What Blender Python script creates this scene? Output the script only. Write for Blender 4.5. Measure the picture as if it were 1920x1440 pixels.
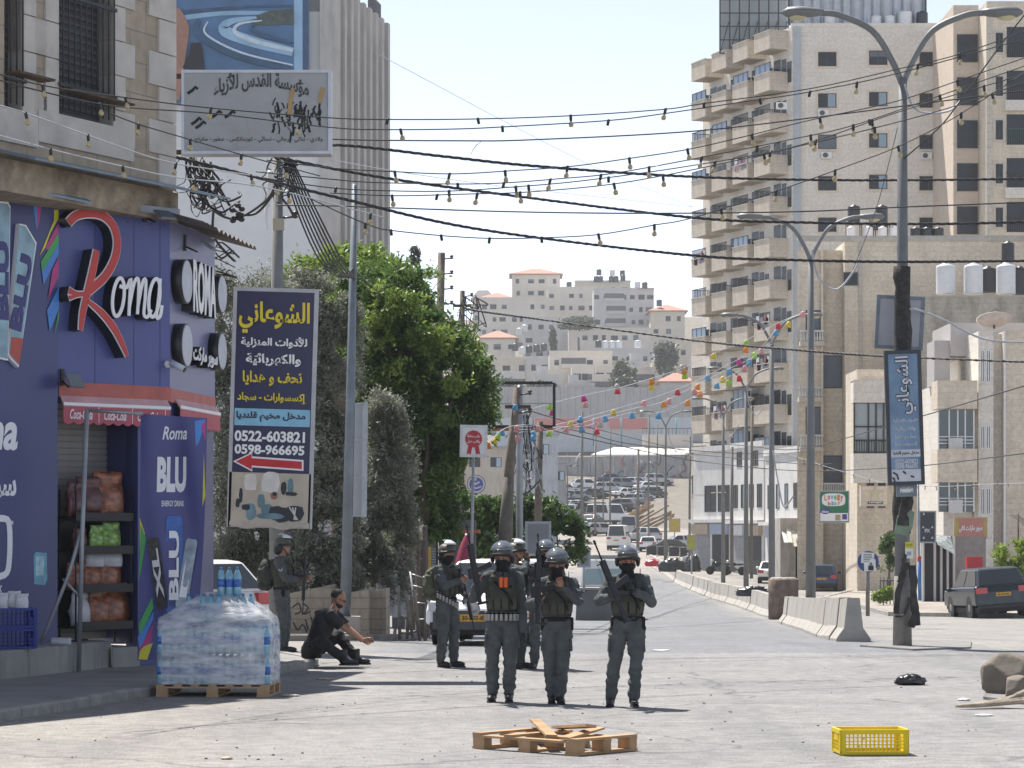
import bpy, bmesh, math, random
import numpy as np
from mathutils import Vector, Matrix, noise, Quaternion
for o in list(bpy.data.objects): bpy.data.objects.remove(o)
S = bpy.context.scene; C = S.collection
R = math.radians; PI = math.pi
rnd = random.Random(7)
# ---------------- camera, sky, sun, exposure ----------------
F = 5000.0; H = 1.87; HZ = 1000.0          # focal length in photo pixels, eye height, horizon row
cam = bpy.data.cameras.new('camera'); cam.lens = F / 1920 * 36; cam.sensor_width = 36
cam.shift_y = (HZ - 720) / 1920; cam.clip_start = 0.5; cam.clip_end = 6000
camo = bpy.data.objects.new('camera', cam); C.objects.link(camo)
camo.location = (0, 0, H); camo.rotation_euler = (R(90), 0, 0); S.camera = camo
SUN_AZ, SUN_EL = R(-33), R(62)
w = bpy.data.worlds.new('World'); S.world = w; w.use_nodes = True
nt = w.node_tree; bg = nt.nodes['Background']
sky = nt.nodes.new('ShaderNodeTexSky'); sky.sky_type = 'NISHITA'; sky.sun_disc = False
sky.sun_elevation = SUN_EL; sky.sun_rotation = SUN_AZ; sky.air_density = .42; sky.dust_density = .0; sky.ozone_density = 1.0; sky.altitude = 700
hs = nt.nodes.new('ShaderNodeHueSaturation'); hs.inputs['Saturation'].default_value = .5; nt.links.new(sky.outputs[0], hs.inputs['Color']); nt.links.new(hs.outputs[0], bg.inputs[0]); bg.inputs[1].default_value = 0.125
sl = bpy.data.lights.new('sun', 'SUN'); sl.energy = 3.9; sl.angle = R(0.5); sl.color = (1.0, 0.95, 0.88)
so = bpy.data.objects.new('sun', sl); C.objects.link(so); so.location = (-200, 200, 300)
sd = Vector((math.sin(SUN_AZ) * math.cos(SUN_EL), math.cos(SUN_AZ) * math.cos(SUN_EL), math.sin(SUN_EL)))
so.rotation_euler = (-sd).to_track_quat('-Z', 'Y').to_euler()
vs = S.view_settings; vs.view_transform = 'Standard'; vs.look = 'None'; vs.exposure = 1.14; vs.gamma = 1
S.cycles.max_bounces = 6; S.cycles.transparent_max_bounces = 12; S.cycles.use_denoising = True
S.cycles.volume_bounces = 1
# ---------------- helpers ----------------
def X(px, D): return (px - 960) / F * D
def Z(py, D): return H + (HZ - py) / F * D
def P(px, py, D): return Vector((X(px, D), D, Z(py, D)))
PROF = [(-40, 0), (0, 0), (40, 0), (48, -.08), (55, -.3), (80, -.85), (109, -1.25), (140, -1.3), (172, -1.1), (200, -.6), (240, -.2), (278, .4), (320, 2.2), (360, 4.5),
  (400, 8.5), (420, 12), (480, 20), (550, 30), (620, 38), (700, 52), (760, 62), (820, 60), (1000, 40), (1600, 20)]
PX = np.array([a for a, b in PROF]); PZ = np.array([b for a, b in PROF])
def gz(y): return float(np.interp(y, PX, PZ))

TS = bpy.data.scenes.new('workshop')
def baked(o):
 """the evaluated mesh of a temporary object"""
 TS.collection.objects.link(o); vl = TS.view_layers[0]; vl.update(); dg = vl.depsgraph; me = bpy.data.meshes.new_from_object(o.evaluated_get(dg)); return me
class MB:
 def __init__(s): s.v = []; s.f = []; s.m = []; s.sm = []
 def add(s, vs, fs, mi=0, sm=False):
  o = len(s.v); s.v.extend([tuple(p) for p in vs])
  for f in fs: s.f.append(tuple(i + o for i in f)); s.m.append(mi); s.sm.append(sm)
  return s
 def box(s, c, d, rot=None, mi=0, taper=1.0):
  x, y, z = d[0] / 2, d[1] / 2, d[2] / 2; t = taper
  vs = [Vector(p) for p in ((-x, -y, -z), (x, -y, -z), (x, y, -z), (-x, y, -z), (-x * t, -y * t, z), (x * t, -y * t, z), (x * t, y * t, z), (-x * t, y * t, z))]
  if rot is not None: vs = [rot @ p for p in vs]
  c = Vector(c)
  return s.add([p + c for p in vs], [(0, 3, 2, 1), (4, 5, 6, 7), (0, 1, 5, 4), (1, 2, 6, 5), (2, 3, 7, 6), (3, 0, 4, 7)], mi)
 def bx(s, x0, x1, y0, y1, z0, z1, mi=0): return s.box(((x0 + x1) / 2, (y0 + y1) / 2, (z0 + z1) / 2), (abs(x1 - x0), abs(y1 - y0), abs(z1 - z0)), None, mi)
 def tube(s, pts, r, n=6, mi=0, caps=True, sm=True, sq=1.0):
  pts = [Vector(p) for p in pts]; rs = r if isinstance(r, (list, tuple)) else [r] * len(pts)
  vs = []; fs = []; ref = None
  for i, p in enumerate(pts):
   t = (pts[min(i + 1, len(pts) - 1)] - pts[max(i - 1, 0)])
   t = t.normalized() if t.length > 1e-9 else Vector((0, 0, 1))
   if ref is None: ref = Vector((0, 0, 1)) if abs(t.z) < .9 else Vector((0, 1, 0))
   a = t.cross(ref); a = a.normalized() if a.length > 1e-6 else Vector((1, 0, 0)); b = a.cross(t).normalized(); ref = b
   for k in range(n):
    an = 2 * PI * k / n
    vs.append(p + (a * math.cos(an) + b * math.sin(an) * sq) * rs[i])
  for i in range(len(pts) - 1):
   for k in range(n):
    k2 = (k + 1) % n; fs.append((i * n + k, i * n + k2, (i + 1) * n + k2, (i + 1) * n + k))
  s.add(vs, fs, mi, sm)
  if caps:
   o = len(s.v) - len(vs)
   s.f.append(tuple(o + k for k in range(n))[::-1]); s.m.append(mi); s.sm.append(False)
   s.f.append(tuple(o + (len(pts) - 1) * n + k for k in range(n))); s.m.append(mi); s.sm.append(False)
  return s
 def lathe(s, prof, n=16, c=(0, 0, 0), mi=0, rot=None, sm=True, sx=1, sy=1):
  vs = []; fs = []; c = Vector(c)
  for r, z in prof:
   for k in range(n):
    a = 2 * PI * k / n; p = Vector((r * math.cos(a) * sx, r * math.sin(a) * sy, z))
    if rot is not None: p = rot @ p
    vs.append(p + c)
  for i in range(len(prof) - 1):
   for k in range(n):
    k2 = (k + 1) % n; fs.append((i * n + k, i * n + k2, (i + 1) * n + k2, (i + 1) * n + k))
  s.add(vs, fs, mi, sm)
  o = len(s.v) - len(vs)
  if prof[0][0] > 1e-4: s.f.append(tuple(o + k for k in range(n))[::-1]); s.m.append(mi); s.sm.append(False)
  if prof[-1][0] > 1e-4: s.f.append(tuple(o + (len(prof) - 1) * n + k for k in range(n))); s.m.append(mi); s.sm.append(False)
  return s
 def prism(s, poly, d0, d1, fn, mi=0, sm=False):
  """poly: 2-D outline; fn(u, v, d) -> 3-D"""
  n = len(poly); vs = [fn(u, v, d0) for u, v in poly] + [fn(u, v, d1) for u, v in poly]
  fs = [tuple(range(n))[::-1], tuple(range(n, 2 * n))] + [(i, (i + 1) % n, n + (i + 1) % n, n + i) for i in range(n)]
  return s.add(vs, fs, mi, sm)
 def ell(s, c, r, nu=12, nv=8, mi=0, rot=None, fn=None):
  vs = []; fs = []; c = Vector(c)
  for j in range(nv + 1):
   ph = PI * j / nv
   for i in range(nu):
    th = 2 * PI * i / nu; p = Vector((math.sin(ph) * math.cos(th) * r[0], math.sin(ph) * math.sin(th) * r[1], math.cos(ph) * r[2]))
    if fn: p = fn(p)
    if rot is not None: p = rot @ p
    vs.append(p + c)
  for j in range(nv):
   for i in range(nu):
    i2 = (i + 1) % nu; fs.append((j * nu + i, (j + 1) * nu + i, (j + 1) * nu + i2, j * nu + i2))
  return s.add(vs, fs, mi, True)
 def mesh(s, name, mats):
  me = bpy.data.meshes.new(name); me.from_pydata(s.v, [], s.f); me.update()
  if not isinstance(mats, (list, tuple)): mats = [mats]
  for m in mats: m and me.materials.append(m)
  me.polygons.foreach_set('material_index', s.m); me.polygons.foreach_set('use_smooth', s.sm)
  bm = bmesh.new(); bm.from_mesh(me); bmesh.ops.remove_doubles(bm, verts=bm.verts, dist=1e-5); bmesh.ops.recalc_face_normals(bm, faces=bm.faces); bm.to_mesh(me); bm.free()
  return me
 def build(s, name, mats, parent=None, loc=None, rz=0, bevel=0):
  o = bpy.data.objects.new(name, s.mesh(name, mats)); C.objects.link(o)
  if parent is not None: o.parent = parent
  if loc is not None: o.location = loc
  if rz: o.rotation_euler[2] = rz
  if bevel:
   b = o.modifiers.new('bevel', 'BEVEL'); b.width = bevel; b.segments = 2; b.limit_method = 'ANGLE'; b.angle_limit = R(40)
  return o
def objm(name, me, parent=None, loc=None, rz=0):
 o = bpy.data.objects.new(name, me); C.objects.link(o)
 if parent is not None: o.parent = parent
 if loc is not None: o.location = loc
 if rz: o.rotation_euler[2] = rz
 return o
def tag(o, label, cat, group=None, kind=None):
 if label: o['label'] = label
 if cat: o['category'] = cat
 if group: o['group'] = group
 if kind: o['kind'] = kind
 return o
def struct(o): o['kind'] = 'structure'; return o
def thing(name, label, cat, loc=(0, 0, 0), rz=0, group=None):
 o = bpy.data.objects.new(name, None); C.objects.link(o); o.location = loc; o.rotation_euler = (0, 0, rz); o.empty_display_size = .2
 return tag(o, label, cat, group)
def kids(o): return [c for c in bpy.data.objects if c.parent == o]
def copy_tree(o, parent=None, tree=None):
 if tree is None:
  tree = {}
  for c in bpy.data.objects:
   if c.parent: tree.setdefault(c.parent.name, []).append(c)
 c = o.copy(); C.objects.link(c)
 if parent is not None: c.parent = parent
 for ch in tree.get(o.name, []): copy_tree(ch, c, tree)
 return c
def fbm(p, o=3):
 t = 0; a = .5
 for i in range(o): t += a * noise.noise(p * (2 ** i)); a *= .5
 return t
# ---------------- materials ----------------
MC = {}
def mat(name, col, rough=.65, metal=0., var=.12, scale=4., bump=0., bscale=None, spec=None, alpha=None, trans=0., stain=0., stain_col=(.12, .10, .08), streak=False, emit=None, coat=0):
 if name in MC: return MC[name]
 m = bpy.data.materials.new(name); m.use_nodes = True; n = m.node_tree.nodes; l = m.node_tree.links; b = n['Principled BSDF']
 b.inputs['Roughness'].default_value = rough; b.inputs['Metallic'].default_value = metal
 if spec is not None: b.inputs['Specular IOR Level'].default_value = spec
 if trans: b.inputs['Transmission Weight'].default_value = trans
 if coat: b.inputs['Coat Weight'].default_value = coat
 if alpha is not None: b.inputs['Alpha'].default_value = alpha
 tc = n.new('ShaderNodeTexCoord'); col = tuple(col) + (1,)
 nz = n.new('ShaderNodeTexNoise'); nz.inputs['Scale'].default_value = scale; nz.inputs['Detail'].default_value = 5
 l.new(tc.outputs['Object'], nz.inputs['Vector'])
 mr = n.new('ShaderNodeMapRange'); mr.inputs['From Min'].default_value = .3; mr.inputs['From Max'].default_value = .7; mr.inputs['To Min'].default_value = 1 - var; mr.inputs['To Max'].default_value = 1 + var
 l.new(nz.outputs[0], mr.inputs[0])
 mx = n.new('ShaderNodeVectorMath'); mx.operation = 'SCALE'; mx.inputs[0].default_value = col[:3]; l.new(mr.outputs[0], mx.inputs['Scale'])
 out = mx.outputs[0]
 if stain:
  n2 = n.new('ShaderNodeTexNoise'); n2.inputs['Scale'].default_value = 1.0; n2.inputs['Detail'].default_value = 8; n2.inputs['Roughness'].default_value = .65
  mp = n.new('ShaderNodeMapping'); l.new(tc.outputs['Object'], mp.inputs[0]); mp.inputs['Scale'].default_value = (3, 3, .35) if streak else ((9,) * 3 if 'bag' in name else (1.3, 1.3, 1.3))
  l.new(mp.outputs[0], n2.inputs['Vector'])
  r2 = n.new('ShaderNodeMapRange'); r2.inputs['From Min'].default_value = .5; r2.inputs['From Max'].default_value = .72; r2.inputs['To Max'].default_value = stain; l.new(n2.outputs[0], r2.inputs[0])
  mm = n.new('ShaderNodeMix'); mm.data_type = 'RGBA'; l.new(r2.outputs[0], mm.inputs[0]); l.new(out, mm.inputs[6]); mm.inputs[7].default_value = tuple(stain_col) + (1,)
  out = mm.outputs[2]
 l.new(out, b.inputs['Base Color'])
 if bump:
  bp = n.new('ShaderNodeBump'); bp.inputs['Strength'].default_value = bump; bp.inputs['Distance'].default_value = .02
  nb = n.new('ShaderNodeTexNoise'); nb.inputs['Scale'].default_value = bscale or scale * 4; nb.inputs['Detail'].default_value = 6
  l.new(tc.outputs['Object'], nb.inputs['Vector']); l.new(nb.outputs[0], bp.inputs['Height']); l.new(bp.outputs[0], b.inputs['Normal'])
 if emit: b.inputs['Emission Color'].default_value = tuple(emit[:3]) + (1,); b.inputs['Emission Strength'].default_value = emit[3]
 MC[name] = m; return m
def stone(name, c1, c2, mortar, bw=.6, bh=.3, ms=.012, stain=.25, bump=.4, stain_col=(.13, .11, .09), rough=.85):
 """coursed stone; u = x + y, v = z in the wall's own frame"""
 if name in MC: return MC[name]
 m = bpy.data.materials.new(name); m.use_nodes = True; n = m.node_tree.nodes; l = m.node_tree.links; b = n['Principled BSDF']; b.inputs['Roughness'].default_value = rough
 tc = n.new('ShaderNodeTexCoord'); sp = n.new('ShaderNodeSeparateXYZ'); l.new(tc.outputs['Object'], sp.inputs[0])
 ad = n.new('ShaderNodeMath'); l.new(sp.outputs[0], ad.inputs[0]); l.new(sp.outputs[1], ad.inputs[1])
 cb = n.new('ShaderNodeCombineXYZ'); l.new(ad.outputs[0], cb.inputs[0]); l.new(sp.outputs[2], cb.inputs[1])
 br = n.new('ShaderNodeTexBrick'); l.new(cb.outputs[0], br.inputs['Vector']); br.inputs['Scale'].default_value = 1; br.inputs['Brick Width'].default_value = bw; br.inputs['Row Height'].default_value = bh
 br.inputs['Mortar Size'].default_value = ms; br.inputs['Mortar Smooth'].default_value = .3
 br.inputs['Color1'].default_value = (*c1, 1); br.inputs['Color2'].default_value = (*c2, 1); br.inputs['Mortar'].default_value = (*mortar, 1); br.inputs['Bias'].default_value = 0
 nz = n.new('ShaderNodeTexNoise'); nz.inputs['Scale'].default_value = .8; nz.inputs['Detail'].default_value = 8; nz.inputs['Roughness'].default_value = .6
 mp = n.new('ShaderNodeMapping'); mp.inputs['Scale'].default_value = (1.2, 1.2, .5); l.new(tc.outputs['Object'], mp.inputs[0]); l.new(mp.outputs[0], nz.inputs['Vector'])
 r2 = n.new('ShaderNodeMapRange'); r2.inputs['From Min'].default_value = .45; r2.inputs['From Max'].default_value = .75; r2.inputs['To Max'].default_value = stain; l.new(nz.outputs[0], r2.inputs[0])
 mm = n.new('ShaderNodeMix'); mm.data_type = 'RGBA'; l.new(r2.outputs[0], mm.inputs[0]); l.new(br.outputs[0], mm.inputs[6]); mm.inputs[7].default_value = (*stain_col, 1)
 n3 = n.new('ShaderNodeTexNoise'); n3.inputs['Scale'].default_value = 6; n3.inputs['Detail'].default_value = 6; l.new(tc.outputs['Object'], n3.inputs['Vector'])
 r3 = n.new('ShaderNodeMapRange'); r3.inputs['From Min'].default_value = .3; r3.inputs['From Max'].default_value = .7; r3.inputs['To Min'].default_value = .86; r3.inputs['To Max'].default_value = 1.1; l.new(n3.outputs[0], r3.inputs[0])
 sc = n.new('ShaderNodeVectorMath'); sc.operation = 'SCALE'; l.new(mm.outputs[2], sc.inputs[0]); l.new(r3.outputs[0], sc.inputs['Scale']); l.new(sc.outputs[0], b.inputs['Base Color'])
 bp = n.new('ShaderNodeBump'); bp.inputs['Strength'].default_value = bump; bp.inputs['Distance'].default_value = .015
 iv = n.new('ShaderNodeMath'); iv.operation = 'SUBTRACT'; l.new(n3.outputs[0], iv.inputs[0]); l.new(br.outputs['Fac'], iv.inputs[1]); l.new(iv.outputs[0], bp.inputs['Height']); l.new(bp.outputs[0], b.inputs['Normal'])
 MC[name] = m; return m
def leafmat(name, c1, c2, rough=.5, trans=.35):
 if name in MC: return MC[name]
 m = bpy.data.materials.new(name); m.use_nodes = True; n = m.node_tree.nodes; l = m.node_tree.links; b = n['Principled BSDF']; b.inputs['Roughness'].default_value = rough
 g = n.new('ShaderNodeNewGeometry'); cr = n.new('ShaderNodeMix'); cr.data_type = 'RGBA'; tc = n.new('ShaderNodeTexCoord'); nz = n.new('ShaderNodeTexNoise'); nz.inputs['Scale'].default_value = 1.7; nz.inputs['Detail'].default_value = 3; l.new(tc.outputs['Object'], nz.inputs['Vector']); mr = n.new('ShaderNodeMapRange'); mr.inputs['From Min'].default_value = .36; mr.inputs['From Max'].default_value = .64; mr.inputs['To Min'].default_value = -.35; mr.inputs['To Max'].default_value = .75; l.new(nz.outputs[0], mr.inputs[0]); ad = n.new('ShaderNodeMath'); ad.operation = 'MULTIPLY_ADD'; ad.use_clamp = True; l.new(g.outputs['Random Per Island'], ad.inputs[0]); ad.inputs[1].default_value = .6; l.new(mr.outputs[0], ad.inputs[2]); l.new(ad.outputs[0], cr.inputs[0]); cr.inputs[6].default_value = (*c1, 1); cr.inputs[7].default_value = (*c2, 1)
 l.new(cr.outputs[2], b.inputs['Base Color'])
 t = n.new('ShaderNodeBsdfTranslucent'); l.new(cr.outputs[2], t.inputs[0]); mx = n.new('ShaderNodeMixShader'); mx.inputs[0].default_value = trans
 l.new(b.outputs[0], mx.inputs[1]); l.new(t.outputs[0], mx.inputs[2]); l.new(mx.outputs[0], n['Material Output'].inputs[0])
 MC[name] = m; return m
def glassy(name, col, rough=.08): return mat(name, col, rough, 0, .05, 1, spec=.8)
black = mat('black_paint', (.012, .012, .014), .5, var=.3)
rubber = mat('black_rubber', (.02, .02, .022), .75, var=.2, bump=.2)
grey_metal = mat('grey_galvanised', (.30, .32, .34), .45, .5, .15, 3)
bluegrey_metal = mat('bluegrey_painted_steel', (.16, .19, .22), .5, .2, .18, 3, stain=.3)
concrete = mat('raw_concrete', (.36, .34, .31), .9, var=.15, scale=2.5, bump=.5, bscale=30, stain=.55, streak=True)
concrete_d = mat('grimy_concrete', (.24, .225, .205), .9, var=.2, scale=3, bump=.5, bscale=25, stain=.7, streak=True)
pole_wood = mat('weathered_pole', (.16, .13, .105), .9, var=.25, scale=6, bump=.5, stain=.4, streak=True)
white_paint = mat('white_paint', (.72, .72, .71), .5, var=.06, stain=.12)
dark_glass = mat('dark_window_glass', (.020, .025, .032), .25, var=.3, scale=.7, spec=.25)
alu = mat('dark_window_frame', (.03, .032, .036), .5)
shutter_blue = mat('bluegrey_roller_shutter', (.10, .12, .15), .5, var=.08)
cream = mat('cream_plaster', (.50, .46, .40), .85, var=.08, stain=.15)
rust = mat('rusty_iron', (.10, .065, .045), .85, .2, .3, 8, bump=.3)
wood = mat('pine_wood', (.42, .27, .15), .75, var=.25, scale=3, bump=.3, stain=.3, stain_col=(.10, .06, .035))
# ---------------- lettering ----------------
AR = {}
for ch, c0, k in [('ا', 0xFE8D, 2), ('أ', 0xFE83, 2), ('إ', 0xFE87, 2), ('ب', 0xFE8F, 4), ('ة', 0xFE93, 2), ('ت', 0xFE95, 4), ('ث', 0xFE99, 4), ('ج', 0xFE9D, 4), ('ح', 0xFEA1, 4), ('خ', 0xFEA5, 4), ('د', 0xFEA9, 2), ('ذ', 0xFEAB, 2), ('ر', 0xFEAD, 2), ('ز', 0xFEAF, 2), ('س', 0xFEB1, 4), ('ش', 0xFEB5, 4), ('ص', 0xFEB9, 4), ('ض', 0xFEBD, 4), ('ط', 0xFEC1, 4), ('ظ', 0xFEC5, 4), ('ع', 0xFEC9, 4), ('غ', 0xFECD, 4), ('ف', 0xFED1, 4), ('ق', 0xFED5, 4), ('ك', 0xFED9, 4), ('ل', 0xFEDD, 4), ('م', 0xFEE1, 4), ('ن', 0xFEE5, 4), ('ه', 0xFEE9, 4), ('و', 0xFEED, 2), ('ى', 0xFEEF, 2), ('ي', 0xFEF1, 4), ('ئ', 0xFE89, 4), ('ؤ', 0xFE85, 2), ('ء', 0xFE80, 1)]: AR[ch] = (c0, k)
def arabic(t):
 out = []; i = 0
 joinsR = lambda c: c in AR and AR[c][1] >= 2      # joins to the letter before it
 joinsL = lambda c: c in AR and AR[c][1] == 4      # joins to the letter after it
 prev = ''
 while i < len(t):
  c = t[i]
  if c == 'ل' and i + 1 < len(t) and t[i + 1] in 'اأإ':
   b = {'ا': 0xFEFB, 'أ': 0xFEF7, 'إ': 0xFEF9}[t[i + 1]]; out.append(chr(b + (1 if joinsL(prev) else 0))); prev = t[i + 1]; i += 2; continue
  if c in AR:
   c0, k = AR[c]; a = joinsL(prev) and joinsR(c); nx = t[i + 1] if i + 1 < len(t) else ''; z = k == 4 and joinsR(nx)
   out.append(chr(c0 + (3 if a and z else 2 if z else 1 if a and k > 1 else 0)))
  else: out.append(c)
  prev = c; i += 1
 return ''.join(out[::-1])
def is_ar(t): return any(c in AR for c in t)
def text_verts(t, bold=0., shear=0., ext=0.):
 c = bpy.data.curves.new('t', 'FONT'); c.body = arabic(t) if is_ar(t) else t; c.offset = bold; c.shear = shear; c.extrude = ext; c.resolution_u = 3
 o = bpy.data.objects.new('t', c); me = baked(o)
 vs = [tuple(v.co) for v in me.vertices]; fs = [tuple(p.vertices) for p in me.polygons]
 bpy.data.objects.remove(o); bpy.data.curves.remove(c); bpy.data.meshes.remove(me)
 return vs, fs
def put_text(mb, t, cx, cz, wd, ht, y=-.004, d=.002, bold=.02, shear=0., mi=0, fn=None):
 """lettering fitted to a box wd x ht centred at (cx, cz) in the xz plane, facing -y, front at y - d"""
 vs, fs = text_verts(t, bold, shear, .5)
 if not vs: return
 xs = [v[0] for v in vs]; ys = [v[1] for v in vs]; x0, x1, y0, y1 = min(xs), max(xs), min(ys), max(ys)
 sx = wd / max(x1 - x0, 1e-6); sy = ht / max(y1 - y0, 1e-6)
 out = [((v[0] - (x0 + x1) / 2) * sx + cx, y - (v[2] * 2 * d), (v[1] - (y0 + y1) / 2) * sy + cz) for v in vs]
 if fn: out = [fn(p) for p in out]
 mb.add(out, fs, mi)
# ---------------- ground, road, pavements ----------------
PROF[:] = []
for a, b in [(-60, 0), (0, 0), (40, 0), (48, -.08), (55, -.3), (80, -.85), (95, -1.1), (129, -1.3), (172, -1.35), (200, -1.0), (240, -.35), (278, .4), (320, 2.2), (360, 4.5),
             (400, 8.5), (420, 12), (480, 20), (550, 30), (620, 38), (700, 52), (760, 62), (820, 60), (1000, 40), (1600, 20)]: PROF.append((a, b))
PX = np.array([a for a, b in PROF]); PZ = np.array([b for a, b in PROF])
YS = sorted(set([-60, -30, 0, 10, 20, 30] + list(range(36, 110, 3)) + list(range(110, 340, 8)) + list(range(340, 440, 10)) + list(range(440, 860, 20)) + [900, 1000, 1200, 1600]))
def sheet(name, xs, ys, dz, m, bumpy=0):
 mb = MB(); nx = len(xs)
 vs = [(x, y, gz(y) + dz + (bumpy * fbm(Vector((x * .02, y * .02, 3))) if y > 430 else 0)) for y in ys for x in xs]
 fs = [(j * nx + i, j * nx + i + 1, (j + 1) * nx + i + 1, (j + 1) * nx + i) for j in range(len(ys) - 1) for i in range(nx - 1)]
 mb.add(vs, fs, 0, True); return struct(mb.build(name, m))
soil = mat('dusty_soil', (.17, .152, .128), .95, var=.2, scale=.6, bump=.4, bscale=8, stain=.3, stain_col=(.11, .12, .06))
sheet('ground', [-1500, -600, -250, -120, -60, -30, -14, 0, 14, 46, 80, 140, 260, 600, 1500], YS, -.03, soil, 9)
# asphalt: pale worn aggregate near, smoother grey lane beyond a seam, dusty second carriageway
def asphalt():
 m = bpy.data.materials.new('worn_asphalt'); m.use_nodes = True; n = m.node_tree.nodes; l = m.node_tree.links; b = n['Principled BSDF']; b.inputs['Roughness'].default_value = .85
 tc = n.new('ShaderNodeTexCoord'); sp = n.new('ShaderNodeSeparateXYZ'); l.new(tc.outputs['Object'], sp.inputs[0])
 def noi(sc, det=5, stretch=None, rough=.5):
  z = n.new('ShaderNodeTexNoise'); z.inputs['Scale'].default_value = sc; z.inputs['Detail'].default_value = det; z.inputs['Roughness'].default_value = rough
  if stretch:
   mp = n.new('ShaderNodeMapping'); mp.inputs['Scale'].default_value = stretch; l.new(tc.outputs['Object'], mp.inputs[0]); l.new(mp.outputs[0], z.inputs['Vector'])
  else: l.new(tc.outputs['Object'], z.inputs['Vector'])
  return z.outputs[0]
 def rng(v, a, b_, c=0., d=1.):
  r = n.new('ShaderNodeMapRange'); r.interpolation_type = 'SMOOTHSTEP'
  for k, q in zip(('From Min', 'From Max', 'To Min', 'To Max'), (a, b_, c, d)): r.inputs[k].default_value = q
  l.new(v, r.inputs[0]); return r.outputs[0]
 def mth(op, a, b_):
  x = n.new('ShaderNodeMath'); x.operation = op
  for i, q in enumerate((a, b_)):
   if isinstance(q, (int, float)): x.inputs[i].default_value = q
   else: l.new(q, x.inputs[i])
  return x.outputs[0]
 def mix(f, a, b_):
  x = n.new('ShaderNodeMix'); x.data_type = 'RGBA'; l.new(f, x.inputs[0])
  for i, q in ((6, a), (7, b_)):
   if isinstance(q, tuple): x.inputs[i].default_value = (*q, 1)
   else: l.new(q, x.inputs[i])
  return x.outputs[2]
 wob = mth('MULTIPLY', mth('SUBTRACT', noi(.8, 4), .5), 1.6)
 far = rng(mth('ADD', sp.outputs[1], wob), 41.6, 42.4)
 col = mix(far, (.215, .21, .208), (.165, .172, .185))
 # dusty second carriageway, x beyond the barrier line
 line = mth('ADD', mth('MULTIPLY', sp.outputs[1], .028), mth('ADD', 5.4, wob))
 other = mth('MULTIPLY', rng(mth('SUBTRACT', sp.outputs[0], line), -.3, 1.0), rng(sp.outputs[1], 40, 46))
 col = mix(other, col, (.25, .24, .222))
 sand = mth('MULTIPLY', rng(mth('ADD', mth('MULTIPLY', sp.outputs[0], -1), mth('MULTIPLY', wob, 1.5)), 1.2, 3.6), .75)
 col = mix(sand, col, (.265, .245, .215))
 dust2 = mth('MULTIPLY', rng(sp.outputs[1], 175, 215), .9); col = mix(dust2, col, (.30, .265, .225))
 patch = rng(noi(.35, 6, None, .6), .42, .62); col = mix(mth('MULTIPLY', patch, .34), col, (.12, .12, .125))
 tyre = rng(noi(1, 5, (.9, .06, 1), .55), .5, .68); col = mix(mth('MULTIPLY', tyre, .42), col, (.11, .112, .12))
 band = rng(noi(1, 4, (.08, 1.6, 1), .6), .52, .62); col = mix(mth('MULTIPLY', band, .16), col, (.30, .295, .29))
 sp1 = rng(noi(85, 2), .35, .65, .6, 1.4); sp2 = rng(noi(33, 3), .3, .7, .78, 1.22); sp3 = rng(noi(5, 5), .3, .7, .82, 1.14)
 k = mth('MULTIPLY', mth('MULTIPLY', sp1, sp2), sp3)
 vm = n.new('ShaderNodeVectorMath'); vm.operation = 'SCALE'; l.new(col, vm.inputs[0]); l.new(k, vm.inputs['Scale'])
 # tar seams and cracks
 vo = n.new('ShaderNodeTexVoronoi'); vo.feature = 'DISTANCE_TO_EDGE'; vo.inputs['Scale'].default_value = 1
 mp = n.new('ShaderNodeMapping'); mp.inputs['Scale'].default_value = (.13, .22, 0); va = n.new('ShaderNodeVectorMath'); nv = n.new('ShaderNodeTexNoise'); nv.inputs['Scale'].default_value = 1.1; nv.inputs['Detail'].default_value = 5
 l.new(tc.outputs['Object'], nv.inputs['Vector']); l.new(tc.outputs['Object'], va.inputs[0]); l.new(nv.outputs['Color'], va.inputs[1]); l.new(va.outputs[0], mp.inputs[0]); l.new(mp.outputs[0], vo.inputs['Vector'])
 crack = rng(vo.outputs[0], .001, .006, .55, 0.)
 out = mix(crack, vm.outputs[0], (.055, .055, .058)); l.new(out, b.inputs['Base Color'])
 bp = n.new('ShaderNodeBump'); bp.inputs['Strength'].default_value = .35; bp.inputs['Distance'].default_value = .012; l.new(noi(60, 3), bp.inputs['Height']); l.new(bp.outputs[0], b.inputs['Normal'])
 return m
asph = asphalt()
sheet('road', [-18, -12, -8, -5, -2, 0, 2, 4, 6, 8, 10, 14, 20, 30, 44], [y for y in YS if y <= 330], .0, asph)
pav = stone('pavement_slabs', (.27, .262, .25), (.24, .235, .225), (.16, .15, .14), .5, .5, .012, .4, .3)
pav = mat('dusty_pavement', (.23, .222, .215), .9, var=.15, scale=1.5, bump=.3, bscale=25, stain=.45, stain_col=(.12, .115, .11))
kerb_m = mat('kerb_concrete', (.25, .245, .235), .9, var=.2, scale=5, bump=.4, stain=.5)
def slab(name, poly, z0, z1, m):
 mb = MB(); mb.prism(poly, z0, z1, lambda u, v, d: (u, v, d + gz(v))); return struct(mb.build(name, m))
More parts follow.
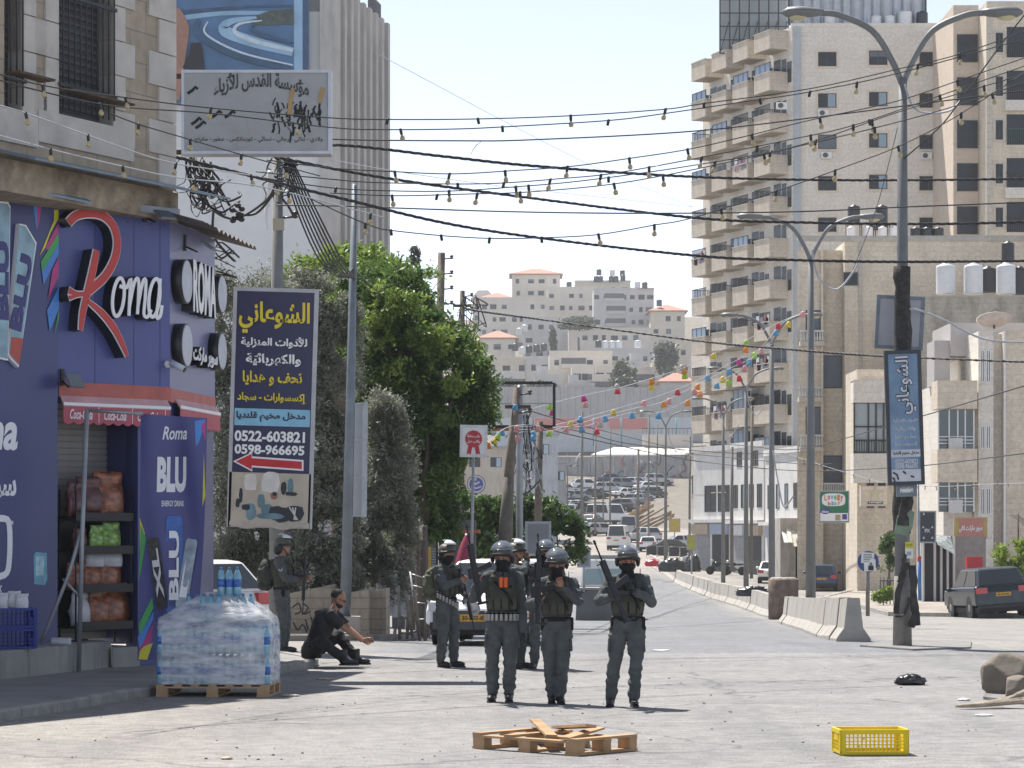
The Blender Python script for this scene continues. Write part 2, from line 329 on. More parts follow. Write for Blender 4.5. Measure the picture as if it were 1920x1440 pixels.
def kerb(name, pts, wd, ht, m):
 """a kerb run with joints between its stones"""
 mb = MB()
 for a, b in zip(pts[:-1], pts[1:]):
  a = Vector((*a, 0)); b = Vector((*b, 0)); L = (b - a).length; t = (b - a) / L; nn = Vector((-t.y, t.x, 0)); k = max(1, int(L / .9))
  for i in range(k):
   p = a + t * (L * i / k + .006); q = a + t * (L * (i + 1) / k - .006); j = rnd.uniform(-.008, .008)
   vs = []
   for s, hh, o in ((p, 0, 0), (p, 0, wd), (p, 1, wd), (p, 1, .025), (p, .8, 0)): vs.append(s + nn * o + Vector((0, 0, gz(s.y) + (ht + j) * hh)))
   for s, hh, o in ((q, 0, 0), (q, 0, wd), (q, 1, wd), (q, 1, .025), (q, .8, 0)): vs.append(s + nn * o + Vector((0, 0, gz(s.y) + (ht + j) * hh)))
   mb.add(vs, [(4, 3, 2, 1, 0), (5, 6, 7, 8, 9)] + [(i2, (i2 + 1) % 5, 5 + (i2 + 1) % 5, 5 + i2) for i2 in range(5)])
 return struct(mb.build(name, m))
KL = [(-7.0, 22.0), (-5.15, 26.0), (-4.55, 28.8), (-4.05, 31.0), (-3.55, 33.2), (-3.05, 35.6), (-2.75, 37.0), (-2.75, 37.9), (-3.3, 39.5), (-4.4, 40.6), (-6.5, 41.4), (-9, 41.6)]
kerb('kerb', KL, .16, .12, kerb_m)
inner = [(x - .12, y) for x, y in KL[:7]] + [(x - .12, y - .1) for x, y in KL[7:]]
slab('pavement', inner + [(-14, 41), (-14, 22)], -.05, .105, pav)
# second pavement in front of the planted walls, the far pavement on the other side, the median
slab('pavement', [(-2.2, 51.5), (-2.0, 60), (-2.2, 75), (-3, 92), (-14, 92), (-14, 48.5), (-5.2, 48.5), (-3.2, 49.6)], -.05, .10, pav)
kerb('kerb', [(-5.3, 48.4), (-3.1, 49.5), (-2.1, 51.4), (-1.9, 60), (-2.1, 75), (-2.9, 92)], .16, .12, kerb_m)
dpav = mat('sandy_pavement', (.30, .27, .235), .95, var=.18, scale=1.2, bump=.3, bscale=15, stain=.4)
slab('pavement', [(13.8, 96), (19, 92), (30, 88), (44, 84), (44, 150), (20, 150), (15.2, 128)], -.05, .13, dpav)
kerb('kerb', [(44, 83.9), (30, 87.9), (19, 91.9), (13.7, 95.9), (15.1, 128), (19.6, 150)], .18, .15, mat('pale_kerb', (.36, .345, .32), .9, var=.2, scale=4, bump=.4, stain=.4))
slab('pavement', [(17.6, 152), (44, 152), (44, 200), (18, 200)], -.05, .12, dpav)
slab('median_island', [(5.9, 45.2), (6.5, 43.2), (7.6, 44.2), (8.2, 47.6), (7.2, 48.6), (6.6, 47.4)], -.05, .03, mat('median_asphalt', (.2, .195, .19), .9, var=.2, scale=2, bump=.4, stain=.3))
slab('rubble_pavement', [(5.3, 30.0), (6.0, 27.8), (9, 26.8), (9, 33.4), (6.6, 33.4), (5.75, 32.2)], -.05, .035, mat('broken_asphalt', (.19, .185, .18), .9, var=.25, scale=2.5, bump=.6, bscale=12, stain=.3))
# ---------------- buildings of the far side ----------------
lime = stone('limestone_courses', (.76, .71, .64), (.71, .66, .59), (.64, .59, .52), .9, .32, .012, .16, .25, (.34, .30, .25))
lime_d = stone('sandy_stone_courses', (.70, .61, .49), (.65, .565, .45), (.57, .49, .39), .8, .28, .012, .38, .3, (.30, .25, .20))
lime_g = stone('grey_stone_courses', (.50, .47, .42), (.46, .43, .385), (.40, .375, .335), .8, .28, .012, .25, .3, (.22, .20, .17))
trim = mat('pale_stone_trim', (.55, .50, .43), .85, var=.08, stain=.15)
iron = mat('black_iron_railing', (.03, .032, .035), .6)
white_wall = mat('whitewashed_plaster', (.62, .61, .59), .9, var=.08, scale=1, stain=.35, streak=True, stain_col=(.25, .23, .21))
def window_part(parent, x, z, wd, ht, y=0., style=0, fm=alu, tr=trim, name='window'):
 """window on a wall facing -y: stone surround, recess, dark pane and frame bars"""
 key = ('win', round(wd, 2), round(ht, 2), style, fm.name, tr.name if tr else '')
 if key not in MC:
  mb = MB(); f = .05
  mb.bx(-wd / 2, wd / 2, -.012, .06, -ht / 2, ht / 2, 0); MCp = mb.mesh('pane', dark_glass if style != 2 else shutter_blue)
  mb = MB()
  for a in (-1, 1): mb.bx(a * wd / 2 - f / 2, a * wd / 2 + f / 2, -.035, .02, -ht / 2, ht / 2)
  for a in (-1, 1): mb.bx(-wd / 2 + f / 2, wd / 2 - f / 2, -.035, .02, a * (ht / 2 - f / 2) - f / 2, a * (ht / 2 - f / 2) + f / 2)
  if style != 2: mb.bx(-f / 2, f / 2, -.03, .02, -ht / 2 + f, ht / 2 - f)
  if style == 1: mb.bx(f, wd / 2 - f, -.028, .0, -ht / 2 + f, ht / 2 - f, 1)
  if style == 3: mb.bx(-wd / 2 + f, wd / 2 - f, -.026, .0, ht * .08, ht / 2 - f, 2)
  MCf = mb.mesh('frame', [fm, glassy('pale_blue_glass', (.22, .30, .36)), shutter_blue])
  MCt = None
  if tr:
   mb = MB(); q = .16
   for a in (-1, 1): mb.bx(a * (wd / 2 + q / 2 + .025) - q / 2, a * (wd / 2 + q / 2 + .025) + q / 2, -.05, .03, -ht / 2 - q, ht / 2 + q)
   mb.bx(-wd / 2 - .025, wd / 2 + .025, -.05, .03, ht / 2 + .025, ht / 2 + q); mb.bx(-wd / 2 - .025, wd / 2 + .025, -.1, .03, -ht / 2 - q, -ht / 2 - .025)
   MCt = mb.mesh('surround', tr)
  MC[key] = (MCp, MCf, MCt)
 p, f, t = MC[key]
 o = objm(name, p, parent, (x, y, z)); objm('frame', f, o)
 if t: objm('surround', t, o)
 return o
def facade(name, label, cat, A, B, z0, group=None):
 """an Empty at A whose +x runs along the wall A-B and whose -y looks out of it"""
 return thing(name, label, cat, (A[0], A[1], z0), math.atan2(B[1] - A[1], B[0] - A[0]), group), math.hypot(B[0] - A[0], B[1] - A[1])
# --- apartment tower ---
T0 = (X(1485, 192), 192.0); tz = gz(192)
tower, _ = facade('apartment_tower', 'tall pale stone apartment tower with stacked balconies down its sunlit side', 'building', T0, (T0[0] + 12, 192), tz)
TH = Z(50, 192) - tz; TW = X(1800, 192) - T0[0]
SL = Vector((X(1318, 206) - T0[0], 206 - 192, 0)); SLn = SL.length; SU = SL / SLn; SN = Vector((SU.y * -1, SU.x, 0)); SN = Vector((-SU.y, SU.x, 0))
if SN.x > 0: SN = -SN
back = SL + Vector((TW + 4, 4, 0))
mb = MB(); poly = [(0, 0), (TW, 0), (TW, 12), (back.x, SL.y + 4), (SL.x, SL.y)]
mb.prism(poly, 0, TH, lambda u, v, d: (u, v, d)); mb.bx(-.05, TW + .05, -.06, .3, TH, TH + .25)
mb.build('wall', lime, tower)
mb = MB(); mb.bx(.12, .62, -.22, -.01, 0, TH - .1); mb.build('downpipe', mat('pale_bluegrey_duct', (.42, .45, .48), .6, var=.06, stain=.2), tower)
rows = [Z(111 + 77.6 * k, 192) - tz for k in range(7)]
for k, z in enumerate(rows):
 for j, px in enumerate((1551, 1646.5, 1741)):
  st = (0, 3, 0, 1, 1, 0, 2, 1, 0, 0, 1, 0, 0, 3, 0, 1, 0, 2, 0, 0, 1)[(k * 3 + j) % 21]
  window_part(tower, X(px, 192) - T0[0], z + (.1 if j == 1 else 0), 1.28, 1.02, 0, st, tr=mat('tower_window_surround', (.68, .60, .50), .85, var=.06))
# balconies in the side wall's frame
glassrail = glassy('blue_glass_rail', (.10, .16, .24), .05)
lime_b = stone('balcony_stone', (.62, .545, .45), (.57, .50, .41), (.49, .43, .355), .8, .26, .012, .35, .3, (.28, .23, .18))  # tower stone in a darker tan, the parapets' shade put into its colour
def balcony_meshes():
 out = []
 for v in range(5):
  L, D_ = 2.5, 1.5; p = MB(); hh = 1.3
  p.bx(0, L, -D_, 0, 0, .22); t = .14
  p.bx(0, L, -D_, -D_ + t, .22, hh); p.bx(0, t, -D_ + t, 0, .22, hh); p.bx(L - t, L, -D_ + t, 0, .22, hh)
  p.bx(-.04, L + .04, -D_ - .04, -D_ + t + .04, hh, hh + .07); p.bx(-.04, t + .04, -D_ + t + .04, 0, hh, hh + .07); p.bx(L - t - .04, L + .04, -D_ + t + .04, 0, hh, hh + .07)
  r = MB(); z0, z1 = hh + .07, hh + .07 + (.62 if v != 3 else 1.4)
  if v == 0:
   for x in np.arange(.05, L, .14): r.bx(x, x + .03, -D_ + .04, -D_ + .07, z0, z1)
   for y in np.arange(-D_ + .05, 0, .14): r.bx(.04, .07, y, y + .03, z0, z1)
   r.bx(0, L, -D_ + .03, -D_ + .08, z1, z1 + .05); r.bx(.03, .08, -D_, 0, z1, z1 + .05)
  elif v == 1:
   r.bx(.04, L - .04, -D_ + .05, -D_ + .07, z0, z1, 1); r.bx(.05, .07, -D_ + .1, -.05, z0, z1, 1)
   for x in (0.02, L * .33, L * .66, L - .07): r.bx(x, x + .05, -D_ + .03, -D_ + .09, z0, z1 + .04)
   r.bx(0, L, -D_ + .03, -D_ + .09, z1, z1 + .05); r.bx(.03, .09, -D_ + .1, 0, z1, z1 + .05)
  elif v == 2:
   r.bx(.0, L, -D_ + .02, -D_ + .06, hh + .07, hh + .12)
  elif v == 3:
   for x in (0.02, L * .33, L * .66, L - .07): r.bx(x, x + .05, -D_ + .03, -D_ + .09, z0, z1)
   r.bx(.04, L - .04, -D_ + .05, -D_ + .07, z0, z1, 1); r.bx(.05, .07, -D_ + .1, -.05, z0, z1, 1); r.bx(0, L, -D_ + .02, -D_ + .1, z1, z1 + .06)
  else:
   for i in range(9): r.box((rnd.uniform(.1, L - .3), -D_ + .02, hh + rnd.uniform(-.25, .3)), (.45, .05, rnd.uniform(.4, .7)), None, 2 + i % 3)
   for x in np.arange(.05, L, .14): r.bx(x, x + .03, -D_ + .04, -D_ + .07, z0, z1)
   r.bx(0, L, -D_ + .03, -D_ + .08, z1, z1 + .05)
  d = MB(); d.bx(.25, 1.3, -.03, .05, .25, 2.5); d.bx(1.5, 2.2, -.03, .05, .9, 2.4)
  out.append((p.mesh('balcony', lime_b), r.mesh('railing', [iron, glassrail, mat('faded_red_laundry', (.35, .08, .08)), mat('grey_laundry', (.2, .2, .24)), mat('white_laundry', (.6, .6, .62))]), d.mesh('balcony_door', dark_glass)))
 return out
BALC = balcony_meshes(); sang = math.atan2(-SU.y, -SU.x)     # local x runs back towards the corner
seq = [1, 0, 2, 0, 4, 0, 3, 2, 0, 4, 1, 0, 0, 3, 0, 2, 4, 0, 1, 0]; seqi = 0
for c in range(4):
 s0 = .75 + c * 3.6
 for k in range(12):
  z = TH - 1.55 - 3.0 * k - .35 * c * .3
  v = seq[(k * 7 + c * 3) % 20]
  if k == 0: v = 2
  if k == 1: v = 1 if c != 2 else 2
  base = SU * (s0 + 2.35); p, r, d = BALC[v]
  o = objm('balcony', p, tower, (base.x, base.y, z - .0), sang); objm('railing', r, o)
  if k < 11: dd = objm('balcony_door', d, o); dd.location = (0, 0, -3.0)
 # narrow windows in the wall between the columns
 for k in range(11):
  q = SU * (s0 - .35) + SN * .0; key = ('slit', c % 2)
  if key not in MC:
   m2 = MB(); m2.bx(-.32, .32, -.04, .1, -.75, .75); MC[key] = m2.mesh('window', dark_glass)
  if k % 3 != 1: objm('window', MC[key], tower, (q.x, q.y, TH - 3.2 - 3 * k), sang)
# recessed flank right of the front wall, with dark openings
mb = MB(); W2 = X(1850, 196) - T0[0]; mb.bx(TW, W2 + .2, 3, 12, 0, TH - 1.2); mb.build('wall', lime_d, tower)
for k in range(8):
 z = TH - 4.6 - 3 * k; m2 = MB(); m2.bx(TW + .1, TW + .75, 2.93, 3.1, z, z + 1.9); m2.build('window', dark_glass, tower)
# roof: corrugated hoarding, lattice advertising frame
hd = thing('rooftop_hoarding', 'grey corrugated steel hoarding standing on the roof of the apartment tower', 'hoarding', (X(1480, 193), 192.6, tz + TH + .25))
hw = X(1733, 193) - X(1480, 193); m2 = MB(); vs = []; n_ = 90
for i in range(n_ + 1): vs.append((hw * i / n_, .05 * math.sin(i * 2.2) + (.3 if i % 2 else .25), 0))
m2.add(vs + [(a, b, 3.4) for a, b, c in vs] + [(a, b + .04, 0) for a, b, c in vs] + [(a, b + .04, 3.4) for a, b, c in vs], [(i, i + 1, n_ + 2 + i, n_ + 1 + i) for i in range(n_)] + [(2 * (n_ + 1) + i, 3 * (n_ + 1) + i, 3 * (n_ + 1) + i + 1, 2 * (n_ + 1) + i + 1) for i in range(n_)])
m2.build('corrugated_sheet', mat('pale_corrugated_steel', (.42, .44, .47), .45, .4, .1, 2, stain=.2), hd)
m2 = MB(); m2.bx(-.12, 0, .05, .3, 0, 3.5); m2.bx(hw, hw + .12, .05, .3, 0, 3.5); m2.build('post', iron, hd)
fr = thing('billboard_scaffold', 'dark steel billboard scaffold seen from behind on the tower roof', 'billboard', (X(1350, 199), 199, Z(100, 199)))
fw = X(1478, 199) - X(1350, 199); fh = 5.0; m2 = MB()
for i in range(8): m2.bx(fw * i / 7 - .05, fw * i / 7 + .05, 0, .1, 0, fh)
for j in range(6): m2.bx(0, fw, -.08, -.0, fh * j / 5 - .04, fh * j / 5 + .04)
for i in range(7): m2.tube([(fw * i / 7, .05, 0), (fw * (i + 1) / 7, .7, fh * .5)], .03, 4)
m2.build('lattice', iron, fr); m2 = MB(); m2.bx(0, fw, .75, .8, .1, fh); m2.build('panel', mat('billboard_back_sheet', (.30, .34, .36), .6, var=.1, scale=.8), fr)
# --- neighbour tower at the frame edge ---
NB = (X(1850, 180), 180.0); nz_ = gz(180)
nb, _ = facade('apartment_block', 'beige apartment block with quoined corner and dark loggias beside the pale tower', 'building', NB, (NB[0] + 9, 180), nz_)
m2 = MB(); nh = Z(2, 180) - nz_; m2.bx(0, 14, 0, 12, 0, nh); m2.build('wall', lime_d, nb)
m2 = MB(); hq = Z(15, 184) - nz_; m2.bx(-1.75, -.02, 3, 12, 0, hq); m2.build('stair_shaft', mat('brown_render', (.58, .49, .40), .9, var=.1, stain=.2), nb)  # toned darker than the block, the shaft's shade put into its colour
for k in range(26):
 pass
m2 = MB()
for k in range(int(nh / .55)): m2.bx(-.03, .25 + .12 * (k % 2), -.06, .02, k * .55 + .01, k * .55 + .53)
m2.build('quoins', trim, nb)
for k in range(9):
 z = nh - 3.0 - 2.95 * k
 window_part(nb, .85, z + .2, .45, 1.3, 0, 0, tr=trim)
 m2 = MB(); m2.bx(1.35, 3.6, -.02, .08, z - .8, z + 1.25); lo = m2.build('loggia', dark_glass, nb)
 m2 = MB()
 for x in np.arange(1.35, 3.6, .15): m2.bx(x, x + .04, -.1, -.06, z - .7, z + .25)
 m2.bx(1.3, 3.65, -.11, -.05, z + .25, z + .3); m2.build('railing', [iron, MC.setdefault('green_net', mat('green_shade_net', (.03, .09, .06)))][k % 3 == 2], lo)
 if k % 2: m2 = MB(); m2.bx(1.2, 4, -.5, -.02, z - 1.5, z - .8); m2.build('parapet', lime, nb)
 m2 = MB(); m2.bx(-1.5, -.1, 2.9, 3.05, z - .6, z + 1.3); m2.build('window', dark_glass, nb)
# --- sandy mid block under the tower (roof at row 450) ---
MBK = (X(1497, 150), 150.0); mz = gz(150); Q = lambda px: X(px, 150) - MBK[0]; V = lambda py: Z(py, 150) - mz
mid, _ = facade('stone_block', 'sandy stone block with roller shutters and baluster balconies below the apartment tower', 'building', MBK, (MBK[0] + 9, 150), mz)
m2 = MB(); mh = V(452); m2.prism([(0, .6), (Q(1545), .6), (Q(1545), 14), (1.75, 14)], 0, mh - .4, lambda u, v, d: (u, v, d)); m2.bx(Q(1545), Q(1584), 1.1, 14, 0, mh - .4); m2.bx(Q(1584), Q(1960), 0, 14, 0, mh); m2.bx(Q(1545) - .12, Q(1545), .35, 1.1, 0, mh - .4)
m2.build('wall', lime_d, mid)
m2 = MB(); m2.bx(-.05, Q(1960), -.08, .2, mh, mh + .3); m2.bx(Q(1610), Q(1616), -.1, -.01, V(1000), mh - .1); m2.build('cornice', lime_g, mid)
m2 = MB(); m2.bx(Q(1790), Q(1960), 3, 14, mh, V(430)); m2.build('roof_room', concrete, mid)
window_part(mid, Q(1595), V(523), .75, .75, 0, 0, tr=None)
for (a, b, c, d, yy) in ((1545, 1584, 664, 726, 1.1), (1512, 1543, 762, 820, .6), (1547, 1584, 853, 905, 1.1), (1512, 1542, 580, 640, .6)):
 window_part(mid, (Q(a) + Q(b)) / 2, (V(c) + V(d)) / 2, Q(b) - Q(a) - .1, V(c) - V(d), yy, 2, tr=None)
for (a, b, c, d, yy) in ((1500, 1545, 619, 640, -.1), (1498, 1543, 725, 745, -.1), (1546, 1584, 905, 928, .3), (1500, 1544, 815, 838, -.1)):
 m2 = MB(); z0, z1 = V(d), V(c); m2.bx(Q(a), Q(b), yy, 1.0, z0 - .25, z0); bo = m2.build('balcony', trim, mid)
 m3 = MB(); n_ = 9
 for i in range(n_):
  x = Q(a) + .08 + (Q(b) - Q(a) - .16) * i / (n_ - 1); m3.lathe([(.04, z0), (.07, z0 + .15), (.035, z0 + .35), (.05, z1 - .1)], 8, (x, yy + .1, 0))
 m3.bx(Q(a), Q(b), yy + .03, yy + .18, z1 - .1, z1); m3.build('balustrade', white_wall, bo)
# stained parapet block with the white tanks on top (row 555-650)
ST = (X(1722, 141), 141.0)
stb, _ = facade('stained_block', 'grey concrete block with dark water stains below a row of white tanks', 'building', ST, (ST[0] + 6, 141), gz(141))
m2 = MB(); sh = Z(556, 141) - gz(141); m2.bx(0, 6.6, 0, 8, 0, sh); m2.build('wall', stone('stained_stone', (.46, .42, .36), (.42, .385, .33), (.37, .335, .285), .7, .26, .012, .75, .4, (.07, .06, .05)), stb)
m2 = MB(); m2.bx(.9, 1.65, -.05, .1, sh - 3.4, sh - 2.0); m2.build('window', dark_glass, stb)
# balcony house behind the sign pole (rows 690-930)
BH = (X(1602, 140), 140.0)
bh, _ = facade('balcony_house', 'sandy house with closed-in bay balcony behind the blue sign pole', 'building', BH, (BH[0] + 5, 140), gz(140))
VB = lambda py: Z(py, 140) - gz(140)
m2 = MB(); m2.bx(.3, 3.6, 1.2, 6, 0, VB(690)); m2.build('wall', lime_d, bh)
m2 = MB(); m2.bx(-.05, 2.5, 0, 1.2, VB(905), VB(850)); m2.build('bay_parapet', lime, bh); m2 = MB(); m2.bx(-.05, 2.5, 0, 1.2, VB(755), VB(714)); m2.bx(-.05, 2.5, -.05, 1.2, VB(716), VB(712)); m2.build('bay_lintel', lime, bh)
m2 = MB(); m2.bx(-.02, 2.4, .12, .25, VB(850), VB(755)); gl = m2.build('bay_window', glassy('sky_glass', (.30, .36, .40), .05), bh)
m2 = MB()
for x in (0, .75, 1.15, 1.55, 2.4): m2.bx(x - .04, x + .04, .02, .14, VB(850), VB(755))
for py in (755, 800, 826, 848): m2.bx(-.02, 2.4, .02, .13, VB(py) - .04, VB(py) + .04)
m2.build('frame', alu, gl)
m2 = MB()
for x in np.arange(-.02, 2.4, .13): m2.bx(x, x + .035, -.03, .0, VB(850), VB(825))
m2.bx(-.03, 2.42, -.04, .01, VB(826), VB(824)); m2.build('railing', iron, bh)
for a in (1.0, 1.6): window_part(bh, a, VB(895 - 30 + 60), .35, 1.5, 1.2, 0, tr=None)
# --- house at the frame edge with dish (rows 595-1060) ---
EH = (X(1768, 122), 122.0); ez = gz(122); QE = lambda px: X(px, 122) - EH[0]; VE = lambda py: Z(py, 122) - ez
eh, _ = facade('corner_house', 'sandy stone corner house with shuttered balconies and narrow barred windows', 'building', EH, (EH[0] + 4, 122), ez)
m2 = MB(); m2.bx(QE(1775), QE(1830), .9, 9, 0, VE(715)); m2.bx(QE(1832), QE(1860), -.35, 8, 0, VE(622)); m2.bx(QE(1860), QE(1880), .3, 8, 0, VE(625)); m2.build('wall', lime, eh)
m2 = MB(); m2.bx(QE(1880), QE(1990), -.3, 8, 0, VE(622)); m2.build('side_wall', lime_d, eh)
m2 = MB(); m2.bx(QE(1800), QE(1960), 2.6, 8, VE(660), VE(597)); m2.bx(QE(1770), QE(1800), 2.8, 5, VE(716), VE(630)); m2.build('roof_room', mat('lilac_grey_render', (.43, .41, .40), .9, var=.05), eh)
m2 = MB(); m2.bx(QE(1879), QE(1882.5), -.42, -.31, 0, VE(622)); m2.build('downpipe', white_paint, eh)
for (c, d) in ((657, 718), (798, 842), (915, 965)):
 for px in (1840, 1850.5):
  window_part(eh, QE(px), (VE(c) + VE(d)) / 2, .17, VE(c) - VE(d), -.35, 0, fm=white_paint, tr=None)
for (p0, p1, o0, o1) in ((718, 768, 768, 845), (845, 905, 885, 960)):
 m2 = MB(); m2.bx(QE(1752), QE(1826), -.9, .9, VE(p1), VE(p0)); m2.bx(QE(1752), QE(1826), -.94, .9, VE(p0), VE(p0) + .06); m2.build('balcony', lime_d, eh)
 m2 = MB(); m2.bx(QE(1756), QE(1822), -.5, -.4, VE(o1), VE(o0) - .03); sc_ = m2.build('balcony_screen', glassy('dark_green_screen', (.02, .035, .032), .2), eh)
 m2 = MB()
 for px in (1756, 1776, 1792, 1806, 1822): m2.bx(QE(px) - .03, QE(px) + .03, -.56, -.5, VE(o1), VE(o0) - .03)
 for k in range(3): m2.bx(QE(1756), QE(1822), -.57, -.51, VE(o1) + .15 * k + .3, VE(o1) + .15 * k + .34)
 m2.build('frame', white_paint, sc_)
 m2 = MB(); m2.bx(QE(1774), QE(1800), -.75, -.6, VE(o1) - .05, VE(o1) + .55); m2.build('parapet_panel', white_wall, eh)
dish = thing('satellite_dish', 'large round pinkish satellite dish tilted skyward on the corner house roof', 'satellite dish', (X(1864, 120), 120, VE(622) + ez))
m2 = MB(); rot = Matrix.Rotation(R(-20), 3, 'X'); m2.lathe([(0, -.18), (.35, -.14), (.6, -.05), (.78, .1), (.8, .11), (.6, -.02), (.35, -.11), (.01, -.15)], 22, (0, 0, .32), 0, rot); m2.build('reflector', mat('pinkish_dish', (.55, .47, .43), .6, stain=.2), dish)
m2 = MB(); m2.tube([(0, 0, -.02), (0, 0, .2)], .05, 8); m2.tube([(-.7, -.1, .4), (0, -.35, .85), (.7, -.1, .4)], .02, 5); m2.build('mount', rust, dish)
# --- street-level shops left of the block, in white and grey plaster, stepping back down the street ---
SHOPS = [(1500, 1435, 178, 189, 850, 'white plaster shop house with red shutter doors beside the parked white sedan'),
         (1432, 1372, 190, 197, 838, 'white two-storey shop house with motorbikes standing before it'),
         (1370, 1300, 198, 204, 845, 'whitewashed shop house with strip window and blue shop boards')]
for (xa, xb, da, db, ptop, lab) in SHOPS:
 A = (X(xb, db), db); B = (X(xa, da), da); zb = min(gz(da), gz(db)) - .2
 sh_, L = facade('shop_house', lab, 'building', A, B, zb); ht = Z(ptop, (da + db) / 2) - zb
 m2 = MB(); m2.bx(0, L, 0, 9, 0, ht); m2.bx(-.1, L + .1, -.5, 0, 3.9, 4.15); m2.bx(-.05, L + .05, -.15, 0, ht - .05, ht + .35); m2.build('wall', white_wall, sh_)
 n_ = max(2, int(L / 4))
 for i in range(n_):
  x = L * (i + .5) / n_; m2 = MB(); m2.bx(x - 1.5, x + 1.3, -.03, .1, 0, 3.0); s_ = m2.build('shop_shutter', [mat('grey_shutter', (.25, .26, .27), .6, stain=.3), mat('dark_doorway', (.02, .02, .022)), mat('blue_grey_shutter', (.16, .19, .23), .6)][i % 3], sh_)
  if 'red' in lab and i >= n_ - 2: m2 = MB(); m2.bx(x - .9, x - .1, -.08, -.035, 0, 3.2); m2.bx(x + .3, x + .9, -.08, -.035, 0, 3.2); m2.build('red_door', mat('red_paint', (.45, .03, .03), .5), sh_)
  m2 = MB(); m2.bx(x - 1.4, x + 1.5, -.3, -.02, 3.05, 3.8); m2.build('fascia', [mat('pale_blue_board', (.30, .36, .48), .5), mat('white_board', (.6, .6, .6), .5), mat('tan_board', (.42, .33, .24), .6)][(i + int(xa)) % 3], sh_)
 zz = 5.4
 if 'strip' in lab:
  for k in range(5): window_part(sh_, 3 + k * 2.3, zz + .3, 1.9, 2.0, 0, 0, tr=None)
 else:
  for k in range(n_ * 2): window_part(sh_, L * (k + .5) / (n_ * 2), zz + .5, 1.0, 1.7, 0, (k % 3), tr=None)
 for k in range(int(ht / 3) - 2):
  for q in range(n_): window_part(sh_, L * (q + .5) / n_, 8.6 + 3 * k, 1.1, 1.1, 0, 0, tr=None) if 8.6 + 3 * k < ht - .8 else None
# ground-floor row under the sandy block: shop mouth, stone steps, tan panels
row, _ = facade('shop_row', 'low grey shop row with a torn awning under the sandy block', 'building', (X(1463, 157), 157), (X(1560, 157), 157), gz(157) - .1)
m2 = MB(); rw = X(1578, 157) - X(1463, 157); m2.bx(0, .9, 0, 5, 0, 4.2); m2.bx(2.6, rw, 0, 5, 0, 4.2); m2.bx(.9, 2.6, 0, 5, 3.2, 4.2); m2.bx(.9, 2.6, 1.2, 5, 0, 3.2, 1); m2.build('wall', [concrete, black], row)
m2 = MB()
for i in range(9): m2.box((.2 + .26 * i, -.75, 3.1 - .05 * i + (.12 if i % 2 else 0)), (.25, 1.6, .03), Matrix.Rotation(R(25 + 5 * (i % 3)), 3, 'X') @ Matrix.Rotation(R(8 * (i % 2)), 3, 'Y'))
m2.build('torn_awning', mat('bleached_awning', (.5, .48, .44), .8, stain=.4), row)
m2 = MB(); m2.bx(2.0, 3.6, -.05, -.003, 2.6, 3.3); m2.build('striped_fascia', mat('teal_fascia', (.16, .24, .28), .6, stain=.3), row)
# ---------------- hillside houses, walls and sheds far away ----------------
tile = mat('terracotta_tiles', (.38, .20, .15), .85, var=.2, scale=3, bump=.3)
hw1 = mat('pale_stone_render', (.62, .57, .50), .9, var=.08, scale=.4, stain=.12, stain_col=(.3, .28, .25)); hw2 = mat('grey_render', (.51, .50, .49), .9, var=.08, scale=.4, stain=.12, stain_col=(.22, .21, .2)); hw3 = mat('yellowish_render', (.60, .54, .45), .9, var=.08, scale=.4, stain=.12, stain_col=(.32, .28, .22))
HW = [hw1, hw2, hw3]
def hip(mb, x0, x1, y0, y1, z, h, ov=.5, mi=0):
 x0 -= ov; x1 += ov; y0 -= ov; y1 += ov; r = min((x1 - x0), (y1 - y0)) / 2 * .9; ym = (y0 + y1) / 2
 vs = [(x0, y0, z), (x1, y0, z), (x1, y1, z), (x0, y1, z), (x0 + r, ym, z + h), (x1 - r, ym, z + h), (x0, y0, z - .25), (x1, y0, z - .25), (x1, y1, z - .25), (x0, y1, z - .25)]
 mb.add(vs, [(0, 1, 5, 4), (2, 3, 4, 5), (1, 2, 5), (3, 0, 4), (6, 7, 1, 0), (7, 8, 2, 1), (8, 9, 3, 2), (9, 6, 0, 3), (9, 8, 7, 6)], mi)
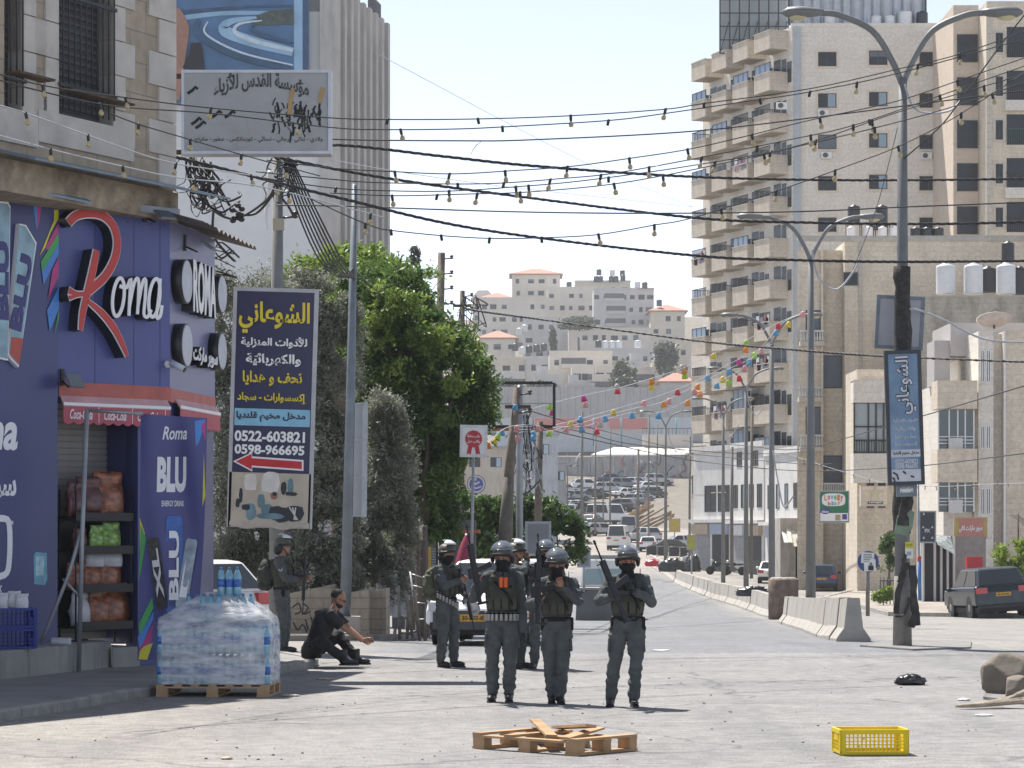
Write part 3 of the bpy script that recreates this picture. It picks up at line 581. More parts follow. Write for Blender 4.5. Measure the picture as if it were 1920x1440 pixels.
def house(label, x0, x1, yt, yb, D, wm, roof=None, floors=None, cols=None, dp=12, balc=False, name='hill_house'):
 zt = Z(yt, D); zb = min(Z(yb, D), gz(D)) - 1.5; xa, xb = X(x0, D), X(x1, D); wdt = xb - xa
 h = thing(name, label, 'house', (xa, D, zb)); ht = zt - zb; m = MB(); m.bx(0, wdt, 0, dp, 0, ht); m.bx(-.1, wdt + .1, -.12, .2, ht - .02, ht + (.5 if not roof else .1)); m.build('wall', wm, h)
 if roof == 'hip': m = MB(); hip(m, 0, wdt, 0, dp, ht + .1, 2.0, .8); m.build('roof', tile, h)
 if roof == 'gable':
  m = MB(); m.add([(-.5, -.5, ht), (wdt + .5, -.5, ht), (wdt + .5, dp, ht), (-.5, dp, ht), (wdt * .25, 3, ht + 2.6), (wdt * .75, 3, ht + 2.6)], [(0, 1, 5, 4), (2, 3, 4, 5), (1, 2, 5), (3, 0, 4), (3, 2, 1, 0)]); m.build('roof', mat('dark_slate_roof', (.06, .05, .06)), h)
 vis = (yb - yt) / F * D; nf = floors or max(1, int(vis / 3.3)); nc = cols or max(2, int(wdt / 3.6))
 for f in range(nf):
  z = ht - 2.0 - f * 3.3
  for c in range(nc):
   if rnd.random() < .18: continue
   x = wdt * (c + .5) / nc + rnd.uniform(-.3, .3)
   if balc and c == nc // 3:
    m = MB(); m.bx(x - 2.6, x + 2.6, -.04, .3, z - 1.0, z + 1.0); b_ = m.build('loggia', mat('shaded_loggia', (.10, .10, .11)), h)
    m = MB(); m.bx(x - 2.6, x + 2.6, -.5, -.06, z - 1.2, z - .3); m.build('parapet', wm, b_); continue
   window_part(h, x, z, rnd.choice((.9, 1.2, 1.6)), rnd.choice((1.1, 1.3)), -.0, rnd.choice((0, 0, 2, 3)), tr=None)
 return h
house('villa with stepped red hip roof at the very top of the hill', 960, 1050, 514, 562, 745, hw1, 'hip', 2, 4)
house('house with dark gabled roof and arched corner high on the hill', 886, 925, 560, 600, 735, hw1, 'gable', 2, 2)
house('house with red hip roof below the gabled house on the hill', 900, 962, 560, 605, 722, hw3, 'hip', 2, 3)
house('long pale block stepping below the hilltop villa', 897, 1028, 561, 630, 700, hw1, None, 3, 7)
house('grey block between the hilltop villa and the tall flats', 1026, 1118, 541, 602, 728, hw1, None, 3, 5)
house('rooftop storey crowded with black tanks behind the tall grey flats', 1078, 1182, 529, 560, 752, hw3, None, 1, 5)
house('tall grey flats with a column of loggias on the hill crest', 1113, 1226, 543, 640, 705, hw2, None, 4, 7, balc=True)
house('yellowish house with red roof beside the tall grey flats', 1220, 1284, 583, 640, 690, hw3, 'hip', 2, 3)
house('pale stepped house under the long pale block', 981, 1066, 598, 668, 660, hw2, None, 3, 4)
house('long low house with dark roof tanks below the tall flats', 1066, 1220, 618, 668, 650, hw1, None, 1, 8)
house('small house with wide red hip roof half behind the trees', 900, 966, 634, 690, 615, hw1, 'hip', 2, 3)
house('grey flat-roofed house with bare side wall in mid slope', 1105, 1226, 657, 705, 610, hw2, None, 1, 4)
house('yellowish flat-roofed house with barred window above the backboard', 914, 988, 673, 735, 580, hw3, None, 2, 3)
house('bluish grey house behind the backboard top', 987, 1031, 672, 735, 577, hw2, None, 2, 2)
house('cream house with wide loggias in the middle of the slope', 1030, 1148, 662, 735, 560, hw1, None, 2, 4, balc=True)
house('low house with red tiled verandah beside the tower balconies', 1238, 1300, 716, 740, 535, hw2, 'hip', 1, 4, 9)
house('narrow cream house at the tower foot on the slope', 1268, 1296, 643, 690, 560, hw3, None, 2, 1)
house('pale house with red tiles behind the leaning poles', 800, 856, 604, 640, 640, hw1, 'hip', 1, 2)
house('dim house on the far ridge behind the tall pole', 770, 830, 596, 640, 780, hw2, None, 2, 3)
house('low shed row below the cream house', 1146, 1300, 745, 770, 520, hw3, None, 1, 6, 6)
hr = random.Random(31); HL = ['squat', 'narrow', 'wide', 'stepped', 'plain', 'weathered', 'half-built']
for i in range(21):
 D = 505 + 9 * (i % 7) + 12 * (i // 7); x0 = 884 + 58 * (i % 7) + hr.uniform(-14, 14); yt = 1000 - (gz(D) + hr.uniform(3.5, 7.5) - H) / D * F; w_ = hr.uniform(34, 60)
 h = house('%s pale house in the %s rank up the slope, %s' % (HL[i % 7], ('lowest', 'middle', 'upper')[i // 7], ('above the backboard', 'beside the backboard frame', 'over the long salmon board', 'over the short salmon board', 'above the white canopy', 'below the round tree', 'by the tower foot')[i % 7]), x0, x0 + w_, yt, yt + 40, D, HW[hr.randrange(3)], None, 2, hr.choice((2, 3, 4)), 7, hr.random() < .3)
 if i % 3 == 0: m = MB(); m.bx(.6, 2.6, 1, 4, 0, 2.2); o_ = m.build('stair_room', HW[1], h, (0, 0, Z(yt, D) - h.location.z))
# concrete separation wall: slabs side by side
def slab_wall(name, label, pts, h0, h1, m, wd=1.4, th=.35):
 t = MB()
 for (xa, da, za), (xb, db, zb) in zip(pts[:-1], pts[1:]):
  a = Vector((xa, da, za)); b = Vector((xb, db, zb)); L = (b - a).length; k = max(1, int(L / wd)); rz = math.atan2(b.y - a.y, b.x - a.x)
  for i in range(k):
   p = a.lerp(b, (i + .5) / k); hh = h1 + rnd.uniform(-.05, .05); t.box((p.x, p.y, p.z + (hh + h0) / 2), (L / k - .05, th, hh - h0), Matrix.Rotation(rz + rnd.uniform(-.01, .01), 3, 'Z'))
 return tag(t.build(name, m), label, 'wall')
slab_wall('separation_wall', 'high grey concrete slab wall crossing the slope below the houses', [(X(900, 490), 490, Z(775, 490)), (X(1150, 480), 480, Z(777, 480)), (X(1320, 470), 470, Z(778, 470))], -6, 4.9, mat('slab_concrete', (.40, .39, .38), .9, var=.08, scale=.5, stain=.25, streak=True))
pw = slab_wall('painted_wall', 'pale blue painted boundary wall with teal posts below the slab wall', [(X(930, 440), 440, Z(835, 440)), (X(1300, 440), 440, Z(835, 440))], -4, 4.6, mat('pale_blue_paint', (.50, .54, .58), .8, var=.06, stain=.15), 12, .3)
for (a, b) in ((1003, 1128), (1142, 1214)):
 m = MB(); m.bx(X(a, 439), X(b, 439), 438.9, 439.1, Z(804, 439), Z(784, 439)); tag(m.build('advert_board', mat('salmon_board', (.56, .22, .20), .7, var=.05)), ['long salmon red board on the pale blue wall by the backboard', 'short salmon red board on the pale blue wall under the paper lanterns'][a > 1100], 'board')
for px in (1113, 1165, 1218, 1268):
 m = MB(); m.tube([(X(px, 437), 437, Z(836, 437)), (X(px, 437), 437, Z(783, 437))], .12, 8); tag(m.build('teal_post', mat('teal_paint', (.10, .30, .36), .6)), 'thin teal post against the pale blue wall', 'post', 'teal posts along the pale blue wall')
can = thing('white_canopy', 'broad white canopy roof in front of the pale blue wall', 'canopy', (X(1108, 425), 425, Z(856, 425)))
cw = X(1296, 425) - X(1108, 425); m = MB(); m.add([(0, 0, .35), (cw, 0, .35), (cw, 7, 1.7), (cw * .25, 7, 1.7), (0, 0, .05), (cw, 0, .05), (cw, 7, 1.4), (cw * .25, 7, 1.4)], [(0, 1, 2, 3), (7, 6, 5, 4), (0, 4, 5, 1), (1, 5, 6, 2), (2, 6, 7, 3), (3, 7, 4, 0)]); m.build('roof', mat('white_canopy_sheet', (.68, .66, .61), .7, var=.04), can)
m = MB()
for i in range(7): m.bx(cw * (i + .1) / 7, cw * (i + .1) / 7 + .2, .5, .7, -4, .1)
m.build('post', grey_metal, can)
loading = thing('long_shed', 'long white shed with railed flat roof above the white canopy', 'shed', (X(1205, 432), 432, Z(826, 432)))
m = MB(); lw = X(1296, 432) - X(1205, 432); m.bx(0, lw, 0, 1, -1, 1.0); m.build('wall', cream, loading); m = MB(); m.bx(0, lw, .1, .16, 1.9, 2.0)
for i in range(14): m.bx(lw * i / 13 - .03, lw * i / 13 + .03, .1, .16, 1, 1.95)
m.build('railing', iron, loading)
graf = mat('smoke_stained_concrete', (.33, .325, .32), .9, var=.2, scale=.5, stain=.75, streak=True, stain_col=(.09, .11, .15))
slab_wall('stained_wall', 'sooty concrete wall with painted graffiti behind the stacked cars', [(X(1040, 415), 415, Z(905, 415)), (X(1130, 413), 413, Z(905, 413)), (X(1296, 412), 412, Z(900, 412))], -5, 4.0, graf, 1.6)
scr = [(.1, .12, .2), (.35, .08, .08), (.05, .05, .06), (.5, .5, .5)]
m = MB()
for i in range(26):
 x = X(rnd.uniform(1050, 1290), 411.5); z = Z(rnd.uniform(868, 915), 411.5); pts = [(x, 411.72, z)]
 for k in range(6): x += rnd.uniform(-.3, .7); z += rnd.uniform(-.8, .8); pts.append((x, 411.72, z))
 m.tube(pts, .09, 4, i % 4)
tag(m.build('graffiti', [mat('spray_%s' % k, c) for k, c in zip(('blue', 'red', 'black', 'white'), scr)]), 'scrawled spray paint graffiti on the sooty wall', 'graffiti')
# sheds and yard walls between the bushes and the stacked cars
for (xa, xb, yt, yb, D, c, lab) in ((955, 1046, 815, 905, 290, (.40, .43, .48), 'bluish shed behind the cable poles at the foot of the slope'), (860, 960, 840, 960, 300, (.50, .45, .38), 'cream shed half hidden behind the tree edge'), (1020, 1062, 868, 930, 330, (.30, .31, .33), 'dark grey shed beside the sooty wall')):
 zb = gz(D) - 1; t = thing('yard_shed', lab, 'shed', (X(xa, D), D, zb)); w_ = X(xb, D) - X(xa, D); h_ = Z(yt, D) - zb; m = MB(); m.bx(0, w_, 0, 6, 0, h_); m.build('wall', mat('shed_%d' % D, c, .85, var=.1, scale=.6, stain=.4, streak=True), t); m = MB(); m.bx(-.2, w_ + .2, -.4, 6.2, h_ + .003, h_ + .25); m.build('roof', grey_metal, t)
 for q in range(2): window_part(t, w_ * (.3 + .4 * q), h_ - 1.6, 1.2, 1.1, 0, q, tr=None)
# pale dusty air over the whole place
hz = MB(); hz.bx(-1550, 1550, -80, 1680, -4, 95); o = hz.build('haze', None); o['kind'] = 'stuff'
hm_ = bpy.data.materials.new('haze_air'); hm_.use_nodes = True; n = hm_.node_tree.nodes; n.remove(n['Principled BSDF']); pv = n.new('ShaderNodeVolumePrincipled'); pv.inputs['Color'].default_value = (.88, .92, .97, 1); pv.inputs['Density'].default_value = .00019; pv.inputs['Anisotropy'].default_value = .3
hm_.node_tree.links.new(pv.outputs[0], n['Material Output'].inputs['Volume']); o.data.materials.clear(); o.data.materials.append(hm_)
# ---------------- left side: old stone building, shop, hoardings ----------------
class Fac:
 """a wall line A-B; on(px, py) gives the place on it seen at that spot of the photograph"""
 def __init__(s, A, B, z0=0):
  s.A, s.B, s.z0 = A, B, z0; s.L = math.hypot(B[0] - A[0], B[1] - A[1]); s.rz = math.atan2(B[1] - A[1], B[0] - A[0])
 def on(s, px, py):
  k = (px - 960) / F; dx, dy = s.B[0] - s.A[0], s.B[1] - s.A[1]; t = (k * s.A[1] - s.A[0]) / (dx - k * dy)
  return t * s.L, Z(py, s.A[1] + t * dy) - s.z0
 def root(s, name, label, cat, group=None): return thing(name, label, cat, (s.A[0], s.A[1], s.z0), s.rz, group)
 def pt(s, u, y, z): return Vector((s.A[0] + math.cos(s.rz) * u - math.sin(s.rz) * y, s.A[1] + math.sin(s.rz) * u + math.cos(s.rz) * y, s.z0 + z))
# old stone building
OB = Fac((-6.95, 31.9), (-4.64, 36.5), 6.5)
old = OB.root('stone_building', 'old beige stone building with pale quoins and iron barred windows above the shop', 'building')
oldst = stone('old_beige_stone', (.40, .335, .255), (.36, .30, .225), (.27, .235, .19), .75, .42, .01, .35, .6, (.17, .145, .115))
paleq = mat('pale_quoin_stone', (.50, .47, .43), .85, var=.1, scale=3, bump=.3, stain=.25)
ua, _ = OB.on(107, 100); ub, _ = OB.on(209, 100); uc, _ = OB.on(8, 100); ud, _ = OB.on(39, 100); zb = OB.on(160, 225)[1]; zb2 = OB.on(25, 206)[1]
m = MB(); L = OB.L
for (a, b) in ((-7, uc), (ud, ua), (ub, L)): m.bx(a, b, 0, 5, .0, 3.35)
for (a, b, z) in ((uc, ud, zb2), (ua, ub, zb)): m.bx(a, b, 0, .5, 0, z); m.bx(a, b, .35, 5, z, 3.35, 1)
m.build('wall', [oldst, black], old)
m = MB(); bh_ = .46
for k in range(7):
 z = .05 + k * bh_; wq = .62 if k % 2 else .38
 m.bx(L - wq, L + .03, -.035, .2, z + .008, z + bh_ - .008)
 for (a, sg, zz) in ((ua, -1, zb), (ub, 1, zb), (ud, 1, zb2)):
  if z > zz - .5: wd = .5 if k % 2 else .28; m.bx(a, a + sg * wd, -.03, .3, z + .008, z + bh_ - .008)
m.bx(ua - .45, ub + .45, -.05, .3, zb - .42, zb - .01); m.bx(-.6, ud + .3, -.05, .3, zb2 - .42, zb2 - .01)
m.build('quoins', paleq, old)
for (a, b, zz) in ((ua, ub, zb), (uc, ud, zb2)):
 m = MB(); m.bx(a, b, .2, .24, zz, 3.35); wn = m.build('window', mat('shuttered_dark_louvre', (.035, .037, .045), .6, var=.3), old)
 m = MB()
 for k in range(int((3.3 - zz) / .1)): m.bx(a + .05, b - .05, .17, .2, zz + .04 + k * .1, zz + .08 + k * .1)
 m.build('louvres', mat('louvre_grey', (.06, .062, .07), .6), wn)
 m = MB()
 for x in np.arange(a + .05, b, .125): m.tube([(x, -.06, zz + .06), (x, -.06, 3.35)], .012, 5)
 for z in (zz + .35, zz + 1.5, zz + 1.85): m.bx(a - .03, b + .03, -.075, -.045, z, z + .045)
 m.build('iron_bars', iron, wn)
m = MB(); m.bx(ua, ub + .2, -.24, -.02, zb + .28, zb + .305); m.bx(uc, ud + .4, -.24, -.02, zb2 + .42, zb2 + .45); m.build('window_shelf', rust, old)
# corroded ledge and sheet-metal eaves
u0 = OB.on(20, 330)[0]; u1 = OB.on(305, 370)[0]
m = MB(); m.bx(u0 - 7, u1, -.25, .5, -.42, -.02); m.build('ledge', mat('corroded_concrete', (.33, .27, .20), .95, var=.3, scale=5, bump=.8, bscale=14, stain=.8, stain_col=(.07, .05, .035)), old)
m = MB(); m.box((L * .62, -.42, .02), (L * .85, .75, .03), Matrix.Rotation(R(14), 3, 'X')); m.build('eaves_sheet', mat('blue_grey_sheet', (.17, .23, .30), .5, .2, stain=.2), old)
# --- blue shop ---
PA = Fac((-7.1, 33.0), (-5.90, 34.62)); PR = Fac((-5.90, 34.7), (-4.62, 36.0)); PS = Fac((-4.62, 36.0), (-4.29, 38.5)); ZT = 6.13
blue = mat('blue_shop_panel', (.070, .085, .26), .38, 0, .1, .6, spec=.5, stain=.5, stain_col=(.10, .105, .2), streak=True, bump=.05, bscale=2); blue_d = mat('deep_blue_panel', (.042, .052, .165), .35, 0, .08, .6, spec=.5, stain=.12, stain_col=(.06, .065, .14))
blue_p = mat('violet_blue_panel', (.16, .165, .30), .35, 0, .08, .6, spec=.5)
red = mat('sign_red', (.48, .035, .03), .4, var=.06); red_dull = mat('faded_red_band', (.43, .11, .09), .55, var=.15, stain=.25); whiteL = mat('white_lettering', (.78, .78, .80), .45, var=.03); blackL = mat('black_letter_side', (.008, .009, .014), .4)
shop = PR.root('corner_shop', 'blue panelled corner shop with raised red and white script lettering', 'shop')
m = MB(); zb3 = PR.on(200, 748)[1]; Lr = PR.L
m.bx(-.02, Lr, 0, .25, zb3, ZT); m.bx(PR.on(262, 900)[0], Lr, .04, .3, 0, zb3, 0)
m.build('front_panel', blue, shop)
m = MB()
for px in (178, 251, 300): u = PR.on(px, 500)[0]; m.bx(u - .004, u + .004, -.003, .0, zb3, ZT)
for k in range(9): m.bx(Lr * (k + .5) / 9 - .012, Lr * (k + .5) / 9 + .012, -.004, 0, ZT - .12, ZT - .1)
m.build('panel_seams', mat('seam_navy', (.025, .03, .10), .5), shop)
m = MB(); zr0, zr1 = PR.on(200, 747)[1], PR.on(200, 720)[1]; m.bx(.0, Lr - .0, -.012, -.001, zr0, zr1); m.build('red_band', red_dull, shop)
def ribbon(pts, ws):
 pts = [Vector(p).to_2d() for p in pts]; n_ = len(pts); lft = []; rgt = []
 for i, p in enumerate(pts):
  t = (pts[min(i + 1, n_ - 1)] - pts[max(i - 1, 0)]).normalized(); q = Vector((-t.y, t.x)); wd = ws if isinstance(ws, (int, float)) else ws[i]
  lft.append(p + q * wd / 2); rgt.append(p - q * wd / 2)
 return lft, rgt
def spline(pts, k=5):
 pts = [Vector(p) for p in pts]; out = []
 for i in range(len(pts) - 1):
  p0, p1, p2, p3 = pts[max(i - 1, 0)], pts[i], pts[i + 1], pts[min(i + 2, len(pts) - 1)]
  for j in range(k):
   t = j / k; out.append(.5 * ((2 * p1) + (p2 - p0) * t + (2 * p0 - 5 * p1 + 4 * p2 - p3) * t * t + (3 * p1 - p0 - 3 * p2 + p3) * t ** 3))
 return out + [pts[-1]]
def stroke(mb, pts, wd, y0, y1, mi, sm=True):
 """a raised letter stroke on a wall facing -y: pts are (u, z)"""
 lf, rg = ribbon(pts, wd); n_ = len(lf)
 vs = [(p.x, y0, p.y) for p in lf] + [(p.x, y0, p.y) for p in rg] + [(p.x, y1, p.y) for p in lf] + [(p.x, y1, p.y) for p in rg]; fs = []
 for i in range(n_ - 1):
  a, b, c, d = i, n_ + i, 2 * n_ + i, 3 * n_ + i
  fs += [(a, a + 1, b + 1, b), (c, d, d + 1, c + 1), (a, c, c + 1, a + 1), (b, b + 1, d + 1, d)]
 fs += [(0, n_, 3 * n_, 2 * n_), (n_ - 1, 3 * n_ - 1, 4 * n_ - 1, 2 * n_ - 1)]
 mb.add(vs, fs, mi)
zp = lambda zx, zy: PR.on(zx / 3.6, 360 + zy / 3.6)
RS = [([(398, 215), (450, 168), (540, 152), (625, 168), (690, 225), (722, 310), (722, 400), (695, 490), (640, 580), (570, 645), (515, 690)], .11),
      ([(585, 400), (560, 530), (522, 690), (492, 820), (477, 940)], [.085, .105, .10, .09, .05]),
      ([(398, 672), (450, 692), (505, 690)], [.09, .05, .04]), ([(398, 722), (450, 708), (505, 702)], [.06, .035, .03]),
      ([(525, 745), (620, 825), (700, 925), (755, 1030), (790, 1115)], [.05, .09, .10, .08, .045])]
mr_, mw_, mk_ = MB(), MB(), MB()
for i, (p, wd) in enumerate(RS):
 pts = spline([zp(*q) for q in p]); k = len(pts)
 ws = wd if isinstance(wd, float) else [wd[min(int(j / 5), len(wd) - 1)] + (wd[min(int(j / 5) + 1, len(wd) - 1)] - wd[min(int(j / 5), len(wd) - 1)]) * ((j % 5) / 5) for j in range(k)]
 wide = ws + .028 if isinstance(ws, float) else [q + .028 for q in ws]; e = .002 * i
 stroke(mk_, pts, wide, -.001, -.2 - e, 0); stroke(mw_, pts, wide, -.2 - e, -.206 - e, 0); stroke(mr_, pts, ws, -.216 - e, -.222 - e, 0)
mk_.build('letter_sides', blackL, shop); mw_.build('letter_rim', whiteL, shop); mr_.build('red_initial', red, shop)
def ell_pts(cx, cy, rx, ry, sl, n_=16, a0=0, a1=2 * PI): return [(cx + rx * math.cos(a) + sl * ry * math.sin(a), cy - ry * math.sin(a)) for a in [a0 + (a1 - a0) * i / n_ for i in range(n_ + 1)]]
OM = [(ell_pts(745, 715, 38, 128, .10), .05), ([(752, 640), (800, 650), (828, 590), (822, 700), (815, 840)], .05), ([(818, 780), (850, 620), (878, 592), (880, 690), (872, 830)], .048), ([(874, 780), (905, 620), (928, 600), (924, 720), (915, 830), (940, 848), (965, 800)], .048),
      (ell_pts(985, 720, 36, 128, .10), .05), ([(1024, 590), (1014, 720), (998, 850), (1025, 840), (1036, 770)], .05)]
mw_, mk_ = MB(), MB()
for i, (p, wd) in enumerate(OM):
 pts = spline([zp(*q) for q in p], 3); e = .002 * i; stroke(mk_, pts, wd + .012, -.001, -.17 - e, 0); stroke(mw_, pts, wd, -.17 - e, -.178 - e, 0)
mk_.build('letter_sides', blackL, shop); mw_.build('white_script', whiteL, shop)
# side panel with raised name, discs and second line
m = MB(); a = math.atan2(PS.B[1] - PS.A[1], PS.B[0] - PS.A[0]) - PR.rz
side = bpy.data.objects.new('side_panel', None);
m.bx(.005, PS.L, 0, .2, 3.64, ZT - .02); m.bx(.005, PS.L, -.01, -.001, 3.64, 3.83, 1); m.bx(.005, PS.L, .02, .2, 0, 3.63, 2)
so_ = m.build('side_panel', [blue_p, red_dull, blue_d], shop, (Lr, 0, 0), a)
sp_ = lambda zx, zy: PS.on(zx / 3.6, 360 + zy / 3.6)
for (zx, za, zb_) in ((1190, 455, 755), (1190, 888, 1185), (1432, 560, 820), (1432, 950, 1205)):
 u, zt_ = sp_(zx, za); _, zl_ = sp_(zx, zb_); m = MB(); m.lathe([(abs(zt_ - zl_) / 2, 0), (abs(zt_ - zl_) / 2, .15)], 28, (max(u, .35), 0, (zt_ + zl_) / 2), 0, Matrix.Rotation(R(90), 3, 'X')); m.lathe([(abs(zt_ - zl_) / 2 - .02, .15), (abs(zt_ - zl_) / 2 - .02, .156)], 28, (max(u, .35), 0, (zt_ + zl_) / 2), 1, Matrix.Rotation(R(90), 3, 'X'))
 m.build('disc_sign', [blackL, mat('pale_disc_face', (.42, .44, .5), .4)], so_)
for (t, za, zb_, xa, xb) in (('ROMA', 450, 860, 1225, 1380), ('سوبر ماركت', 1030, 1200, 1225, 1390)):
 ul, z1 = sp_(xa, za); ur, z0_ = sp_(xb, zb_); m = MB()
 put_text(m, t, (ul + ur) / 2, (z0_ + z1) / 2, ur - ul, abs(z1 - z0_), -.08, .08, .035); put_text(m, t, (ul + ur) / 2, (z0_ + z1) / 2, ur - ul, abs(z1 - z0_), -.168, .004, .03, mi=1)
 m.build('raised_lettering', [blackL, whiteL], so_)
# corrugated roof lip over the corner
m = MB(); vs = []
for i in range(41): u = -.4 + 3.2 * i / 40; z = .03 * math.sin(i * 2.0); vs += [(u, -.55, ZT - .12 + z), (u, .6, ZT + .2 + z)]
m.add(vs, [(2 * i, 2 * i + 2, 2 * i + 3, 2 * i + 1) for i in range(40)]); m.build('corrugated_roof', mat('rusty_corrugated', (.14, .12, .11), .7, .3, .3, 4, stain=.4), so_)
m = MB(); m.bx(-.05, Lr, -.22, .25, ZT + .004, ZT + .1); m.build('roof_flashing', mat('grey_flashing', (.26, .28, .32), .5, .3, stain=.3), shop)
# awning with scalloped valance
def awning(parent, u0, u1, zt_, loc, rz, words):
 m = MB(); d = .08; zl = zt_ - .11; m.add([(u0, -.01, zt_), (u1, -.01, zt_), (u1, -d, zl), (u0, -d, zl), (u0, -.01, zt_ - .03), (u1, -.01, zt_ - .03), (u1, -d, zl - .03), (u0, -d, zl - .03)], [(0, 1, 2, 3), (7, 6, 5, 4), (0, 4, 5, 1), (2, 6, 7, 3), (1, 5, 6, 2), (3, 7, 4, 0)], 0)
 n_ = int((u1 - u0) / .02); top = zl - .03
 vs = []
 for i in range(n_ + 1): u = u0 + (u1 - u0) * i / n_; vs += [(u, -d, top), (u, -d, top - .2 - .035 * abs(math.sin(PI * (u - u0) / .16))), (u, -d + .012, top), (u, -d + .012, top - .2 - .035 * abs(math.sin(PI * (u - u0) / .16)))]
 m.add(vs, [(4 * i, 4 * i + 1, 4 * i + 5, 4 * i + 4) for i in range(n_)] + [(4 * i + 2, 4 * i + 6, 4 * i + 7, 4 * i + 3) for i in range(n_)] + [(4 * i + 1, 4 * i + 3, 4 * i + 7, 4 * i + 5) for i in range(n_)], 1)
 m.bx(u0, u1, -d - .012, -d - .002, zl - .02, zl + .02, 2)
 aw = m.build('awning', [mat('awning_rose', (.55, .32, .34), .7, stain=.2), mat('awning_red', (.42, .09, .12), .65, var=.1), whiteL], parent, loc, rz)
 if words:
  m = MB(); k = int((u1 - u0) / .55)
  for i in range(k): put_text(m, 'Coca-Cola', u0 + .28 + .55 * i, top - .1, .36, .13, -d - .004, .002, .01, .35); m.bx(u0 + .56 + .55 * i, u0 + .568 + .55 * i, -d - .006, -d - .002, top - .2, top)
  m.build('lettering', whiteL, aw)
awning(shop, 0.02, Lr - .05, zb3 + .02, None, 0, True); awning(so_, .25, PS.L, 3.7, None, 0, False)
# roller shutter in a deep doorway, floor slab
m = MB(); uR = PR.on(262, 900)[0]; m.bx(0, uR, .75, .8, .45, zb3)
for z in np.arange(.47, zb3, .085): m.box((uR / 2, .74, z + .04), (uR, .03, .07), Matrix.Rotation(R(12), 3, 'X'))
m.build('roller_shutter', mat('beige_roller_shutter', (.33, .315, .30), .55, .1, .08, 1, stain=.25, streak=True), shop)
m = MB(); m.bx(uR, uR + .05, .05, .8, .4, zb3); m.bx(0, uR, .05, .8, zb3 - .03, zb3); m.bx(-.03, 0, .05, .8, .4, zb3); m.build('door_reveal', blue_d, shop)
# tall projecting hoarding with can pictures and white script
hoard = PA.root('blue_hoarding', 'tall deep blue hoarding with drink can cut-outs and cropped white script', 'hoarding')
m = MB(); La = PA.L; m.bx(-6.0, La, 0, .16, .1, ZT); m.build('panel', blue_d, hoard)
m = MB(); m.box((.7, -.28, ZT + .22), (2.6, .9, .03), Matrix.Rotation(R(24), 3, 'X') @ Matrix.Rotation(R(3), 3, 'Y')); m.build('canopy_sheet', mat('pale_blue_canopy', (.22, .30, .40), .45, .2, stain=.2), hoard)
ap = lambda px, py: PA.on(px, py)
def poly_on(mb, fn, pts, y0, y1, mi=0): q = [fn(*p) for p in pts]; mb.prism(q, y0, y1, lambda u, v, d: (u, d, v), mi)
z2 = lambda zx, zy: PA.on(zx / 3.6, 360 + zy / 3.6)
m = MB()
for i, (pts, mi) in enumerate([([(220, 66), (250, 66), (262, 150), (245, 260)], 0), ([(250, 66), (285, 70), (262, 200), (248, 260)], 1), ([(265, 430), (305, 370), (340, 270), (392, 180), (392, 120), (362, 120), (362, 190)], 2), ([(300, 380), (390, 210), (392, 290), (330, 400)], 1), ([(272, 470), (392, 280), (392, 350), (280, 540)], 3), ([(280, 540), (392, 350), (392, 420), (290, 625)], 0), ([(320, 720), (350, 520), (392, 440), (392, 570)], 1), ([(312, 800), (392, 640), (392, 790), (330, 940)], 0), ([(360, 975), (392, 790), (392, 850)], 3)]):
 poly_on(m, z2, pts, -.004 - .0015 * i, -.0045 - .0015 * i, mi)
m.build('colour_shards', [mat('print_sky_blue', (.06, .22, .6), .4), mat('print_magenta', (.42, .04, .2), .4), mat('print_yellow', (.62, .55, .03), .4), mat('print_green', (.05, .35, .08), .4)], hoard)
cang = mat('printed_can_silver', (.22, .34, .40), .35, .3, .35, 3); canr = mat('printed_can_dark', (.16, .10, .11), .4, 0, .4, 4)
for (pts, lt, base) in (([(45, 1130), (30, 1100), (105, 215), (150, 225), (222, 345), (100, 1185)], 'BLU', 0), ([(-160, 1100), (-160, 80), (-60, 60), (30, 70), (45, 100), (30, 1140)], 'BLU', 1)):
 m = MB(); poly_on(m, z2, pts, -.001, -.07, 0); poly_on(m, z2, [((x - 90 if not base else x) * .93 + (90 if not base else -2), (y - 640) * .975 + 640) for x, y in pts], -.07, -.075, 1)
 if not base: poly_on(m, z2, [(50, 980), (38, 1095), (100, 1165), (130, 990)], -.076, -.0765, 2)
 cn = m.build('can_cutout', [whiteL, cang, mat('can_red_foot', (.4, .06, .04), .4)], hoard)
 ul, zz1 = z2(70, 400); ur, zz0 = z2(150, 960)
 cx, cz = (z2(115, 680) if not base else z2(-10, 600)); hh = abs(zz1 - zz0)
 m = MB(); rotm = Matrix.Rotation(R(90 - (8 if not base else 0)), 3, 'Y');
 put_text(m, lt, 0, 0, hh * .95, .20, -.08, .006, .05, fn=lambda p: tuple((Matrix.Rotation(R(-78 if not base else -90), 3, 'Y') @ Vector(p)) + Vector((cx, 0, cz)))); m.build('lettering', mat('print_navy', (.03, .03, .16), .4), cn)
m = MB(); ul, z1 = ap(-55, 765); ur, z0_ = ap(33, 845); put_text(m, 'Roma', (ul + ur) / 2 - .25, (z0_ + z1) / 2, ur - ul + .5, z1 - z0_, -.003, .002, .03, .2); ul, z1 = ap(-40, 898); ur, z0_ = ap(30, 945); put_text(m, 'سوبر', (ul + ur) / 2, (z0_ + z1) / 2, ur - ul, z1 - z0_, -.003, .002, .03)
pts = spline([ap(-30, 975), ap(5, 972), ap(17, 985), ap(17, 1050), ap(8, 1078), ap(-30, 1082)], 4); stroke(m, pts, .085, -.001, -.006, 0); put_text(m, 'TM', ap(21, 980)[0], ap(21, 980)[1], .06, .05); put_text(m, 'DRINK', ap(-10, 1105)[0], ap(-10, 1105)[1], .25, .1)
m.build('white_lettering', whiteL, hoard)
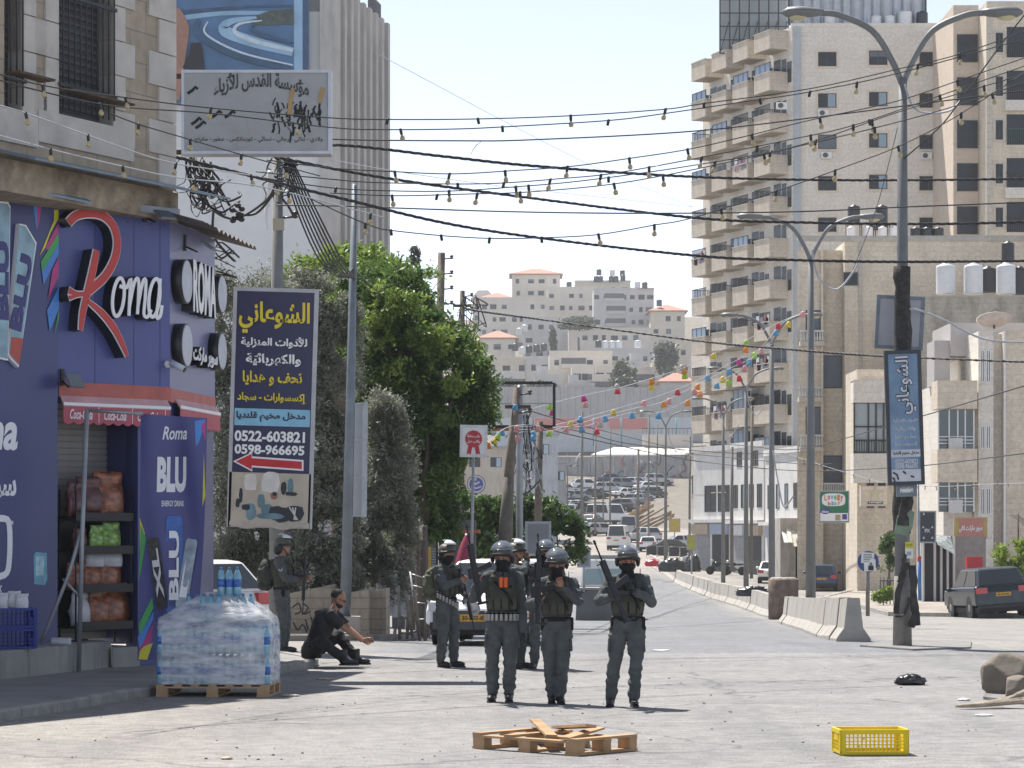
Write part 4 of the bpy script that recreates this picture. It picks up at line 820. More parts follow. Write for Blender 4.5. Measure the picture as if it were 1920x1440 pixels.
m = MB(); poly_on(m, ap, [(62, 1042), (66, 1035), (87, 1037), (88, 1085), (84, 1097), (64, 1095)], -.001, -.006, 0); poly_on(m, ap, [(67, 1043), (82, 1042), (81, 1078), (66, 1080)], -.0065, -.008, 1); m.build('ice_cube_print', [mat('print_ice', (.12, .33, .45), .4, var=.3, scale=9), mat('print_ice_pale', (.35, .55, .62), .4, var=.3, scale=9)], hoard)
# floodlights and a camera on the shop front
def floodlight(px, py, fac, label, out=.45, tilt=35):
 u, z = fac.on(px, py); p = fac.pt(u, 0, z); t = thing('floodlight', label, 'floodlight', p, fac.rz)
 m = MB(); m.bx(-.03, .03, -.03, 0, -.06, .16); m.tube([(0, -.02, .0), (0, -out * .55, -.08)], .014, 6); m.build('bracket', black, t)
 m = MB(); rt = Matrix.Rotation(R(tilt), 3, 'X'); m.box((0, -out, 0), (.26, .2, .035), rt); m.build('housing', bluegrey_metal, t, bevel=.008); m = MB(); m.box(Vector((0, -out, 0)) + rt @ Vector((0, 0, -.02)), (.22, .16, .008), rt); m.build('lens', mat('flood_lens', (.55, .57, .55), .15), t)
floodlight(270, 408, PR, 'small floodlight on an arm above the white script'); floodlight(345, 462, PS, 'floodlight on a hooked arm above the raised side name', .35); floodlight(115, 715, PA, 'dark floodlight hanging at the edge of the tall hoarding', .25, 60)
cc = thing('security_camera', 'white bullet security camera at the shop corner', 'camera', PR.pt(PR.on(312, 683)[0], 0, PR.on(312, 683)[1]), PR.rz)
m = MB(); m.lathe([(.05, 0), (.05, .03), (.03, .06)], 12, (0, 0, 0), 0, Matrix.Rotation(R(90), 3, 'X')); m.tube([(0, -.05, 0), (.05, -.12, -.02)], .02, 8); m.build('mount', white_paint, cc)
m = MB(); m.tube([(.0, -.1, .02), (.1, -.26, -.08)], .045, 12); m.build('body', mat('camera_blue_shade', (.5, .56, .64), .4), cc); m = MB(); m.tube([(.1, -.26, -.08), (.106, -.27, -.086)], .038, 12); m.build('lens', black, cc)
# steps at the shop
stepm = mat('grimy_step_stone', (.30, .29, .275), .9, var=.15, scale=2, bump=.4, stain=.8, streak=True, stain_col=(.07, .065, .06))
m = MB(); poly = [(-7.2, 30.9), (-6.19, 32.2), (-5.5, 34.5), (-5.30, 35.25), (-5.95, 35.9), (-7.4, 35)]
m.prism(poly, .1, .445, lambda u, v, d: (u, v, d)); st = tag(m.build('shop_step', stepm), 'long grimy stone step along the foot of the blue hoarding', 'step')
m = MB(); m.prism([(X(211, 35.15), 35.15), (X(262, 35.5), 35.5), (X(262, 36.4), 36.4), (-5.5, 36.4), (-5.28, 35.3)], .1, .36, lambda u, v, d: (u, v, d)); tag(m.build('doorstep', mat('plain_step_stone', (.33, .32, .30), .9, var=.1, stain=.5)), 'low plain doorstep under the black goods rack', 'step')
# --- hanging frame and printed banner ---
fr_ = thing('pipe_frame', 'galvanised pipe frame with a diagonal brace at the shop step', 'frame', (X(148, 34.0), 34.0, .1))
tt = lambda px, py, D=34.0: Vector((X(px, D) - X(148, 34), D - 34, Z(py, D) - .1))
m = MB(); m.tube([tt(147, 1274), tt(154, 1000), tt(163, 768)], .03, 8); m.build('upright', grey_metal, fr_); m = MB(); m.tube([tt(163, 769), tt(268, 776)], .022, 8); m.build('crossbar', grey_metal, fr_)
m = MB(); m.tube([tt(155, 985), tt(128, 1080), tt(88, 1180), tt(76, 1205)], .024, 8); m.tube([tt(118, 1085), tt(150, 1120)], .018, 8); m.build('brace', grey_metal, fr_)
bn = thing('printed_banner', 'blue energy drink banner hanging from the pipe frame beside the goods rack', 'banner', (X(325, 34.3), 34.3, Z(1000, 34.3)))
bl = lambda px, py: ((px - 325) / F * 34.3, (1000 - py) / F * 34.3)
def ripple(u, v): return .03 * math.sin(u * 11 + v * 1.3) + .02 * math.sin(v * 3 + u * 4)
nu, nv = 24, 40; vs = []; fs = []
for j in range(nv + 1):
 t = j / nv; xl = 264 - 6 * t; xr = 388 - 24 * t ** 2
 for i in range(nu + 1):
  s = i / nu; px = xl + (xr - xl) * s; py = 776 + 8 * s + 462 * t - 10 * s * t; u, v = bl(px, py); vs.append((u, ripple(u, v), v))
o_ = len(vs); vs += [(a, b + .006, c) for a, b, c in vs]
for j in range(nv):
 for i in range(nu):
  a = j * (nu + 1) + i; fs += [(a, a + 1, a + nu + 2, a + nu + 1), (o_ + a, o_ + a + nu + 1, o_ + a + nu + 2, o_ + a + 1)]
m = MB(); m.add(vs, fs, 0, True); m.build('cloth', mat('banner_blue', (.055, .06, .22), .4, var=.12, scale=1.5), bn)
def on_cloth(p, e=.006): return (p[0], ripple(p[0], p[2]) - e + p[1] * .3, p[2])
m = MB()
for i, (pts, mi) in enumerate([([(366, 790), (386, 786), (374, 830), (368, 838)], 0), ([(378, 800), (386, 786), (386, 830)], 1), ([(262, 970), (272, 1000), (262, 1080)], 3), ([(264, 985), (274, 1010), (266, 1060), (260, 1090), (263, 1020)], 2), ([(260, 1170), (285, 1120), (287, 1140), (262, 1195)], 2), ([(259, 1195), (288, 1145), (287, 1160), (262, 1220)], 0), ([(260, 1220), (286, 1170), (284, 1200), (266, 1236)], 1), ([(260, 1236), (264, 1215), (286, 1205), (276, 1237)], 3), ([(383, 850), (386, 930), (380, 950)], 3)]):
 q = [bl(*p) for p in pts]; m.add([on_cloth((u, 0, v), .006 + .0012 * i) for u, v in q], [tuple(range(len(q)))], mi)
m.build('colour_shards', [MC['print_sky_blue'], MC['print_magenta'], MC['print_green'], MC['print_yellow']], bn)
m = MB(); c_ = bl(331, 925); c2 = bl(339, 832)
put_text(m, 'Roma', *bl(328, 812), .32, .17, 0, .001, .02, .3, fn=on_cloth); put_text(m, 'BLU', *bl(322, 890), .38, .46, 0, .001, .05, .05, fn=on_cloth); put_text(m, 'ENERGY DRINK', *bl(324, 944), .28, .075, 0, .001, .015, fn=on_cloth)
m.build('lettering', whiteL, bn)
pass
for (cx, cy, wd, ht, tl, mi, lt) in ((296, 1075, 24, 135, 8, 0, 'XL'), (327, 1060, 30, 185, 0, 1, 'BLU'), (350, 1075, 22, 130, -9, 2, 'B')):
 m = MB(); rt = Matrix.Rotation(R(-tl), 3, 'Y'); u, v = bl(cx, cy); hw_, hh_ = wd / F * 34.3 / 2, ht / F * 34.3 / 2
 poly = [(-hw_ * .8, hh_), (hw_ * .8, hh_), (hw_, hh_ * .9), (hw_, -hh_ * .9), (hw_ * .8, -hh_), (-hw_ * .8, -hh_), (-hw_, -hh_ * .9), (-hw_, hh_ * .9)]
 gr = [(-hw_ * .8, hh_)]; m.add([on_cloth(tuple((rt @ Vector((a, 0, b))) + Vector((u, 0, v))), .02) for a, b in poly], [tuple(range(8))], 0)
 put_text(m, lt, 0, 0, hh_ * 1.4, hw_ * 1.2, 0, .001, .04, 0, 1, fn=lambda p: on_cloth(tuple((rt @ Matrix.Rotation(R(-90), 3, 'Y') @ Vector(p)) + Vector((u, 0, v))), .03))
 m.build('can_print', [[mat('can_black', (.05, .045, .05), .4, var=.5, scale=12), mat('can_blue', (.03, .12, .42), .4, var=.3, scale=5), mat('can_grey', (.30, .36, .42), .4, var=.4, scale=6)][mi], whiteL], bn)
# --- black goods rack with charcoal bags ---
rk = PR.root('goods_rack', 'black metal shelf rack stocked with snack bags in the shop doorway', 'rack')
ur0, ur1 = PR.on(150, 1000)[0], PR.on(258, 1000)[0]; shz = [PR.on(200, y)[1] for y in (1178, 1108, 1036, 974)]
for z in shz:
 m = MB(); m.bx(ur0, ur1, .1, .5, z, z + .03); m.bx(ur0, ur1, .085, .1, z - .02, z + .09); m.build('shelf', black, rk)
m = MB(); m.bx(ur0 + .03, ur1 - .03, .5, .52, shz[0], shz[-1] + .04); m.build('back_panel', black, rk)  # added black sheet behind the shelves, standing in for the shade inside
for u in (ur0 + .02, ur1 - .02):
 for y in (.12, .48): m = MB(); m.tube([(u, y, .4), (u, y, shz[-1] + .4)], .014, 6); m.build('post', black, rk)
m = MB(); m.tube([(ur0, .12, shz[-1] + .4), (ur0 + .05, .12, shz[-1] + .5), (ur0 + .2, .3, shz[-1] + .5), (ur1, .48, shz[-1] + .42)], .012, 6); m.build('hoop', black, rk)
def bag_mesh(col, seed, wd=.30, ht=.42, dp=.16):
 m = MB(); rr = random.Random(seed); n1, n2 = 14, 14; vs = []; fs = []
 for j in range(n2 + 1):
  t = j / n2; z = t * ht; fill = math.sin(min(t * 1.15 + .12, 1) * PI) ** .55 if t < .85 else .35 * (1 - t) / .15 + .05
  for i in range(n1):
   a = 2 * PI * i / n1; e = 2.5; ca, sa = math.cos(a), math.sin(a)
   x = math.copysign(abs(ca) ** (2 / e), ca) * wd / 2 * (.92 + .08 * fill); y = math.copysign(abs(sa) ** (2 / e), sa) * dp / 2 * max(fill, .1)
   k = fbm(Vector((x * 9 + seed, y * 9, z * 9)), 3) * .06; vs.append((x * (1 + k * 2.2), y * (1 + k * 5) + k * .8, z + k * .3))
 for j in range(n2):
  for i in range(n1): fs.append((j * n1 + i, j * n1 + (i + 1) % n1, (j + 1) * n1 + (i + 1) % n1, (j + 1) * n1 + i))
 fs += [tuple(range(n1))[::-1], tuple(n2 * n1 + i for i in range(n1))]; m.add(vs, fs, 0, True)
 return m.mesh('bag', [col, mat('bag_label_dark', (.03, .025, .03), .3), mat('bag_label_cream', (.5, .42, .25), .3)])
bo_ = mat('orange_brown_bag', (.27, .09, .04), .3, var=.8, scale=16, spec=.6, stain=1, stain_col=(.03, .022, .02), bump=.6, bscale=14); bg_ = mat('lime_green_bag', (.25, .42, .10), .3, var=.6, scale=16, spec=.6, stain=.9, stain_col=(.03, .06, .02), bump=.6, bscale=14); bd_ = mat('dark_red_bag', (.10, .03, .03), .3, var=.8, scale=16, spec=.6, stain=1, stain_col=(.02, .015, .02), bump=.6, bscale=14); bw_ = mat('white_plastic_bag', (.6, .6, .62), .3, var=.15, scale=8)
BG = [(bo_, 1), (bo_, 2), (bd_, 3), (bg_, 4), (bw_, 5)]; bm_ = [bag_mesh(c, s) for c, s in BG]
LV = [(3, [(0.16, 2, 'dark red bag on the top shelf beside the frame upright'), (.36, 2, 'crumpled dark bag with orange foot on the top shelf'), (.68, 0, 'plump orange brown bag on the top shelf')], 1.0), (2, [(.2, 2, 'flat dark bag on the second shelf from the top'), (.5, 3, 'bright lime green bag on the second shelf from the top'), (.74, 3, 'second lime green bag tucked at the shelf end')], .62),
      (1, [(.12, 0, 'small orange bag at the frame end of the third shelf'), (.42, 1, 'orange bag under white plastic in the middle of the third shelf'), (.72, 0, 'orange bag under white plastic at the banner end of the third shelf'), (.45, 4, 'white plastic bundle lying over the middle orange bag'), (.74, 4, 'white plastic bundle lying over the orange bag at the banner end')], .72), (0, [(.22, 4, 'clear plastic bundle on the bottom shelf'), (.55, 0, 'wide orange brown bag on the bottom shelf'), (.8, 1, 'narrow orange bag with white label on the bottom shelf')], .95)]
for sh, items, sc in LV:
 for i, (f, k, lab) in enumerate(items):
  over = 'over' in lab; o = objm('snack_bag', bm_[k]); u = ur0 + (ur1 - ur0) * f; p = PR.pt(u, .27, shz[sh] + .033 + (.28 if over else 0)); o.location = p; o.rotation_euler = (0, 0, PR.rz + rnd.uniform(-.15, .15)); sc *= 1.13; o.scale = (sc * (1.12 if not over else .85), sc, sc * (.5 if over else 1)); tag(o, lab, 'bag', 'bags on the goods rack')
# blue crates with white stuff on the step, gloves
def crate(name, label, cat, loc, rz, dims, m_, group=None, cols=8, rows_=4, rim=.03):
 Lx, Ly, Lz = dims; t = thing(name, label, cat, loc, rz, group); th = .012
 m = MB(); m.bx(-Lx / 2, Lx / 2, -Ly / 2, Ly / 2, 0, th);
 for i in range(7): pass
 m.build('base', m_, t)
 for (nm, w_, pos, rr) in (('side', Lx, (0, -Ly / 2, 0), 0), ('side', Lx, (0, Ly / 2, 0), PI), ('end', Ly, (-Lx / 2, 0, 0), -PI / 2), ('end', Ly, (Lx / 2, 0, 0), PI / 2)):
  m = MB(); z1 = Lz; c_ = max(3, int(cols * w_ / Lx)); e = .0015 if nm == 'end' else 0
  m.bx(-w_ / 2 + e, w_ / 2 - e, -th, 0, th, th + .022); m.bx(-w_ / 2 + e, w_ / 2 - e, -th - .006, .006, z1 - rim, z1)
  for k in range(1, rows_): zz = th + .02 + (z1 - rim - th - .02) * k / rows_; m.bx(-w_ / 2 + .03, w_ / 2 - .03, -th * .8, -.001, zz - .004, zz + .004)
  for k in range(c_ + 1): x = -w_ / 2 + .03 + (w_ - .06) * k / c_; m.bx(x - .0045, x + .0045, -th * .9, 0.001, th + .022, z1 - rim)
  for a in (-1, 1): m.bx(a * (w_ / 2 - .018) - .018 + e * a, a * (w_ / 2 - .018) + .018 - e, -th - .003, .003, th, z1 - rim * .98)
  if nm == 'end': m.bx(-.08, .08, -th - .002, .002, z1 * .55, z1 - rim)
  m.build(nm, m_, t, pos, rr)
 return t
cblue = mat('blue_crate_plastic', (.012, .03, .22), .4, var=.1)
for k, lab in enumerate(('blue plastic crate on the step, bottom of its stack', 'blue plastic crate on the step, filled with white bundles')):
 crate('plastic_crate', lab, 'crate', (X(18, 32.75), 32.9, .448 + k * .255), .5, (.5, .35, .25), cblue, 'blue crates stacked on the shop step')
for i, (dx, dy, dz) in enumerate(((-.12, 0, .48), (.02, .05, .5), (.13, -.03, .47))):
 o = objm('white_bundle', bm_[4], None, (X(18, 32.75) + dx, 32.9 + dy, .448 + dz)); o.scale = (.55, .8, .5); tag(o, 'crumpled white plastic bundle heaped in the top blue crate', 'bundle', 'white bundles in the blue crate')
o = objm('plastic_bag', bm_[4], None, (X(112, 33.9), 34.0, .448)); o.scale = (.9, .8, .22); tag(o, 'flattened white plastic bag lying on the step beside the rack', 'bag')
# --- fascia sign on brackets, billboard, finned building ---
sg = thing('fashion_sign', 'weathered grey box sign with burnt Arabic lettering on brackets', 'sign', (X(486, 36.5), 36.5, Z(208, 36.5)))
q36 = lambda px, py: ((px - 486) / F * 36.5, (208 - py) / F * 36.5)
m = MB(); x0, z1 = q36(343, 134); x1, z0_ = q36(618, 286); m.bx(x0, x1, 0, .28, z0_, z1); m.build('box', mat('sign_face_grey', (.37, .37, .385), .5, var=.06, stain=.35, stain_col=(.24, .21, .17)), sg)
m = MB()
for a in (x0, x1): m.bx(a - .02, a + .02, -.02, .31, z0_ - .02, z1 + .02)
for c in (z0_, z1): m.bx(x0 + .02, x1 - .02, -.018, .308, c - .02, c + .02)
m.build('frame', mat('pale_alu_frame', (.5, .5, .53), .4, .4), sg)
m = MB(); put_text(m, 'مؤسسة القدس للأزياء', *q36(490, 164), 178 / F * 36.5, .30, -.004, .003, .03, fn=lambda p: (p[0], p[1], p[2] + .10 - .12 * (p[0] / .65) ** 2)); put_text(m, 'ولادي - بناتي - رجالي - نسائي - كوزماتكس - عطور - مكياج', *q36(485, 262), 240 / F * 36.5, .085, -.004, .003, .01)
m.build('lettering', mat('sign_grey_print', (.06, .06, .065), .6, var=.4, scale=20), sg)
m = MB(); rr = random.Random(5)
for i in range(46):
 a, b = q36(min(max(rr.gauss(550, 26), 500), 600), rr.gauss(208, 14)); pts = [(a, b)]
 for k in range(3): a += rr.uniform(-.03, .03); b -= rr.uniform(.01, .08); pts.append((a, b))
 stroke(m, pts, rr.uniform(.012, .035), -.004, -.005 - .0001 * i, 0)
for (px, py) in ((367, 228), (360, 170), (405, 215), (430, 215), (375, 235)):
 a, b = q36(px, py); stroke(m, [(a - .06, b - .04), (a, b), (a + .05, b + .05), (a + .08, b + .02)], .04, -.004, -.007, 0)
for (px, py, h_) in ((545, 190, .36), (602, 178, .2)): a, b = q36(px, py); stroke(m, [(a + .03, b + h_ / 2), (a, b), (a - .02, b - h_ / 2)], .06, -.004, -.012, 1)
m.build('burn_marks', [mat('char_black', (.02, .02, .02), .8), mat('peeled_tan', (.40, .27, .12), .8)], sg)
for py, a in ((140, -.5), (283, -.55)): m = MB(); u, v = q36(343, py); m.bx(u + a, u, .1, .16, v - .03, v + .03); m.build('bracket', rust, sg)
wb, _ = facade('finned_building', 'white windowless building with tall concrete fins down one side', 'building', (X(290, 122), 122), (X(604, 122), 122), gz(122))
m = MB(); wbw = X(604, 122) - X(290, 122); wh = 27; m.bx(0, wbw, 0, 12, 0, wh); m.build('wall', mat('white_render', (.68, .68, .69), .9, var=.05, scale=.3, stain=.12, stain_col=(.3, .3, .3)), wb)
fa = (X(606, 122), 122); fb = (X(702, 134), 134); fs_ = Fac(fa, fb, gz(122)); m = MB(); n_ = 8; fwall = mat('fin_grey_concrete', (.48, .455, .43), .9, var=.12, scale=.8, stain=.35, streak=True)
th_ = lambda u: Z(-30 + 75 * u / fs_.L, 122 + 12 * u / fs_.L) - gz(122)
m.bx(0, fs_.L, .1, 8, 0, th_(fs_.L)); fn_ = m.build('fin_wall', mat('fin_recess', (.30, .29, .285), .9, var=.1, stain=.2), wb, (fa[0] - X(290, 122), 0, 0), fs_.rz)
for i in range(n_ + 1):
 u = fs_.L * i / n_; m = MB(); m.bx(u - .28, u + .28, -.75, .1, 0, th_(u)); m.build('fin', fwall, fn_)
 if i < n_:
  m = MB()
  for k in range(7): m.bx(u + .55, u + .95, .03, .2, 4 + 3.1 * k, 5.6 + 3.1 * k)
  m.build('slit_windows', dark_glass, fn_)
m = MB(); m.bx(fs_.L - 1.2, fs_.L + .2, -.3, .1, th_(fs_.L), th_(fs_.L) + 1); m.build('roof_box', mat('dark_roof_box', (.1, .1, .11)), fn_)
# the blue road billboard on that wall
bb = thing('road_billboard', 'huge blue billboard picturing a sweeping blurred road high on the white building', 'billboard', (X(325, 121), 121.4, Z(190, 121)))
bw0 = (578 - 325) / F * 121; bhh = 235 / F * 121; m = MB(); m.bx(-.8, bw0, 0, .25, 0, bhh); m.build('panel', mat('billboard_edge', (.1, .16, .22)), bb)
pb = lambda px, py: ((px - 325) / F * 121, (190 - py) / F * 121)
bcol = [mat('print_road_blue', (.065, .15, .29), .5, var=.25, scale=.7), mat('print_pale_blue', (.26, .42, .58), .5, var=.2, scale=.8), mat('print_dark_blue', (.03, .08, .16), .5, var=.3, scale=.8), mat('print_hill_olive', (.07, .09, .08), .5, var=.3), mat('print_skin', (.33, .17, .12), .5, var=.15), mat('print_black', (.01, .01, .014), .5), mat('print_white_line', (.5, .6, .68), .5)]
m = MB()
def strip(pts, wd, mi, e): stroke(m, [tuple(q) for q in spline([pb(*p) for p in pts], 6)], [w_ / F * 121 for w_ in np.interp(np.linspace(0, 1, (len(pts) - 1) * 6 + 1), np.linspace(0, 1, len(wd)), wd)], -.01, -.012 - e * .012, mi)
m.bx(pb(325, 0)[0], pb(556, 0)[0], -.008, -.001, .02, bhh - .02, 0)
m.bx(pb(556, 0)[0], pb(576, 0)[0], -.008, -.001, .02, bhh - .02, 2); m.bx(pb(550, 0)[0], pb(566, 0)[0], -.012, -.009, .02, bhh - .02, 1)
strip([(330, -35), (440, -30), (548, -40)], [60, 50, 40], 1, 2); strip([(330, 22), (430, 12), (548, 8)], [10, 5, 4], 2, 3); strip([(332, 32), (420, 22), (545, 22)], [10, 8, 6], 1, 4)
strip([(470, 40), (500, 32), (549, 28)], [8, 26, 30], 3, 5); strip([(548, 95), (470, 75), (420, 55), (430, 38), (480, 30)], [16, 20, 22, 12, 4], 1, 6); strip([(548, 92), (480, 76), (440, 58), (448, 42), (490, 36)], [6, 8, 8, 5, 2], 6, 7); strip([(548, 78), (500, 66), (470, 52), (478, 42)], [4, 7, 6, 2], 2, 8); strip([(548, 130), (440, 100), (370, 60), (372, 35)], [8, 14, 16, 6], 2, 9); strip([(548, 120), (450, 96), (385, 62), (388, 38)], [3, 4, 4, 2], 6, 10)
strip([(328, 15), (340, 50), (338, 100), (330, 185)], [14, 26, 18, 10], 4, 11)
strip([(362, 128), (366, 100), (366, 78)], [44, 26, 18], 5, 12)
m.build('printed_picture', bcol, bb)
# ---------------- trees and plants ----------------
def leaf_mesh(name, m_, clumps, n, size, aspect=.35, gap=.0, gfreq=1.2, seed=1, droop=.3):
 g = np.random.default_rng(seed); wt = np.array([c[6] if len(c) > 6 else c[3] * c[4] * c[5] for c in clumps]); wt = wt / wt.sum(); pts = []; nr = []
 for c, q in zip(clumps, wt):
  k = int(n * q * (1.6 if gap else 1)); d = g.normal(size=(k, 3)); d /= np.linalg.norm(d, axis=1)[:, None]; r = g.random(k) ** .42
  r = r * (1 + .17 * g.normal(size=k) + .35 * (g.random(k) < .06) * g.random(k)); p = np.array(c[:3]) + d * r[:, None] * np.array(c[3:6]); pts.append(p); nr.append(d)
 p = np.concatenate(pts); d = np.concatenate(nr)
 if gap:
  v = np.array([noise.noise(Vector(q * gfreq + seed)) + .5 * noise.noise(Vector(q * gfreq * 2.7)) for q in p]); keep = v > (gap - .35) ; p = p[keep]; d = d[keep]
 k = len(p); a = g.normal(size=(k, 3)) + d * .6; a[:, 2] -= droop; a /= np.linalg.norm(a, axis=1)[:, None]
 b = np.cross(a, g.normal(size=(k, 3)) + np.array([0, 0, .6])); b /= np.linalg.norm(b, axis=1)[:, None] + 1e-9
 s = size * (.6 + .8 * g.random(k))[:, None]; h = a * s * .5; w_ = b * s * aspect * .5
 vs = np.stack([p - h, p - h * .1 + w_, p + h, p - h * .1 - w_], axis=1).reshape(-1, 3)
 me = bpy.data.meshes.new(name); me.vertices.add(4 * k); me.vertices.foreach_set('co', vs.astype(np.float32).ravel()); me.loops.add(4 * k); me.loops.foreach_set('vertex_index', np.arange(4 * k, dtype=np.int32))
 me.polygons.add(k); me.polygons.foreach_set('loop_start', np.arange(0, 4 * k, 4, dtype=np.int32)); me.polygons.foreach_set('loop_total', np.full(k, 4, dtype=np.int32)); me.update(); me.validate(); me.materials.append(m_); return me
bark = mat('grey_bark', (.12, .10, .08), .95, var=.3, scale=6, bump=.7, stain=.3)
def tree(name, label, cat, base, clumps, n, size, m_, aspect=.35, gap=.3, gfreq=1.2, seed=1, trunk_r=.18, group=None, limbs=True, droop=.3):
 """clumps in world space (x, y, z, rx, ry, rz)"""
 t = thing(name, label, cat, base, 0, group); bx, by, bz = base; cl = [(c[0] - bx, c[1] - by, c[2] - bz) + tuple(c[3:]) for c in clumps]; rs = random.Random(seed + 99); ex = []
 if len(cl) > 4 and name != 'cypress':
  for c in cl:
   for k in range(5):
    d = Vector((rs.gauss(0, 1), rs.gauss(0, .7), rs.gauss(.25, 1))).normalized(); q = rs.uniform(.9, 1.18); r_ = rs.uniform(.16, .30) * min(c[3], c[5]); ex.append((c[0] + d.x * c[3] * q, c[1] + d.y * c[4] * q, c[2] + d.z * c[5] * q, r_ * rs.uniform(.7, 1.5), r_, r_ * rs.uniform(.7, 1.6)))
 o = objm('crown', leaf_mesh('crown', m_, cl + ex, int(n * 1.12), size, aspect, gap, gfreq, seed, droop), t)
 m = MB(); rr = random.Random(seed); low = min(c[2] for c in cl); fork = Vector((rr.uniform(-.1, .1), 0, max(low * .75, .4)))
 m.tube(spline([Vector((0, 0, -.3)), fork * .5 + Vector((rr.uniform(-.1, .1), 0, 0)), fork], 4), [trunk_r * (1.25 - .04 * i) for i in range(9)], 8)
 if limbs:
  for c in cl[:9]:
   e = Vector(c[:3]); mid = fork.lerp(e, .5) + Vector((rr.uniform(-.2, .2), rr.uniform(-.2, .2), .1)); m.tube(spline([fork, mid, e], 4), [trunk_r * .6 * (1 - .09 * i) for i in range(9)], 6)
 m.build('trunk', bark, t); return t
def cl(px, py, D, rx, rz, ry=None, dy=0): return (X(px, D), D + dy, Z(py, D), rx, ry or rx * .8, rz)
olive = leafmat('olive_leaves', (.12, .13, .09), (.32, .33, .27), .55, .4); ficus = leafmat('dark_green_leaves', (.035, .085, .018), (.14, .22, .05), .45, .45); bright = leafmat('fresh_green_leaves', (.10, .17, .02), (.24, .33, .06), .5, .4); bushm = leafmat('fig_leaves', (.035, .08, .02), (.12, .20, .05), .5, .35); lime_l = leafmat('lime_leaves', (.16, .24, .03), (.28, .36, .06), .5, .4); hill_l = leafmat('hill_tree_leaves', (.05, .065, .04), (.12, .14, .09), .6, .3)
tree('olive_tree', 'tall dusty grey green olive behind the household goods signboard', 'tree', (X(470, 53), 53, gz(53)), [cl(430, 590, 53, .62, .75), cl(500, 570, 53.5, .7, .75), cl(415, 700, 53, .6, 1.1), cl(500, 720, 53, .9, 1.3), cl(430, 850, 53, .8, 1.2), cl(510, 900, 53, .9, 1.2), cl(430, 1010, 53, .8, .9), cl(520, 1040, 53, .8, .8), cl(415, 535, 53, .3, .4), cl(430, 1085, 53, .7, .6), cl(540, 1095, 53, .7, .6), cl(480, 970, 53.3, .9, .9)], 64000, .085, olive, .32, .12, 1.6, 3, .1, limbs=False)
tree('olive_tree', 'grey green olive with slender leaves between the signboard and the steel post', 'tree', (X(610, 52), 52, gz(52)), [cl(575, 560, 52, .5, .6), cl(615, 590, 52, .55, .75), cl(600, 700, 52, .6, 1.1), cl(640, 720, 52, .45, 1.1), cl(600, 850, 52, .62, 1.1), cl(640, 900, 52, .55, 1.1), cl(600, 1000, 52, .6, .9), cl(640, 1040, 52, .55, .6), cl(560, 1060, 52, .6, .7), cl(620, 1100, 52, .6, .5), cl(570, 780, 52.4, .5, 1.2), cl(655, 620, 52, .35, .6)], 60000, .085, olive, .32, .12, 1.6, 5, .1, limbs=False)
tree('olive_tree', 'lower dusty olive beside the steel post with the green tree behind it', 'tree', (X(715, 53), 53, gz(53)), [cl(720, 780, 53, .45, .5), cl(705, 860, 53, .5, .8), cl(745, 880, 53, .45, .8), cl(715, 970, 53, .55, .8), cl(690, 1050, 53, .5, .6), cl(735, 1060, 53, .45, .5), cl(745, 800, 53, .3, .35), cl(710, 1100, 53, .6, .5), cl(675, 980, 53, .45, .8), cl(740, 1000, 53, .45, .7)], 36000, .085, olive, .32, .12, 1.6, 7, .09, limbs=False)
tree('broadleaf_tree', 'bright green sunlit tree rising behind the olives below the finned building', 'tree', (X(640, 64), 64, gz(64)), [cl(600, 520, 64, 1.0, .6), cl(670, 505, 64, .9, .55), cl(555, 540, 64, .6, .45), cl(720, 540, 64, .9, .6), cl(650, 560, 64, 1.2, .8), cl(760, 555, 64, .6, .45), cl(640, 480, 64, .4, .3), cl(700, 490, 64, .35, .3), cl(560, 600, 64.5, .9, .9), cl(650, 640, 64.5, 1.2, 1)], 24000, .16, bright, .4, .34, .9, 11, .25)
FC = [cl(720, 560, 58, .9, .8), cl(790, 590, 58, .6, .6), cl(730, 640, 57, .9, .9), cl(800, 670, 57, .95, .9), cl(860, 690, 57, .6, .55), cl(880, 740, 57, .6, .55), cl(740, 740, 57, .8, .9), cl(830, 780, 57, .95, .75), cl(905, 765, 57, .32, .42), cl(780, 860, 57, .9, .8), cl(835, 880, 57, .5, .7), cl(800, 950, 57, .85, .7), cl(850, 940, 57, .3, .5), cl(750, 930, 57, .5, .6), cl(680, 570, 58, .5, .5), cl(860, 630, 57, .45, .35), cl(760, 800, 57.5, 1.0, 1.1), cl(800, 740, 57.5, 1.0, .9), cl(880, 800, 57, .42, .5), cl(860, 830, 57, .5, .5), cl(845, 990, 57, .45, .4), cl(770, 985, 57, .7, .5), cl(720, 850, 57.5, .7, .9), cl(900, 720, 57, .4, .4)]
tree('broadleaf_tree', 'large dark green spreading tree shading the stalls behind the patrol', 'tree', (X(792, 57), 57, gz(57)), FC, 95000, .125, ficus, .36, .3, 1.5, 13, .14)
tree('broadleaf_tree', 'lighter green boughs coloured as sunlit tops of the dark spreading tree', 'tree', (X(770, 59.5), 59.5, gz(59)), [cl(720, 520, 59.5, .9, .45), cl(780, 535, 59.5, .6, .5), cl(775, 600, 59, .55, .6), cl(835, 645, 58.5, .65, .4), cl(700, 590, 59, .5, .5), cl(875, 665, 58.5, .4, .35), cl(660, 545, 59, .7, .5), cl(740, 560, 56.3, .6, .4), cl(810, 640, 56.2, .5, .35), cl(860, 720, 56.2, .35, .3), cl(690, 620, 56.3, .5, .5), cl(760, 690, 56.2, .5, .35)], 16000, .12, bright, .38, .36, 1.4, 17, .12)  # lighter leaf colour paints sun highlights over the dark tree's upper clumps
